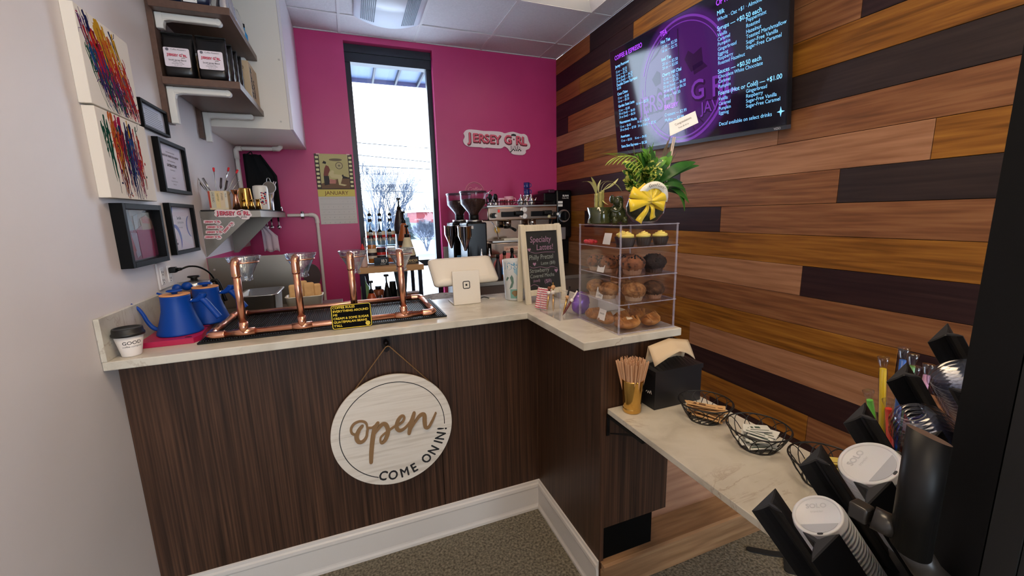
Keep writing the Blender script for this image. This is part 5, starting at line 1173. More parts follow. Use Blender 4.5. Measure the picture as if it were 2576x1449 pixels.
on_cyl('seaside_print', [([(-.062, .16), (.05, .155), (.05, .198), (-.062, .198)], 0), (shell(.012, .15, .022), 1), ([(-.035, .06), (-.02, .09), (-.03, .12), (-.02, .135), (-.012, .12), (-.01, .095), (-.018, .07)], 2), ([(-.05, .1), (-.035, .12), (-.045, .125), (-.055, .11)], 2), ([(-.028, .012), (.022, .012), (.02, .06), (-.03, .06)], 3), (shell(-.004, .038, .018), 4), (shell(.04, .08, .02), 5)],
       [mat('print_blue', (110, 160, 196), .4), mat('print_sky', (156, 194, 216), .4), mat('print_green', (92, 124, 116), .4), mat('print_teal', (116, 168, 160), .4), mat('print_brown', (134, 110, 76), .4), mat('print_sand', (196, 190, 156), .4)], t, a0=-PI/2-.3)
wrap_text('lettering', 'Shore', .036, .168, .053, .004, .0635, .205, -PI/2-.35, m_paper, t)
# chalkboard A-frame
t = thing('chalkboard_sign', 'white framed A-board chalkboard listing specialty lattes', 'sign', (1.559, .140, Z0), .15)
m_wash = noise_mix('whitewashed_wood', [(212, 204, 182), (228, 222, 204)], (40, 3, 3), 2, rough=.6); m_chalk = noise_mix('chalkboard', [(34, 36, 38), (46, 48, 50)], ns=14, rough=.8)
Mt = Matrix.Rotation(-.13, 4, 'X'); w_, h_ = .242, .385
mb = MB().bbox(0, .028, 0, .014, 0, h_, .0015, M=Mt).bbox(w_-.028, w_, 0, .014, 0, h_, .0015, M=Mt).bbox(.0285, w_-.0285, 0, .014, h_-.028, h_, .0015, M=Mt).bbox(.0285, w_-.0285, 0, .014, .04, .068, .0015, M=Mt)
mb.build('front_frame', m_wash, t)
MB().box(.028, w_-.028, .006, .010, .067, h_-.027, M=Mt).build('slate', m_chalk, t)
Mr = Matrix.Translation((0, .086, 0)) @ Matrix.Rotation(.07, 4, 'X')
MB().bbox(0, .028, 0, .012, 0, h_+.003, .0015, M=Mr).bbox(w_-.028, w_, 0, .012, 0, h_+.003, .0015, M=Mr).bbox(.0285, w_-.0285, 0, .012, h_-.03, h_, .0015, M=Mr).bbox(.0285, w_-.0285, .001, .005, .067, h_-.03, .001, M=Mr).build('rear_frame', m_wash, t)
OO = Mt @ Vector((.028, .0058, .067)); Vv = Mt.to_3x3() @ Vector((0, 0, 1)); IW, IH = w_-.056, h_-.094
m_ch1 = mat('chalk_pink', (168, 130, 160), .9); m_ch2 = mat('chalk_grey', (150, 160, 156), .9)
Mx = basis(OO, PX, Vv); fnc = lambda u, v, d: Mx @ Vector((u, v, d))
letters('lettering', [('Specialty', .022, .235, .042, dict(mi=0, sx=.85, shear=.1)), ('Lattes!', .055, .196, .040, dict(mi=0, sx=.95, shear=.1)), ('Philly Pretzel', .008, .150, .034, dict(mi=1, sx=.82, shear=.1)), ('Latte ($8)', .075, .122, .022, dict(mi=1, shear=.1)), ('Strawberry', .006, .086, .030, dict(mi=1, sx=.85, shear=.1)), ('Covered Mocha', .006, .060, .027, dict(mi=1, sx=.82, shear=.1)), ('(iced)', .022, .040, .018, dict(mi=0)), ('($8)', .088, .030, .026, dict(mi=0))], OO, PX, Vv, [m_ch1, m_ch2], t, off=.0004)
mb = MB(); m_i = 0
for q in ([(.02, .19), (.05, .182), (.1, .184), (.165, .18)], [(.01, .118), (.03, .110), (.07, .112), (.11, .104), (.14, .108), (.175, .098)], [(.005, .022), (.025, .028), (.045, .02), (.06, .008)]): ribbon(mb, smooth(q, 5), .0016, fnc, .0004, .0006)
for cx, cy, r in ((.014, .20, .010), (.038, .128, .010), (.165, .086, .011)):
    mb.prism([(cx, cy-r), (cx+r, cy+.2*r), (cx+.6*r, cy+.9*r), (cx, cy+.4*r), (cx-.6*r, cy+.9*r), (cx-r, cy+.2*r)], .0004, .0006, fnc)
mb.build('chalk_hearts_and_lines', m_ch1, t)
# acrylic pen holder
t = thing('acrylic_organizer', 'small clear acrylic organizer holding pens in front of the chalkboard', 'organizer', (1.60, -.10, Z0))
x0, x1, y0, y1, hh = -.040, .062, -.098, .095, .092
mb = MB().box(x0, x1, y0, y1, 0, .003).box(x0, x0+.002, y0, y1, .0031, hh).box(x1-.002, x1, y0, y1, .0031, hh).box(x0+.0021, x1-.0021, y0, y0+.002, .0031, hh-.02).box(x0+.0021, x1-.0021, y1-.002, y1, .0031, hh).box(x0+.0021, x1-.0021, -.01, -.008, .0031, hh)
mb.build('walls', m_acryl, t)
mb = MB()
for x, y in ((x0, y0), (x1-.002, y0), (x0, y1-.002), (x1-.002, y1-.002)): mb.box(x, x+.002, y, y+.002, hh-.0005 if False else .0, hh+.0003)
for y in (y0, y1-.002): mb.box(x0, x1, y, y+.002, hh-.0002-(.02 if y == y0 else 0), hh+.0004-(.02 if y == y0 else 0))
for x in (x0, x1-.002): mb.box(x, x+.002, y0, y1, hh-.0002, hh+.0004)
mb.build('polished_edges', m_acryle, t)
m_gold = mat('pen_gold', (206, 164, 96), .25, 1.)
def pen(lab, b, e, m1, m2, beads=(), cap=None):
    t = thing('beaded_pen', lab, 'pen', b, 0, 'beaded pens in the acrylic organizer'); e = Vector(e)-Vector(b)
    MB().tube([(0, 0, 0), e*.06, e*.1, e*.55], .004, n=10, rr=[.0008, .002, .0042, .005]).build('barrel', m1, t)
    MB().tube([e*.55, e], .0036, n=10).build('grip', m2, t)
    for q, r, m in beads: MB().ball(e*q, r, 14, 10).build('bead', m, t)
m_beadw = mat('bead_white', (232, 226, 220), .4); m_beadb = mat('bead_brown', (120, 66, 42), .45); m_beadt = mat('bead_tan', (204, 158, 112), .5)
pen('gold pen with brown bead on top, leftmost of the beaded pens', (1.582, -.03, Z0+.006), (1.605, -.02, Z0+.135), m_gold, m_blackg, ((.62, .009, m_beadw), (.78, .009, m_beadb)))
pen('gold pen with tan bead on top, crossing the leftmost pen', (1.60, -.06, Z0+.006), (1.615, -.03, Z0+.132), m_gold, m_gold, ((.66, .010, m_beadw), (.84, .010, m_beadt)))
pen('gold pen with tan bead and black loop, standing in the middle of the organizer', (1.612, -.13, Z0+.006), (1.650, -.12, Z0+.125), m_gold, m_blackg, ((.62, .0085, m_beadt),))
pen('dark red pen with white grip leaning right in the organizer', (1.604, -.14, Z0+.006), (1.672, -.15, Z0+.112), mat('pen_maroon', (96, 30, 34), .3), m_beadw, ((.6, .0085, m_beadw), (1., .005, m_black)))
m_cane = mat('cane_white', (238, 226, 226), .4); m_caner = mat('cane_red', (206, 70, 96), .4)
for i in range(5):
    x = 1.566+.006*i; y = .045-.012*i
    t = thing('striped_packet', ['striped red and white packet standing in the organizer, outermost left', 'striped red and white packet, second in the organizer', 'striped red and white packet, third in the organizer', 'striped red and white packet, fourth in the organizer', 'striped red and white packet, innermost in the organizer'][i], 'packet', (x, y, Z0+.0035), .25, 'striped packets in the organizer')
    mb = MB(); Mq = Matrix.Rotation(.22, 4, 'Y'); mb.bbox(-.003, .003, -.010, .010, 0, .098, .002, M=Mq); mb.build('wrapper', m_cane, t)
    mb = MB()
    for k in range(9): mb.box(-.0032, .0032, -.0102, .0102, .004+.0105*k, .0085+.0105*k, M=Mq)
    mb.build('red_stripes', m_caner, t)

# ================================================================ PASTRY CASE
CX0, CX1, CY0, CY1, CH = 1.653, 1.908, -.470, -.190, .393
t = thing('pastry_case', 'clear acrylic four-shelf pastry case on the counter end', 'display case', (0, 0, Z0))
mb = MB(); T = .004
mb.box(CX0, CX1, CY0, CY1, 0, .006).box(CX0, CX0+T, CY0, CY1, .0062, CH-.004).box(CX1-T, CX1, CY0, CY1, .0062, CH-.004).box(CX0+T, CX1-T, CY0, CY0+T, .0062, CH-.004)
mb.build('panels', m_acryl, t)
MB().box(CX0-.002, CX1+.002, CY0-.002, CY1+.002, CH-.004, CH).build('top_panel', m_acryl, t)
SH = [.108, .207, .311]
for i, z in enumerate(SH): MB().box(CX0+T+.0002, CX1-T-.0002, CY0+T+.0002, CY1-.002, z, z+.003).build('shelf', m_acryl, t)
for x in (CX0, CX1-.008):
    for y in (CY0, CY1-.008): MB().bbox(x-.0005, x+.006, y-.0005, y+.006, .0, CH+.001, .002).build('corner_post', m_acryle, t)
for z in (.003,)+tuple(s+.0015 for s in SH)+(CH-.002,):
    mb = MB(); e = .0016
    mb.box(CX0-.0005, CX1+.0005, CY0-.0008, CY0+.001, z-e, z+e).box(CX0-.0008, CX0+.001, CY0, CY1, z-e, z+e).box(CX1-.001, CX1+.0008, CY0, CY1, z-e, z+e)
    mb.build('edge_strip', m_acryle, t)
m_muf = [noise_mix('muffin_choc_chip', [(40, 22, 16), (112, 66, 40), (140, 88, 56)], ns=50, rough=.8, bump=.6, pos=[.36, .46, .62]), noise_mix('muffin_chocolate', [(22, 12, 10), (50, 30, 24)], ns=60, rough=.8, bump=.6), noise_mix('muffin_crumb', [(92, 56, 30), (148, 100, 58), (178, 132, 86)], ns=60, rough=.85, bump=.8), noise_mix('muffin_dark_crumb', [(40, 24, 16), (96, 62, 38)], ns=60, rough=.85, bump=.8)]
m_wrap = [mat('wrap_tan', (150, 108, 82), .7), mat('wrap_brown', (62, 38, 30), .7), mat('wrap_dark', (20, 13, 16), .6), mat('wrap_cream', (176, 146, 118), .7)]
m_yfrost = mat('frosting_yellow', (236, 216, 116), .5, sub=.1)
def muffin(lab, x, y, z, r, ti, wi, grp, seed, frost=False):
    t = thing('cupcake' if frost else 'muffin', lab, 'cupcake' if frost else 'muffin', (x, y, z), seed*.7, grp)
    MB().lathe([(r*.72, 0), (r*.73, .001), (r, r*1.0)], n=60, flute=.05, fn=20).build('paper_cup', m_wrap[wi], t)
    mb = MB(); rnd = random.Random(seed)
    if frost:
        mb.lathe([(r*.95, r*1.01), (r*.9, r*1.06), (0, r*1.08)], n=32).build('cake_top', m_muf[1], t)
        mb = MB(); pts = []
        for i in range(70):
            q = i/69; a = q*2*PI*2.8; rr = r*.82*(1-q)**.8; pts.append((rr*math.cos(a), rr*math.sin(a), r*1.12+r*.62*q))
        mb.tube(pts, r*.2, n=10, rr=[r*(.24-.12*i/69) for i in range(70)]); mb.ball((0, 0, r*1.2), r*.6, 20, 10, (1.3, 1.3, .6)); mb.build('frosting', m_yfrost, t)
    else:
        mb.ball((0, 0, r*1.0), r*1.16, 28, 16, (1, 1, .72), jit=.05); mb.build('muffin_top', m_muf[ti], t)
        if ti < 2:
            mb = MB()
            for i in range(16):
                a = rnd.uniform(0, 6.28); q = rnd.uniform(.3, 1.); th = q*1.45; mb.ball((r*1.14*math.sin(th)*math.cos(a), r*1.14*math.sin(th)*math.sin(a), r*1.0+r*.83*math.cos(th)), r*.10, 8, 6)
            mb.build('chocolate_chips', m_muf[1], t)
zs = Z0+SH[2]+.0035
for i, (x, y) in enumerate(((1.715, -.425), (1.785, -.428), (1.857, -.432))): muffin(['yellow frosted cupcake, left front of the top shelf', 'yellow frosted cupcake, middle front of the top shelf', 'yellow frosted cupcake, right front of the top shelf'][i], x, y, zs, .029, 1, 2, 'frosted cupcakes on the top shelf', i, True)
muffin('yellow frosted cupcake tucked behind the front three on the top shelf', 1.745, -.355, zs, .029, 1, 2, 'frosted cupcakes on the top shelf', 5, True)
for i in range(6):
    t = thing('red_candy', 'small red wrapped sweet in the row at the back left of the top shelf', 'candy', (1.672+.017*(i % 2), -.215-.02*(i//2), zs), .3*i, 'red sweets on the top shelf')
    MB().ball((0, 0, .009), .010, 14, 10, (1, 1, .85)).build('sweet', mat('candy_red', (216, 60, 66), .3), t)
zs = Z0+SH[1]+.0035
for i, (x, y, r, ti, wi, lab) in enumerate(((1.745, -.418, .040, 0, 0, 'large choc-chip muffin, left front of the second shelf'), (1.842, -.42, .038, 1, 1, 'dark chocolate muffin, right front of the second shelf'), (1.70, -.335, .035, 0, 0, 'choc-chip muffin behind the price card on the second shelf'), (1.785, -.325, .036, 0, 1, 'choc-chip muffin at the back middle of the second shelf'), (1.70, -.248, .034, 0, 3, 'choc-chip muffin at the back left of the second shelf'))): muffin(lab, x, y, zs, r, ti, wi, 'muffins on the second shelf', i+10)
zs = Z0+SH[0]+.0035
for i, (x, y, r, ti, wi, lab) in enumerate(((1.752, -.422, .038, 2, 3, 'crumb-topped muffin, left front of the third shelf'), (1.845, -.418, .036, 3, 0, 'dark crumb-topped muffin, right front of the third shelf'), (1.695, -.345, .034, 2, 3, 'crumb-topped muffin behind the coffee cake card'), (1.79, -.335, .034, 2, 0, 'crumb-topped muffin at the back middle of the third shelf'), (1.692, -.262, .034, 2, 3, 'crumb-topped muffin at the back left of the third shelf'))): muffin(lab, x, y, zs, r, ti, wi, 'crumb muffins on the third shelf', i+20)
m_past = noise_mix('pastry_golden', [(110, 62, 26), (170, 112, 56), (200, 148, 88)], ns=22, rough=.5, bump=.5); m_ic = mat('pastry_icing', (226, 206, 176), .3)
zs = Z0+.0065
for i, (x, y, rx, ry, a, lab, dan) in enumerate(((1.725, -.425, .055, .036, .1, 'round cream-filled danish, left front of the bottom tray', True), (1.835, -.420, .052, .034, .5, 'braided golden pastry, right front of the bottom tray', False), (1.688, -.335, .028, .040, .1, 'crumb danish behind the bottom price card', False), (1.752, -.345, .045, .028, .4, 'golden danish at the middle of the bottom tray', False), (1.83, -.33, .045, .030, -.4, 'golden pastry at the back right of the bottom tray', False), (1.69, -.245, .030, .042, 0, 'golden pastry with cherry at the back left of the bottom tray', False))):
    t = thing('pastry', lab, 'pastry', (x, y, zs), a, 'pastries on the bottom tray')
    mb = MB(); mb.ball((0, 0, .020), 1, 28, 12, (rx, ry, .020), jit=.02); 
    mb.build('crust', m_past, t)
    mb = MB()
    for k in range(5):
        q = -.7+.35*k; mb.tube([(rx*q, -ry*.85*math.sqrt(1-q*q), .022), (rx*(q+.1), 0, .041), (rx*(q+.2), ry*.8*math.sqrt(max(.05, 1-q*q)), .022)], .006, n=8)
    mb.build('ridges', m_past, t)
    if dan: MB().ball((0, 0, .036), 1, 16, 8, (.022, .016, .008)).build('icing', m_ic, t)
# price cards hanging on the left side, shelf by shelf
for i, (y, z, txt, lab) in enumerate(((-.372, SH[2]+.03, '', 'blank white price card leaning on the top shelf'), (-.335, SH[1]+.026, 'assorted', 'white handwritten card before the choc-chip muffins'), (-.328, SH[0]+.022, 'COFFEE', 'white handwritten coffee cake card on the third shelf'), (-.345, .048, 'danish', 'white handwritten card on the bottom tray'))):
    t = thing('price_card', lab, 'card', (CX0+T+.004, y, Z0+z-.02), 0, 'price cards in the pastry case'); V_ = (.25, 0, 1)
    plates('card', [rect(-.023, 0, .023, .042)], (0, 0, 0), (0, -1, 0), V_, m_paper, t, 0, .0006)
    if txt: letters('lettering', [(txt, 0, .022, .0115, dict(align='CENTER'))]+([('CAKE', 0, .008, .0115, dict(align='CENTER'))] if i == 2 else []), (0, 0, 0), (0, -1, 0), V_, m_ink, t, off=.001)
t = thing('purple_bag', 'crinkled purple gift bag standing behind the pastry case', 'bag', (1.695, -.135, Z0), .2)
mb = MB().ball((0, 0, .05), .05, 20, 16, (.9, .6, .98), jit=.07); mb.build('bag_body', mat('purple_foil', (130, 90, 186), .25, .3), t)
for i in range(4): pass
t = thing('white_box', 'white box low behind the pastry case with a purple tag', 'box', (1.83, -.09, Z0)); MB().bbox(-.05, .06, -.05, .05, 0, .065, .002).build('box_body', mat('box_white', (214, 206, 198), .6), t)
# ================================================================ PLANTS ON THE CASE
ZP = Z0+CH+.0012
m_gl = noise_mix('leaf_dark', [(26, 66, 24), (56, 112, 40)], ns=10, rough=.35); m_gm = noise_mix('leaf_mid', [(64, 120, 36), (104, 160, 54)], ns=14, rough=.4); m_gy = noise_mix('leaf_lime', [(120, 160, 50), (176, 200, 84)], ns=10, rough=.4)
m_var = noise_mix('leaf_variegated', [(38, 84, 26), (60, 110, 34), (206, 206, 100)], ns=90, detail=2, rough=.4, pos=[.42, .52, .56]); m_dry = mat('leaf_dry', (206, 206, 140), .6)
t = thing('gift_plant', 'mixed green dish garden in a glass bowl with a yellow bow on the pastry case', 'potted plant', (1.862, -.335, ZP))
MB().lathe([(.03, 0), (.045, .004), (.07, .035), (.075, .065), (.066, .095), (.062, .105), (.066, .108), (.06, .108), (.058, .1)], n=40, cap=True).build('glass_bowl', m_glass, t)
MB().lathe([(.0, .003), (.04, .006), (.066, .036), (.071, .064), (.062, .092), (0, .1)], n=36).build('soil_and_moss', noise_mix('moss', [(20, 24, 16), (58, 62, 40), (34, 40, 26)], ns=40, rough=.8, bump=.8), t)
rnd = random.Random(21); zb = .1
def leaves(name, m, specs, w, n=7, fold=.15, up=(0, 0, 1)):
    mb = MB()
    for b_, e_, ww, bend in specs: mb.leaf(b_, e_, ww, bend, n=n, fold=fold, up=up)
    return mb.build(name, m, t, fix=False)
# palm frond to the left (lime), fine leaflets
spec = []
stem = smooth([(-.02, -.03, .12), (-.05, -.05, .19), (-.10, -.06, .235), (-.175, -.06, .235)], 5)
for i in range(3, 16, 1):
    p = Vector(stem[i]); q = i/16
    for s_ in (-1, 1): spec.append((p, p+Vector((-.045-.02*q, .02*s_, s_*.022-.012)), .009, .05))
MB().tube(stem, .0016, n=6).build('palm_stem', m_gy, t); leaves('palm_fronds', m_gy, spec, .01)
spec = []
for i in range(18):
    a = rnd.uniform(0, 6.28); spec.append(((-.02+rnd.uniform(-.02, .02), -.01, .15), (-.02+rnd.uniform(-.06, .05), rnd.uniform(-.03, .03), .24+rnd.uniform(0, .06)), .012, .05))
leaves('upright_fronds', m_gm, spec, .01)
spec = []
for i in range(34):
    a = rnd.uniform(PI*.5, PI*1.75); r = rnd.uniform(.02, .06); z = rnd.uniform(.12, .23); b_ = Vector((-.045+.02*math.cos(a), -.02+.02*math.sin(a), z-.02)); spec.append((b_, b_+Vector((.055*math.cos(a), .05*math.sin(a)-.015, rnd.uniform(0, .05))), .036, .15))
leaves('variegated_leaves', m_var, spec, .04, up=(-.2, -1, .5))
spec = []
for i in range(64):
    a = rnd.uniform(0, 6.28); z = rnd.uniform(.10, .24); b_ = Vector((rnd.uniform(-.04, .05), rnd.uniform(-.04, .03), z-.01)); spec.append((b_, b_+Vector((.05*math.cos(a), .04*math.sin(a)-.01, rnd.uniform(-.01, .05))), .03, .2))
leaves('ivy_leaves', m_gm, spec, .03, up=(0, -1, .6))
spec = [((.03, -.02, .14), (.19, -.05, .225), .042, .16), ((.03, -.02, .14), (.23, -.03, .215), .03, .12), ((.04, -.02, .13), (.15, -.06, .09), .042, .3), ((.04, -.01, .14), (.12, -.08, .04), .032, .3), ((.03, 0, .14), (.12, .04, .25), .035, .1), ((.0, .0, .15), (-.03, -.05, .28), .03, .2), ((.03, -.01, .15), (.06, -.06, .26), .03, .15), ((.05, 0, .12), (.16, -.02, .15), .04, .2), ((.03, -.03, .12), (.10, -.10, .12), .03, .25), ((.0, .02, .15), (.1, .08, .24), .03, .1), ((-.02, 0, .15), (-.06, -.04, .26), .026, .1), ((.05, -.03, .12), (.13, -.09, .07), .035, .2)]
leaves('peace_lily_leaves', m_gl, spec, .04, n=9, up=(-.1, -.7, .7))
spec = [((.05, 0, .12), (.085+.012*i, -.0, .33-.02*abs(i-2)), .014, .02) for i in range(6)]+[((-.02, .02, .12), (-.05, .02, .31), .006, .0), ((-.0, .02, .12), (-.015, .02, .30), .006, .0)]
leaves('spiky_leaves', noise_mix('leaf_bronze', [(96, 96, 56), (140, 116, 90)], (1, 1, 1), 12, rough=.4), spec, .014)
# bow
m_bow = mat('ribbon_yellow', (240, 206, 40), .3, sheen=.4)
def loop(mb, c, a, L, w, depth, thick=1):
    """ribbon loop leaving c at angle a in the x-z plane, facing -y"""
    ca, sa = math.cos(a), math.sin(a); prev = None
    for i in range(15):
        q = i/14; s_ = math.sin(PI*q); x = L*(math.sin(PI*q)**.8)*(1 if True else 0); d = depth*(q-.5)*2
        wv = w*(.25+.75*s_); off = Vector((ca*x, d-.01*s_, sa*x)); sd = Vector((-sa, .0, ca))*wv*.5
        row = mb.verts([Vector(c)+off-sd, Vector(c)+off+sd])
        if prev: mb._f([prev[0], prev[1], row[1], row[0]], True)
        prev = row
mb = MB(); bc = (-.06, -.085, .078)
for a, L, w in ((2.75, .085, .042), (3.3, .085, .045), (2.2, .065, .038), (.3, .075, .042), (-.2, .07, .045), (.95, .06, .038), (1.55, .05, .034)): loop(mb, bc, a, L, w, .024)
for e_, w in (((-.098, -.098, .006), .03), ((-.035, -.10, .016), .026)):
    p0 = Vector(bc); p1 = Vector(e_)+Vector((0, 0, .0)); sd = (p1-p0).cross(Vector((0, 1, 0))).normalized()*w/2; prev = None
    for i in range(8):
        q = i/7; c_ = p0+(p1-p0)*q+Vector((0, -.012*math.sin(PI*q*1.5), 0)); ww = .35+.65*q; row = mb.verts([c_-sd*ww, c_+sd*ww])
        if prev: mb._f([prev[0], prev[1], row[1], row[0]], True)
        prev = row
o = mb.build('yellow_bow', m_bow, t, fix=False); sd_ = o.modifiers.new('s', 'SOLIDIFY'); sd_.thickness = .0012
MB().ball(bc, .012, 14, 10).build('bow_knot', m_bow, t)
mb = MB(); prev = None
for i in range(21):
    q = i/20; a = PI*.88-q*PI*.93; c_ = Vector((-.048+.058*math.cos(a), -.096-.014*math.sin(a), .085+.050*math.sin(a))); nrm = Vector((math.cos(a), 0, math.sin(a)))*.0125
    row = mb.verts([c_-nrm, c_+nrm])
    if prev: mb._f([prev[0], prev[1], row[1], row[0]], True)
    prev = row
o = mb.build('luck_ribbon', mat('ribbon_cream', (240, 236, 222), .5), t, fix=False); sd_ = o.modifiers.new('s', 'SOLIDIFY'); sd_.thickness = .001
mb = MB(); vs_, fs = text_bm('Good Luck!', 1, 'CENTER', 0, .2); L_ = []
for x, y, _ in vs_:
    a = PI*.46-x*.0155/.056; r = .0535+y*.015; L_.append((-.048+r*math.cos(a), -.1065-.007*math.sin(a), .085+(r-.008)*math.sin(a)))
nv = mb.verts(L_); [mb._f([nv[i] for i in f]) for f in fs]; mb.build('lettering', m_ink, t, fix=False)
t = thing('card_pick', 'white message card on a tall clear forked pick standing in the plant', 'card', (1.93, -.35, ZP+.11))
MB().tube([(0, 0, 0), (.022, 0, .10), (.042, 0, .21)], .0022, n=8).build('pick', mat('pick_clear', (214, 196, 180), .2), t)
MB().tube([(.01, 0, 0), (.028, 0, .10), (.05, 0, .21)], .0022, n=8).build('pick', mat('pick_clear'), t)
plates('card', [[(0, 0), (.135, 0), (.155, .05), (.03, .05)]], (.022, -.003, .212), (1, -.1, .42), (0, .5, 1), m_paper, t, 0, .0006)
letters('lettering', [('Congratulations', .045, .028, .012, dict(rot=.0)), ('from all of us', .05, .012, .009)], (.022, -.003, .212), (1, -.1, .42), (0, .5, 1), mat('card_ink', (90, 90, 84), .7), t, off=.0012)
# bamboo in green ceramic elephant planter
m_cer = noise_mix('ceramic_green', [(38, 44, 24), (74, 80, 44)], ns=12, rough=.12, coat=.6)
t = thing('lucky_bamboo', 'withered lucky bamboo in a glossy green elephant planter on the pastry case', 'potted plant', (1.722, -.285, ZP))
MB().lathe([(.040, 0), (.043, .004), (.038, .03), (.046, .062), (.043, .062), (.036, .03), (.03, .01)], c=(-.035, 0, 0), n=40, flute=.03, fn=20).build('planter', m_cer, t)
mb = MB(); mb.ball((.038, -.01, .036), .036, 24, 16, (1, .8, 1)).ball((.035, -.02, .083), .021, 20, 14).ball((.016, -.008, .092), .015, 16, 10, (.5, 1, 1.1)).ball((.056, -.008, .088), .015, 16, 10, (.5, 1, 1.1))
mb.tube(smooth([(.034, -.038, .078), (.028, -.05, .06), (.008, -.052, .045), (-.015, -.05, .05)], 5), .007, n=12, rr=[.009-.005*i/15 for i in range(16)])
for x, y in ((.015, -.03), (.06, -.03), (.02, .02), (.058, .02)): mb.cyl((x, y, 0), (x, y, .025), .012, .011, n=14)
mb.build('elephant_figure', m_cer, t)
for i, (x, y, h) in enumerate(((-.05, 0, .105), (-.036, -.008, .112), (-.022, .0, .118), (-.03, .012, .11))):
    prof = []
    for k in range(5): prof += [(.0065, h*k/5+.001), (.006, h*(k+.5)/5), (.0075, h*(k+1)/5-.002)]
    MB().lathe(prof, c=(x, y, .01), n=14).build('bamboo_stalk', mat('bamboo_green', (150, 146, 84), .45), t)
mb = MB()
for b_, e_, w, bend in (((-.05, 0, .11), (-.125, -.02, .155), .016, .25), ((-.05, 0, .11), (-.08, -.01, .175), .014, .1), ((-.04, 0, .115), (-.06, -.02, .02), .012, -.25), ((-.036, 0, .12), (-.005, -.02, .16), .016, .3), ((-.03, 0, .12), (.02, -.02, .155), .012, .3), ((-.022, 0, .125), (.045, -.005, .17), .03, -.1), ((-.022, 0, .125), (.06, -.01, .12), .014, .35), ((-.03, 0, .12), (-.015, -.03, .07), .014, -.2), ((-.04, 0, .12), (-.03, 0, .165), .014, .1)):
    mb.leaf(b_, e_, w, bend, n=8)
mb.build('dry_leaves', m_dry, t, fix=False)
# ================================================================ ROUND OPEN SIGN on the counter front
t = thing('sign_hook', 'dark bronze hook fixed under the counter edge holding the round sign', 'hook', (.884, YP-.001, .985)); m_brz = mat('dark_bronze', (40, 34, 34), .35, .8)
MB().prism([(-.016, .055), (.016, .055), (.018, .0), (.012, -.028), (0, -.036), (-.012, -.028), (-.018, 0)], 0, .006, lambda u, v, d: Vector((u, -d, v))).build('back_plate', m_brz, t)
MB().tube(smooth([(0, -.006, .01), (0, -.02, -.004), (0, -.03, -.004), (0, -.034, .012)], 5), .005, n=10).ball((0, -.034, .014), .011, 16, 10).build('peg', m_brz, t)
t = thing('round_sign', 'round white wooden sign reading open come on in, hung on twine', 'sign', (.888, .062, .606)); R_ = .252
m_sgn = noise_mix('whitewash_board', [(206, 198, 186), (224, 218, 208), (214, 206, 194)], (2, 30, 40), 1.4, 5, .6, pos=[.35, .5, .7])
MB().lathe([(R_-.001, 0), (R_, .002), (R_, .009), (R_-.001, .011)], n=96, M=Matrix.Rotation(PI/2, 4, 'X'), sm=False).build('board', m_sgn, t)
O = (0, -.0112, 0); m_gd = mat('open_gold', (140, 108, 72), .5)
mb = MB(); fs_ = lambda u, v, d: Vector((u-.888, -.0113-d, v-.606)); k = 10
cir = [(.888+.218*math.cos(a), .606+.218*math.sin(a)) for a in [math.radians(-4+i*(252)/60) for i in range(61)]]
ribbon(mb, cir, .0032, fs_, 0, .0004); mb.build('ring_line', m_ink, t)
def brush(mb, pts, ww, d1=.006):
    P = smooth(pts, 6); W_ = []
    for i in range(len(P)): q = i/(len(P)-1)*(len(ww)-1); j = min(int(q), len(ww)-2); W_.append(ww[j]+(ww[j+1]-ww[j])*(q-j))
    ribbon(mb, P, .01, fs_, 0, d1, W_)
mb = MB()
brush(mb, [(.781, .628), (.778, .664), (.757, .678), (.732, .672), (.718, .652), (.721, .630), (.738, .622), (.748, .630)], [.009, .009, .009, .010, .010, .009, .008, .008])
brush(mb, [(.762, .655), (.748, .640), (.736, .612), (.742, .588), (.758, .586), (.774, .603), (.780, .630), (.786, .641), (.80, .640), (.822, .652)], [.012, .015, .018, .016, .013, .011, .010, .009, .008, .010])
brush(mb, [(.824, .655), (.808, .630), (.797, .585), (.788, .530), (.783, .484)], [.014, .017, .018, .018, .015], .0065)
brush(mb, [(.799, .600), (.815, .620), (.840, .645), (.856, .640), (.862, .610), (.850, .576), (.834, .562), (.828, .574), (.834, .592), (.865, .612), (.899, .630)], [.007, .010, .015, .018, .018, .015, .012, .009, .007, .008, .009], .007)
brush(mb, [(.899, .626), (.925, .640), (.933, .658), (.924, .667), (.908, .652), (.898, .622), (.908, .603), (.928, .606), (.955, .630), (.976, .669)], [.008, .009, .010, .011, .015, .017, .015, .011, .009, .012], .0075)
brush(mb, [(.976, .670), (.966, .640), (.956, .610), (.948, .580)], [.013, .018, .018, .014], .008)
brush(mb, [(.953, .592), (.975, .625), (1.0, .653), (1.018, .652), (1.018, .620), (1.020, .595), (1.033, .590), (1.052, .618), (1.069, .651)], [.007, .010, .014, .017, .018, .016, .011, .009, .007], .0085)
mb.build('open_lettering', m_gd, t)
seqs = [('C', -107), ('O', -95.5), ('M', -82), ('E', -70.3), ('O', -52.2), ('N', -39.5), ('I', -28), ('N', -20), ('!', -10.5)]
letters('come_on_in_lettering', [(ch, .229*math.cos(math.radians(a)), .229*math.sin(math.radians(a)), .06, dict(rot=math.radians(a+90), align='CENTER', sx=.85, bold=.028)) for ch, a in seqs], (0, -.0112, 0), PX, ZV, m_ink, t, off=.0006)
m_tw = noise_mix('jute_twine', [(128, 92, 56), (168, 130, 86)], ns=300, rough=.9)
mb = MB().tube([(.748-.888, -.003, .816-.606), (-.008, -.024, .985-.606), (0, -.032, .990-.606), (.008, -.024, .985-.606), (1.052-.888, -.003, .797-.606)], .0022, n=8); mb.build('twine', m_tw, t)

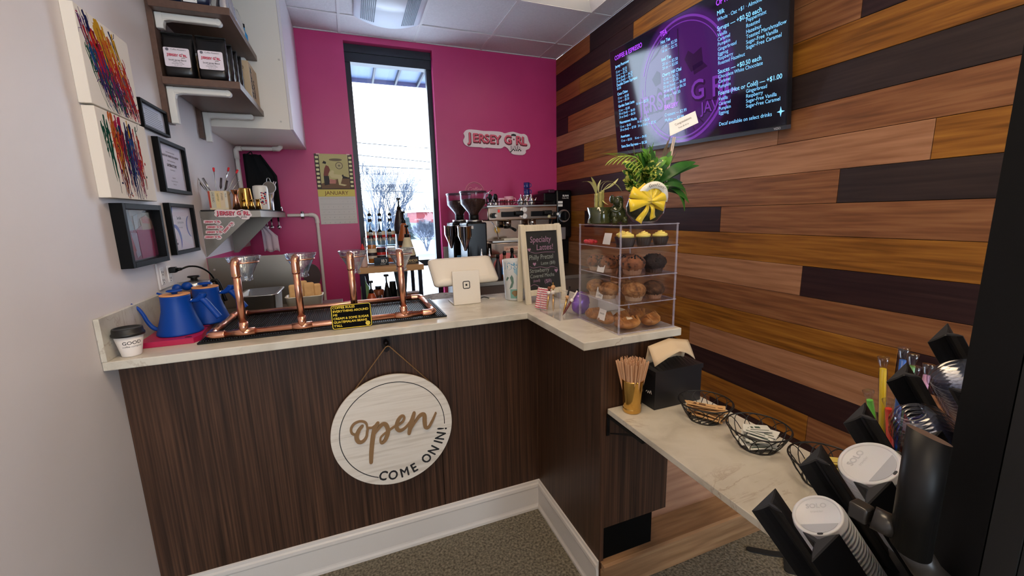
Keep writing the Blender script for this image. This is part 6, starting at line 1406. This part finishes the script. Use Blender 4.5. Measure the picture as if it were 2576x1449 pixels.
# ================================================================ MENU SCREEN on the plank wall
BL = Vector((2.80, 1.175, 1.968)); TU = Vector((0, -.99897, -.04541)); TV_ = Vector((-.15622, -.04485, .9867)); TW, TH = 1.365, .7105
t = thing('menu_screen', 'large tilted flat screen showing the drinks menu on the plank wall', 'television', BL); MT = basis((0, 0, 0), TU, TV_)
m_bez = mat('screen_bezel', (20, 20, 24), .3)
def tvbox(u0, u1, v0, v1, d0, d1, nm, m): return MB().box(u0, u1, v0, v1, d0, d1, M=MT).build(nm, m, t)
tvbox(-.004, TW+.004, -.004, TH+.004, -.03, -.001, 'casing', m_bez)
tvbox(-.004, TW+.004, -.024, -.0045, -.03, .002, 'lower_bezel', mat('bezel_grey', (58, 60, 68), .35))
m_scr = bpy.data.materials.new('screen_glow'); m_scr.use_nodes = True; n, l, b = nodes(m_scr)
tcn = n.new('ShaderNodeTexCoord'); mp = n.new('ShaderNodeMapping'); mp.inputs['Location'].default_value = (.70, 0, 0)
sx = n.new('ShaderNodeSeparateXYZ'); l.new(tcn.outputs['Object'], sx.inputs[0])
# radial purple picture behind the text (a picture shown on the screen)
su = n.new('ShaderNodeVectorMath'); su.operation = 'SUBTRACT'; su.inputs[1].default_value = MT.to_3x3() @ Vector((.69, .34, 0)); ln_ = n.new('ShaderNodeVectorMath'); ln_.operation = 'LENGTH'
l.new(tcn.outputs['Object'], su.inputs[0]); l.new(su.outputs[0], ln_.inputs[0]); rp = n.new('ShaderNodeValToRGB'); e = rp.color_ramp.elements
e[0].position = .0; e[0].color = (*lin((62, 24, 86)), 1); e[1].position = .62; e[1].color = (*lin((10, 8, 16)), 1); q = e.new(.37); q.color = (*lin((58, 22, 84)), 1); q = e.new(.40); q.color = (*lin((18, 12, 28)), 1)
l.new(ln_.outputs['Value'], rp.inputs[0]); b.inputs['Base Color'].default_value = (.004, .004, .006, 1); b.inputs['Roughness'].default_value = .07; b.inputs['Specular IOR Level'].default_value = .6
l.new(rp.outputs[0], b.inputs['Emission Color']); b.inputs['Emission Strength'].default_value = .5
tvbox(0, TW, 0, TH, -.0008, 0, 'screen', m_scr)
def glow(nm, c, s=.5): return mat(nm, c, .1, emit=c, es=s)
m_tx = glow('menu_text_blue', (120, 190, 244), .5); m_hd = glow('menu_heading_violet', (150, 60, 226), .5); m_art = glow('menu_art_violet', (96, 44, 138), .4); m_artd = glow('menu_art_dark', (34, 14, 50), .4)
fT = lambda u, v, d: MT @ Vector((u, v, d)); mb = MB()
def arcr(r, a0, a1, w, n_=40): ribbon(mb, [(.69+r*math.cos(math.radians(a0+(a1-a0)*i/n_)), .345+r*math.sin(math.radians(a0+(a1-a0)*i/n_))*.98) for i in range(n_+1)], w, fT, .0002, .0003)
for r, a0, a1, w in ((.35, 20, 160, .012), (.35, 175, 250, .012), (.35, 262, 340, .016), (.325, 30, 200, .005), (.325, 215, 350, .009), (.345, -40, -10, .006)): arcr(r, a0, a1, w)
mb.build('ring_artwork', m_art, t)
mb = MB()
for p in ([(.44, .42), (.49, .46), (.52, .44), (.52, .38), (.47, .37)], [(.47, .30), (.49, .36), (.53, .33), (.52, .28)], [(.73, .46), (.76, .5), (.8, .47), (.86, .49), (.87, .4), (.78, .38)], [(.79, .41), (.86, .42), (.9, .38), (.8, .36)], [(.42, .52), (.56, .60), (.62, .66), (.62, .64), (.5, .55)], [(.68, .64), (.69, .64), (.69, .30), (.68, .30)]): mb.prism(p, .0002, .00035, fT)
for a in range(205, 345, 14): ribbon(mb, [(.69+.22*math.cos(math.radians(a)), .30+.2*math.sin(math.radians(a))), (.69+.31*math.cos(math.radians(a)), .34+.3*math.sin(math.radians(a)))], .007, fT, .0002, .0003)
mb.build('storefront_artwork', m_artd, t)
z3 = (0, 0, 0)
letters('logo_artwork_shadow', [('JERSEY', .305, .215, .15, dict(bold=.05, sx=.88)), ('G', .775, .215, .15, dict(bold=.05)), ('RL', .93, .205, .15, dict(bold=.05)), ('JAVA', .85, .135, .085, dict(bold=.04))], z3, TU, TV_, m_artd, t, off=.0004)
letters('logo_artwork', [('JERSEY', .297, .224, .15, dict(bold=.01, sx=.88)), ('G', .768, .224, .15, dict(bold=.01)), ('RL', .922, .214, .15, dict(bold=.01)), ('JAVA', .845, .14, .085, dict(bold=.01))], z3, TU, TV_, m_art, t, off=.0006)
S1, S2, S3 = .024, .027, .037; kk = dict(sx=.92); kb = dict(sx=.86, bold=.022)
T = []
def col(u, rows, s=S1, **k):
    for v, tx in rows: T.append((tx, u, v, s, dict(kk, **k)))
col(.055, [(.588, 'Jersey Pourover'), (.463, 'Double Down Espresso'), (.401, 'Coco Chino'), (.317, 'Garden State Latte'), (.201, 'Moorestown Mocha'), (.100, 'Americano'), (.028, 'Extra Shot Espresso — $1.50')], S2, bold=.02)
col(.055, [(.552, '12 oz — $3.25'), (.530, '16 oz — $3.75'), (.508, '20 oz (Iced) — $4.25'), (.487, '24 oz (Iced) — $4.75'), (.440, '$3.00'), (.373, '12 oz — $5.00'), (.350, '16 oz — $5.50'), (.287, '12 oz — $5.00'), (.264, '20 oz (Iced) — $6.00'), (.240, '24 oz (Iced) — $6.50'), (.171, '12 oz — $6.00'), (.148, '20 oz (Iced) — $7.00   24 oz (Iced) — $7.50'), (.070, '12 oz — $3.50     16 oz — $4.00')])
col(.26, [(.296, '16 oz — $5.50'), (.176, '16 oz — $6.50')])
col(.537, [(.600, 'Hot Tea'), (.502, 'Iced Tea'), (.411, 'Cherry Hill Chai')], S2, bold=.02)
col(.543, [(.573, '12 oz — $2.50'), (.549, '16 oz — $2.75'), (.475, '20 oz — $2.50'), (.452, '24 oz — $3.00'), (.386, '12 oz — $4.75'), (.364, '16 oz — $5.25'), (.341, '20 oz (Iced) — $6.00'), (.317, '24 oz (Iced) — $6.50'), (.288, 'Dirty — +$1.50')])
col(.542, [(.172, 'Croissant — $2.99'), (.139, 'Muffins — $2.99')], S2)
col(.970, [(.605, 'Milk '), (.532, 'Syrups — +$0.50 each'), (.321, 'Sauces — +$0.50 each'), (.211, 'Foams (Hot or Cold) — +$1.00')], .031, bold=.012)
col(.972, [(.576, 'Whole · Oat +$1 · Almond +$1'), (.503, 'Vanilla'), (.481, 'Caramel'), (.458, 'Pumpkin'), (.434, 'Gingerbread'), (.411, 'Eggnog'), (.388, 'Raspberry'), (.365, 'Roasted Hazelnut'), (.297, 'Chocolate'), (.273, 'Caramel'), (.247, 'Pumpkin'), (.183, 'Vanilla'), (.159, 'Caramel'), (.133, 'Pumpkin'), (.110, 'Eggnog')], .0255)
col(1.146, [(.514, 'Peppermint'), (.488, 'Roasted'), (.462, 'Hazelnut'), (.439, 'Toasted Marshmallow'), (.415, 'Sugar-Free Vanilla'), (.391, 'Sugar-Free Caramel'), (.186, 'Gingerbread'), (.162, 'Raspberry'), (.138, 'Sugar-Free Vanilla'), (.114, 'Sugar-Free Caramel')], .0255)
col(1.075, [(.297, 'White Chocolate')], .0255)
col(.972, [(.050, 'Decaf available on select drinks')], .0275)
letters('menu_text', T, z3, TU, TV_, m_tx, t, off=.0008)
letters('menu_headings', [('COFFEE & ESPRESSO', .055, .640, .040, kb), ('TEA', .536, .642, .040, kb), ('BAKERY', .541, .214, .040, kb), ('OPTIONS', .965, .652, .040, kb)], z3, TU, TV_, m_hd, t, off=.0008)
mb = MB(); c_ = (1.338, .062); pts = []
for i in range(4):
    a = PI/2*i; pts += [(c_[0]+.021*math.cos(a), c_[1]+.024*math.sin(a)), (c_[0]+.0065*math.cos(a+PI/4), c_[1]+.0065*math.sin(a+PI/4))]
mb.prism(pts, .0004, .0008, fT); mb.build('star_emblem', m_tx, t)
letters('brand_lettering', [('VIZIO', 1.305, -.019, .014, dict(bold=.02))], z3, TU, TV_, mat('brand_silver', (206, 206, 210), .4), t, off=.0024)
MB().box(.5, .86, .30, .42, -.052, -.0345, M=MT).build('wall_mount', m_black, t)

# ================================================================ LOW LEDGE, its items
LZ = .80
o = LEDGE = MB().bbox(1.608, 1.99, -1.44, -.476, LZ-.02, LZ, .0015).build('quartz_ledge', m_marble); tag(o, 'lower narrow quartz ledge carrying napkins and condiment baskets', 'ledge')
t = thing('ledge_bracket', 'black folding steel bracket under the far corner of the low ledge', 'bracket', (1.62, -.471, .70))
mb = MB().box(-.012, .0, -.004, -.0, -.01, .078).box(-.012, .012, -.20, -.004, .066, .078).prism([(-.005, .0), (-.012, .0), (-.16, .066), (-.14, .066)], .0, .006, lambda u, v, d: Vector((d, u, v))); mb.build('bracket_body', m_black, t)
t2 = dup(t, (1.93, -.471, .70), 0, 'black folding steel bracket under the ledge on the platform side')
for x in (1.7, 1.9): MB().bbox(x-.02, x+.02, -1.43, -1.39, .001, LZ-.0205, .002).build('leg', m_black, LEDGE)
# gold shaker cup of stirrers
t = thing('gold_cup', 'gold metal cup full of wooden stirrers on the low ledge', 'cup', (1.678, -.525, LZ+.0005))
MB().lathe([(.030, 0), (.032, .002), (.0325, .016), (.0315, .018), (.0325, .02), (.0335, .05), (.0385, .118), (.0385, .122), (.0365, .122), (.031, .02), (.029, .004)], n=44).build('cup_body', m_brass, t)
m_stir = noise_mix('birch_stick', [(206, 160, 122), (226, 184, 148)], (60, 60, 6), 1.5, rough=.7)
rnd = random.Random(4); proto = None
for i in range(78):
    rr = .028*math.sqrt((i+.5)/78); a = i*2.39996; bx, by = rr*.72*math.cos(a), rr*.72*math.sin(a); tilt = rr*7.2+rnd.uniform(-.04, .04)
    h = .178+rnd.uniform(-.006, .008)
    M_ = Matrix.Translation((1.678+bx*.8, -.525+by*.8, LZ+.008)) @ Matrix.Rotation(a, 4, 'Z') @ Matrix.Rotation(min(tilt, .23), 4, 'Y') @ Matrix.Rotation(rnd.uniform(0, 3.1), 4, 'Z')
    if proto is None:
        mb = MB(); mb.prism(rect(-.0028, 0, .0028, .186, .0026, 3), -.0008, .0008, lambda u, v, d: Vector((u, d, v))); proto = mb.build('coffee_stirrer', m_stir); o = proto
    else: o = proto.copy(); COL.objects.link(o)
    o.matrix_world = M_; tag(o, 'thin birch stirrer stick in the crowded gold cup', 'stirrer', 'wooden stirrers in the gold cup')
# napkin dispenser
t = thing('napkin_dispenser', 'black napkin dispenser box with arched lid on the low ledge', 'napkin dispenser', (1.752, -.556, LZ+.0005)); m_nb = mat('dispenser_black', (26, 27, 31), .32)
W_, D_2, Hn = .214, .075, .128
MB().prism([(0, 0), (D_2, 0), (D_2, Hn), (0, Hn)], 0, W_, lambda u, v, d: Vector((d, u, v))).build('box_body', m_nb, t)
mb = MB(); prev = None
for i in range(13):
    q = i/12; z = Hn+.012+.02*math.sin(PI*q)**1.0*1.0; x = -.003+(W_+.006)*q
    row = mb.verts([(x, -.004, Hn+.0005), (x, -.004, Hn+.018), (x, D_2+.003, Hn+.018+.034*math.sin(PI*q)), (x, D_2+.003, Hn+.0005)])
    if prev:
        for k in range(4): mb._f([prev[k], prev[(k+1) % 4], row[(k+1) % 4], row[k]])
    prev = row
    if i in (0, 12): mb._f(row)
mb.build('lid', m_nb, t)
mb = MB(); ribbon(mb, smooth([(.018, .055), (.022, .066), (.027, .054), (.032, .062), (.037, .052), (.042, .060), (.048, .054)], 4), .0022, lambda u, v, d: Vector((-d, u, v)), 0, .0004); mb.build('white_script', m_paper, t)
o = None
t = thing('paper_napkin', 'folded kraft paper napkin sticking up from the black dispenser', 'napkin', (1.752, -.556, LZ+Hn+.03)); mb = MB(); g = []
for j in range(9):
    q = j/8; row = []
    for i in range(13):
        u = i/12; x = -.006+.185*u+.006*math.sin(q*3); zc_ = .088-.022*abs(u-.5)*1.6
        if q < .5: y = .055-.02*q+.004*math.sin(u*9); z = .0+zc_*(q/.5)
        else: y = .045-(q-.5)*.09-.018*math.sin(PI*u)*(q-.5)*2; z = zc_-(q-.5)*2*(.062-.032*math.sin(PI*u))
        row.append(mb.b.verts.new((x, y, z)))
    g.append(row)
for j in range(8):
    for i in range(12): mb._f([g[j][i], g[j][i+1], g[j+1][i+1], g[j+1][i]], True)
o = mb.build('napkin_sheet', mat('napkin_kraft', (206, 184, 152), .85), t); sd = o.modifiers.new('s', 'SOLIDIFY'); sd.thickness = .0015
# wire baskets
m_wire = mat('wire_black', (18, 17, 18), .45)
def wire_basket(lab, loc, rz):
    t = thing('wire_basket', lab, 'basket', loc, rz, 'black wire baskets on the low ledge')
    def rg(r, z, e=1): return [(r*math.cos(2*PI*i/40), r*e*math.sin(2*PI*i/40), z) for i in range(40)]
    MB().tube(rg(.086, .064), .0023, n=8, closed=True).build('rim', m_wire, t)
    mb = MB().tube(rg(.05, .0025), .002, n=6, closed=True)
    for i in range(-3, 4):
        y = i*.0135; hw = math.sqrt(max(0, .05**2-y*y)); mb.cyl((-hw, y, .0025), (hw, y, .0025), .0014, n=6)
    mb.build('base_ring', m_wire, t)
    mb = MB(); N = 12
    for i in range(N):
        a0 = 2*PI*i/N; pts = []
        for k in range(13):
            q = k/12; a = a0+(q-.5)*2*PI/N*2.0; h = 1-abs(2*q-1)**2.2; r = .05+(.0855-.05)*h**.8; pts.append((r*math.cos(a), r*math.sin(a), .003+.060*h))
        mb.tube(pts, .0013, n=6, cap=False)
    mb.build('arched_wires', m_wire, t); return t
wire_basket('black wire basket filled with brown sugar packets, farthest on the ledge', (1.868, -.672, LZ+.0005), 0)
dup(bpy.data.objects['wire_basket'], (1.878, -.862, LZ+.0005), .3, 'black wire basket of white sweetener packets, middle one on the ledge')
dup(bpy.data.objects['wire_basket'], (1.885, -1.052, LZ+.0005), .7, 'black wire basket of yellow packets, nearest the lid rack')
m_pk = mat('packet_kraft', (206, 164, 112), .75); m_pw = mat('packet_white', (218, 220, 214), .7); m_py = mat('packet_yellow', (226, 206, 110), .7); m_grn = mat('packet_print', (60, 84, 72), .7); m_pkp = mat('packet_print_brown', (110, 76, 46), .7)
def packets(n_, c, m, mp, lab, grp, w, h, rnd, flat, nm):
    pr = None
    for i in range(n_):
        if pr is None:
            mb = MB().bbox(-h/2, h/2, -w/2, w/2, -.0016, .0016, .0012); pr = mb.build(nm, m)
            MB().box(-h/2+.008, h/2-.008, -w/2+.005, -w/2+.009, .0017, .0019).box(-h*.12, h*.1, -.004, .008, .0017, .0019).box(-h*.3, -h*.2, -.006, .006, .0017, .0019).build('print', mp, pr); o = pr; kids = [c_ for c_ in bpy.data.objects if c_.parent == pr]
        else:
            o = pr.copy(); COL.objects.link(o)
            for q in kids: c2 = q.copy(); COL.objects.link(c2); c2.parent = o
        a = rnd.uniform(-.35, .35)+(.0 if flat else rnd.choice((0, .6, -.9))); lay = i/(n_-1)
        o.matrix_world = Matrix.Translation((c[0]+rnd.uniform(-.02, .02), c[1]+rnd.uniform(-.022, .022), c[2]+.010+.046*lay)) @ Matrix.Rotation(a-.9, 4, 'Z') @ Matrix.Rotation(rnd.uniform(-.16, .16), 4, 'Y') @ Matrix.Rotation(rnd.uniform(-.2, .2), 4, 'X')
        tag(o, lab, 'packet', grp)
rnd = random.Random(9)
packets(16, (1.868, -.672, LZ), m_pk, m_pkp, 'brown paper sugar packet heaped in the farthest wire basket', 'brown sugar packets', .024, .095, rnd, True, 'sugar_packet')
packets(16, (1.878, -.862, LZ), m_pw, m_grn, 'white sweetener packet with green print in the middle wire basket', 'white sweetener packets', .045, .066, rnd, False, 'sweetener_packet')
packets(9, (1.885, -1.052, LZ), m_py, m_pkp, 'yellow sweetener packet in the nearest wire basket', 'yellow sweetener packets', .045, .066, rnd, False, 'sweetener_packet')
# wrapped straws in a cup
t = thing('straw_cup', 'dark cup of wrapped colourful straws behind the lid rack', 'cup', (1.94, -1.165, LZ+.0005)); MB().lathe([(.036, 0), (.037, .002), (.045, .16), (.043, .16), (.034, .004)], n=32).build('cup_body', mat('smoke_cup', (40, 38, 40), .2), t)
m_wrapc = glassmat('straw_wrapper', (240, 240, 244), .12, 1.8)
for i, (dx, dy, c, h, lx, ly, lab) in enumerate(((-.02, .012, (236, 206, 30), .31, -.02, .02, 'fat yellow straw in clear wrapper, tallest at the left'), (-.002, .004, (40, 110, 206), .33, .0, .012, 'fat blue straw in clear wrapper, behind the black fin'), (-.006, -.012, (226, 44, 40), .30, -.008, .0, 'fat red straw in clear wrapper beside the blue one'), (.018, .004, (110, 204, 84), .31, .02, .012, 'fat green straw in clear wrapper leaning right'), (.022, -.01, (206, 150, 190), .295, .022, -.0, 'fat pink straw in clear wrapper beside the green one'), (-.032, -.004, (110, 210, 80), .245, -.055, .03, 'shorter green straw in wrapper at the far left'), (-.026, -.014, (232, 60, 40), .235, -.048, .01, 'shorter red straw in wrapper at the lower left'), (-.012, -.022, (240, 200, 40), .24, -.006, -.006, 'shorter yellow straw in wrapper behind the clear dome lid'))):
    s = thing('wrapped_straw', lab, 'straw', (1.94+dx, -1.165+dy, LZ+.03), 0, 'wrapped straws in the cup')
    e = Vector((lx, ly, h)); MB().cyl((0, 0, 0), e, .0062, n=14).build('straw', mat('straw_%d_%d_%d' % c, c, .35), s)
    MB().tube([(0, 0, .0), e*.97, e*1.01, e*1.05, e*1.09], .008, n=12, rr=[.0075, .0078, .006, .009, .011], flat=(1, .45) if False else None).build('wrapper', m_wrapc, s)

# ================================================================ TILTED LID RACK on the ledge end
AX = Vector((.53282, -.19648, -.8231)).normalized(); E1 = Vector((.098, -.008, .0655)); E1 = (E1-AX*E1.dot(AX)).normalized(); E2 = AX.cross(E1).normalized()
if E2.y < 0: E2 = -E2
G0 = Vector((1.434, -1.290, 1.035)); PI_ = .113     # centre of the first lid, cell pitch
MR = Matrix(((E1.x, E2.x, -AX.x, G0.x), (E1.y, E2.y, -AX.y, G0.y), (E1.z, E2.z, -AX.z, G0.z), (0, 0, 0, 1)))   # local: u along row, v across, w up out of the rack
if MR.to_3x3().determinant() < 0: pass
t = thing('lid_rack', 'tilted black rack with concave fins holding stacks of cup lids', 'lid rack', (0, 0, 0)); m_rk = mat('rack_black', (26, 27, 31), .5, spec=.4)
def fin(u, v, sg, L=.27, hw=.031, dp=.040):
    """fin with a flat outer face and two concave faces that cradle round stacks"""
    P = [(-hw, 0), (hw, 0), (0, -dp*sg)]; pts = [P[0], P[1]]
    for A_, B_ in ((P[1], P[2]), (P[2], P[0])):
        for k in range(1, 8):
            q = k/8; x = A_[0]+(B_[0]-A_[0])*q; y = A_[1]+(B_[1]-A_[1])*q; f = math.sin(PI*q)*.0125
            cx, cy = 0, -dp*sg*.33; L_ = math.hypot(x-cx, y-cy); pts.append((x+(cx-x)/L_*f, y+(cy-y)/L_*f))
        if A_ is P[1]: pts.append(P[2])
    MB().prism(pts, -L, 0, lambda a, b_, d: MR @ Vector((u+a, v+b_, d))).build('fin', m_rk, t).modifiers.new('b', 'BEVEL').width = .002
for k in range(5): fin(-.030+.1175*k, .072, 1)
for k in range(5): fin(-.037+.1165*k, -.049, -1)
MB().box(-.07, .46, -.06, .08, -.282, -.272, M=MR).build('base_plate', m_rk, t)
p = MR @ Vector((.24, .01, -.283)); MB().box(p.x-.01, p.x+.01, p.y-.05, p.y+.05, LZ+.0005, p.z).build('support_leg', m_rk, t)
p = MR @ Vector((.44, .01, -.283)); MB().box(p.x-.01, p.x+.01, p.y-.05, p.y+.05, LZ+.0005, p.z).build('support_leg', m_rk, t)
m_lid = mat('lid_white', (206, 208, 214), .45, sub=.1); m_clr = glassmat('clear_lid', (236, 238, 244), .06, 1.7)
def on_rack(u, v, w, rz=0): return MR @ Matrix.Translation((u, v, w)) @ Matrix.Rotation(rz, 4, 'Z')
def hot_lid(lab, u, w, R, rz, top, grp):
    t = thing('coffee_cup_cover', lab, 'lid', group=grp, M=on_rack(u, .011, w, rz))
    MB().lathe([(R*.985, -.004), (R, -.003), (R, .001), (R*.955, .003), (R*.95, .0075), (R*.93, .009), (R*.84, .009), (R*.82, .0075), (R*.80, .0068), (0, .0068)], n=56, cap=False).build('lid_shell', m_lid, t)
    if top:
        MB().prism([(R*.78*math.cos(a), R*.78*math.sin(a)) for a in [PI*1.5-1.05+2.1*i/14 for i in range(15)]], .0069, .0073, lambda a, b_, d: Vector((a, b_, d))).build('recess', mat('lid_recess', (168, 172, 182), .5), t)
        MB().prism(rect(-.0042, -R*.9, .0042, -R*.82, .002), .0091, .0096, lambda a, b_, d: Vector((a, b_, d))).build('sip_hole', mat('hole_shadow', (52, 54, 60), .7), t)
        letters('embossed_lettering', [('SOLO', 0, R*.36, R*.3, dict(align='CENTER', bold=.02)), ('traveler', 0, R*.14, R*.15, dict(align='CENTER'))], (0, 0, .0069), PX, (0, 1, 0), mat('emboss', (180, 183, 190), .5), t, off=.0003)
    return t
for k in range(20): hot_lid('top white embossed coffee lid on the lower left stack' if k == 0 else 'white coffee lid nested lower in the lower left stack', (.008), -.034-.0085*k, .039, -.8, k == 0, 'white lids, lower left stack')
for k in range(20): hot_lid('top white embossed coffee lid on the taller middle stack' if k == 0 else 'white coffee lid nested lower in the middle stack', .134, -.032-.0085*k, .046, .05, k == 0, 'white lids, middle stack')
for k in range(14):
    t3 = thing('domed_cup_cover', 'topmost clear dome lid on the stack right of the white lids' if k == 0 else 'clear dome lid nested lower in the dome stack', 'lid', group='clear dome lids', M=on_rack(.252, .011, -.05-.009*k))
    MB().lathe([(.0440, -.004), (.0445, 0), (.042, .002), (.041, .006), (.037, .022), (.027, .034), (.014, .0385), (.0135, .036)], n=48, cap=False).build('dome_shell', m_clr, t3)
for k in range(12):
    t3 = thing('flat_cup_cover', 'topmost clear flat lid, partly behind the black fridge post' if k == 0 else 'clear flat lid nested lower in the flat lid stack', 'lid', group='clear flat lids', M=on_rack(.370, .011, -.034-.008*k))
    MB().lathe([(.0450, -.004), (.0455, 0), (.044, .004), (.041, .006), (.039, .002), (0, .002)], n=48, cap=False).build('flat_shell', m_clr, t3)

# ================================================================ BLACK DISPLAY FRIDGE at the right edge
t = thing('display_fridge', 'tall black glass-front fridge at the right edge, mostly out of frame', 'fridge', (1.3, -1.478, 0.001)); m_fb = mat('fridge_black', (7, 7, 8), .5, spec=.2)
MB().box(.01, .62, -.70, -.0, 0, .12).box(.01, .62, -.70, 0, 1.95, 2.1).box(.60, .62, -.70, 0, .12, 1.95).box(.01, .6, -.015, 0, .12, 1.95).box(.01, .6, -.70, -.685, .12, 1.95).build('cabinet', m_fb, t)
MB().box(-.0, .0095, -.032, -.0, 0, 2.1).box(0, .0095, -.70, -.668, 0, 2.1).box(0, .0095, -.668, -.032, 0, .14).box(0, .0095, -.668, -.032, 1.93, 2.1).build('door_frame', m_fb, t)
MB().box(.0, .0095, -.052, -.033, .141, 1.929).build('door_gasket', mat('gasket_black', (6, 6, 7), .7), t)
MB().box(.003, .006, -.667, -.0525, .141, 1.929).build('door_glass', glassmat('fridge_glass', (120, 132, 136), .05, 1.5), t)
for z in (.5, .85, 1.2, 1.55): MB().box(.05, .59, -.68, -.02, z, z+.006).build('wire_shelf', m_dkmet, t)
MB().box(.0063, .0068, -.115, -.072, 1.098, 1.134).build('barcode_label', mat('label_grey', (176, 180, 176), .6), t)
mb = MB()
for k in range(7): mb.box(.0058, .0062, -.11+.005*k, -.11+.005*k+(.002 if k % 2 else .003), 1.104, 1.124)
mb = mb; q = mb.build('barcode', m_ink, t); q.location = (-.0008+.0, 0, 0)
# door handle: stout vertical bar cut on a slant, with a stub
hx, hy = -.065, -.009
Mh = Matrix.Translation((hx, hy, 0)); mb = MB(); n_ = 32; r_ = .0145; A = []; B = []
for i in range(n_):
    a = 2*PI*i/n_; x, y = r_*math.cos(a), r_*math.sin(a); A.append(mb.b.verts.new((hx+x, hy+y, 1.205+.25*y))); B.append(mb.b.verts.new((hx+x, hy+y, 1.315+.2*y-.35*x)))
for i in range(n_): mb._f([A[i], A[(i+1) % n_], B[(i+1) % n_], B[i]], True)
mb._f(A[::-1]); mb.mi = 1; mb._f(B); hd = mb.build('door_handle', [m_black, mat('handle_cap', (92, 74, 66), .5)], t)
MB().tube([(hx, hy, 1.208), (hx+.025, hy-.004, 1.175), (-.001, hy-.008, 1.14)], .012, n=18).build('handle_mount', mat('mount_black', (40, 38, 36), .3), hd)
MB().cyl((hx-.002, hy+.010, 1.217), (hx-.008, hy+.026, 1.219), .0105, n=20).bbox(hx-.018, hx-.004, hy+.0265, hy+.042, 1.212, 1.228, .002).build('handle_stub', mat('mount_black'), hd)
t = thing('floor_strap', 'black strap lying on the carpet beneath the low ledge', 'strap', (0, 0, .001)); mb = MB()
pts = [(2.33, -.54), (2.40, -.595), (2.45, -.625), (2.40, -.665), (2.38, -.68), (2.45, -.74)]
ribbon(mb, pts, .028, lambda u, v, d: Vector((u, v, d)), .001, .006); mb.build('strap_band', mat('strap_black', (20, 20, 20), .8), t)
# ================================================================ OUTSIDE THE WINDOW: tree, hedge, red shop, wires
m_bark = noise_mix('winter_bark', [(52, 60, 76), (70, 78, 94)], ns=6, rough=.9)
def bare_tree(lab, x, y, H_, seed, spread=1., thick=.16):
    t = thing('bare_tree', lab, 'tree', (x, y, -.3)); rnd = random.Random(seed); tr = MB(); br = MB(); 
    def grow(mb, p, d, L, r, dep):
        q = p+d*L; mid = p+d*L*.5+Vector((rnd.uniform(-1, 1), rnd.uniform(-1, 1), 0))*L*.04
        mb.tube([p, mid, q], r, n=5 if dep > 1 else 4, rr=[r, r*.85, r*.7], cap=False)
        if dep == 0: return
        for i in range(3 if dep > 1 else 4):
            dd = (d+Vector((rnd.uniform(-.75, .75)*spread, rnd.uniform(-.75, .75)*spread, rnd.uniform(-.1, .5)))).normalized(); grow(br, q if i else mid+(q-mid)*.6, dd, L*rnd.uniform(.62, .86), r*.6, dep-1)
    for k in range(5):
        a = 2*PI*k/5; grow(tr, Vector((0, 0, 0)), Vector((.35*math.cos(a), .35*math.sin(a), 1)).normalized(), H_*.22, thick, 6)
    tr.build('trunk', m_bark, t); br.build('branches', m_bark, t)
bare_tree('large bare winter tree outside, left half of the window view', 2.3, 21, 6.2, 5, .85, .07)
bare_tree('small bare shrub tree before the red shop, right half of the window', 4.4, 20, 2.2, 8, .9, .04)
t = thing('red_building', 'low red-fronted building across the snowy road', 'building', (8.6, 34, -.3))
MB().box(-2.6, 9, 0, 6, 0, 1.25).build('wall', mat('shop_wall', (96, 104, 120), .8), t); MB().box(-2.6, 9, -.05, 6, 1.25, 2.15).build('red_fascia', mat('shop_red', (112, 22, 30), .6), t); MB().box(-2.8, 9.2, -.3, 6.2, 2.15, 2.35).build('snowy_roof', m_snow, t)
mb = MB(); rnd = random.Random(3)
for i in range(260):
    x = -14+.145*i+rnd.uniform(-.1, .1); h = rnd.uniform(2.0, 3.3); mb.tube([(x, 46, -.3), (x+rnd.uniform(-.3, .3), 46, h*.6), (x+rnd.uniform(-.5, .5), 46, h)], .1, n=4, rr=[.05, .07, .02], cap=False)
o = mb.build('distant_tree_line', mat('far_trees', (52, 62, 78), .9)); tag(o, 'grey band of distant trees along the horizon', 'trees', kind='stuff')
t = thing('conifer', 'dark evergreen tree left of the red building', 'tree', (4.6, 29, -.3)); mb = MB()
for k in range(6): mb.lathe([(.55-.08*k, .2+.24*k), (.12, .55+.24*k)], n=14, flute=.12, fn=7)
mb.build('foliage', mat('conifer_green', (26, 42, 44), .9), t); MB().cyl((0, 0, 0), (0, 0, .5), .12, n=8).build('trunk', m_bark, t)
for k, (z, dz) in enumerate(((5.7+.19*1.1, -.043), (5.42, -.075), (4.62, -.035), (3.25, -.035))):
    o = MB().tube([(-4+1.6*i, 24, z+dz*(1.6*i)) for i in range(9)], .022, n=5).build('power_line', mat('wire_grey', (20, 26, 34), .7)); tag(o, ['uppermost power line across the sky in the window', 'second power line across the sky in the window', 'third power line across the sky, just under the second', 'low power line passing behind the bare tree'][k], 'cable', 'power lines outside')
for k, x in enumerate((-4.0, 8.8)):
    o = MB().cyl((x, 24, -.3), (x, 24, 6.4), .12, .1, n=10).box(x-.6, x+.6, 23.95, 24.05, 5.95, 6.05).build('utility_pole', m_bark); tag(o, ['utility pole carrying the power lines, beyond the left of the window view', 'utility pole carrying the power lines, beyond the right of the window view'][k], 'pole')
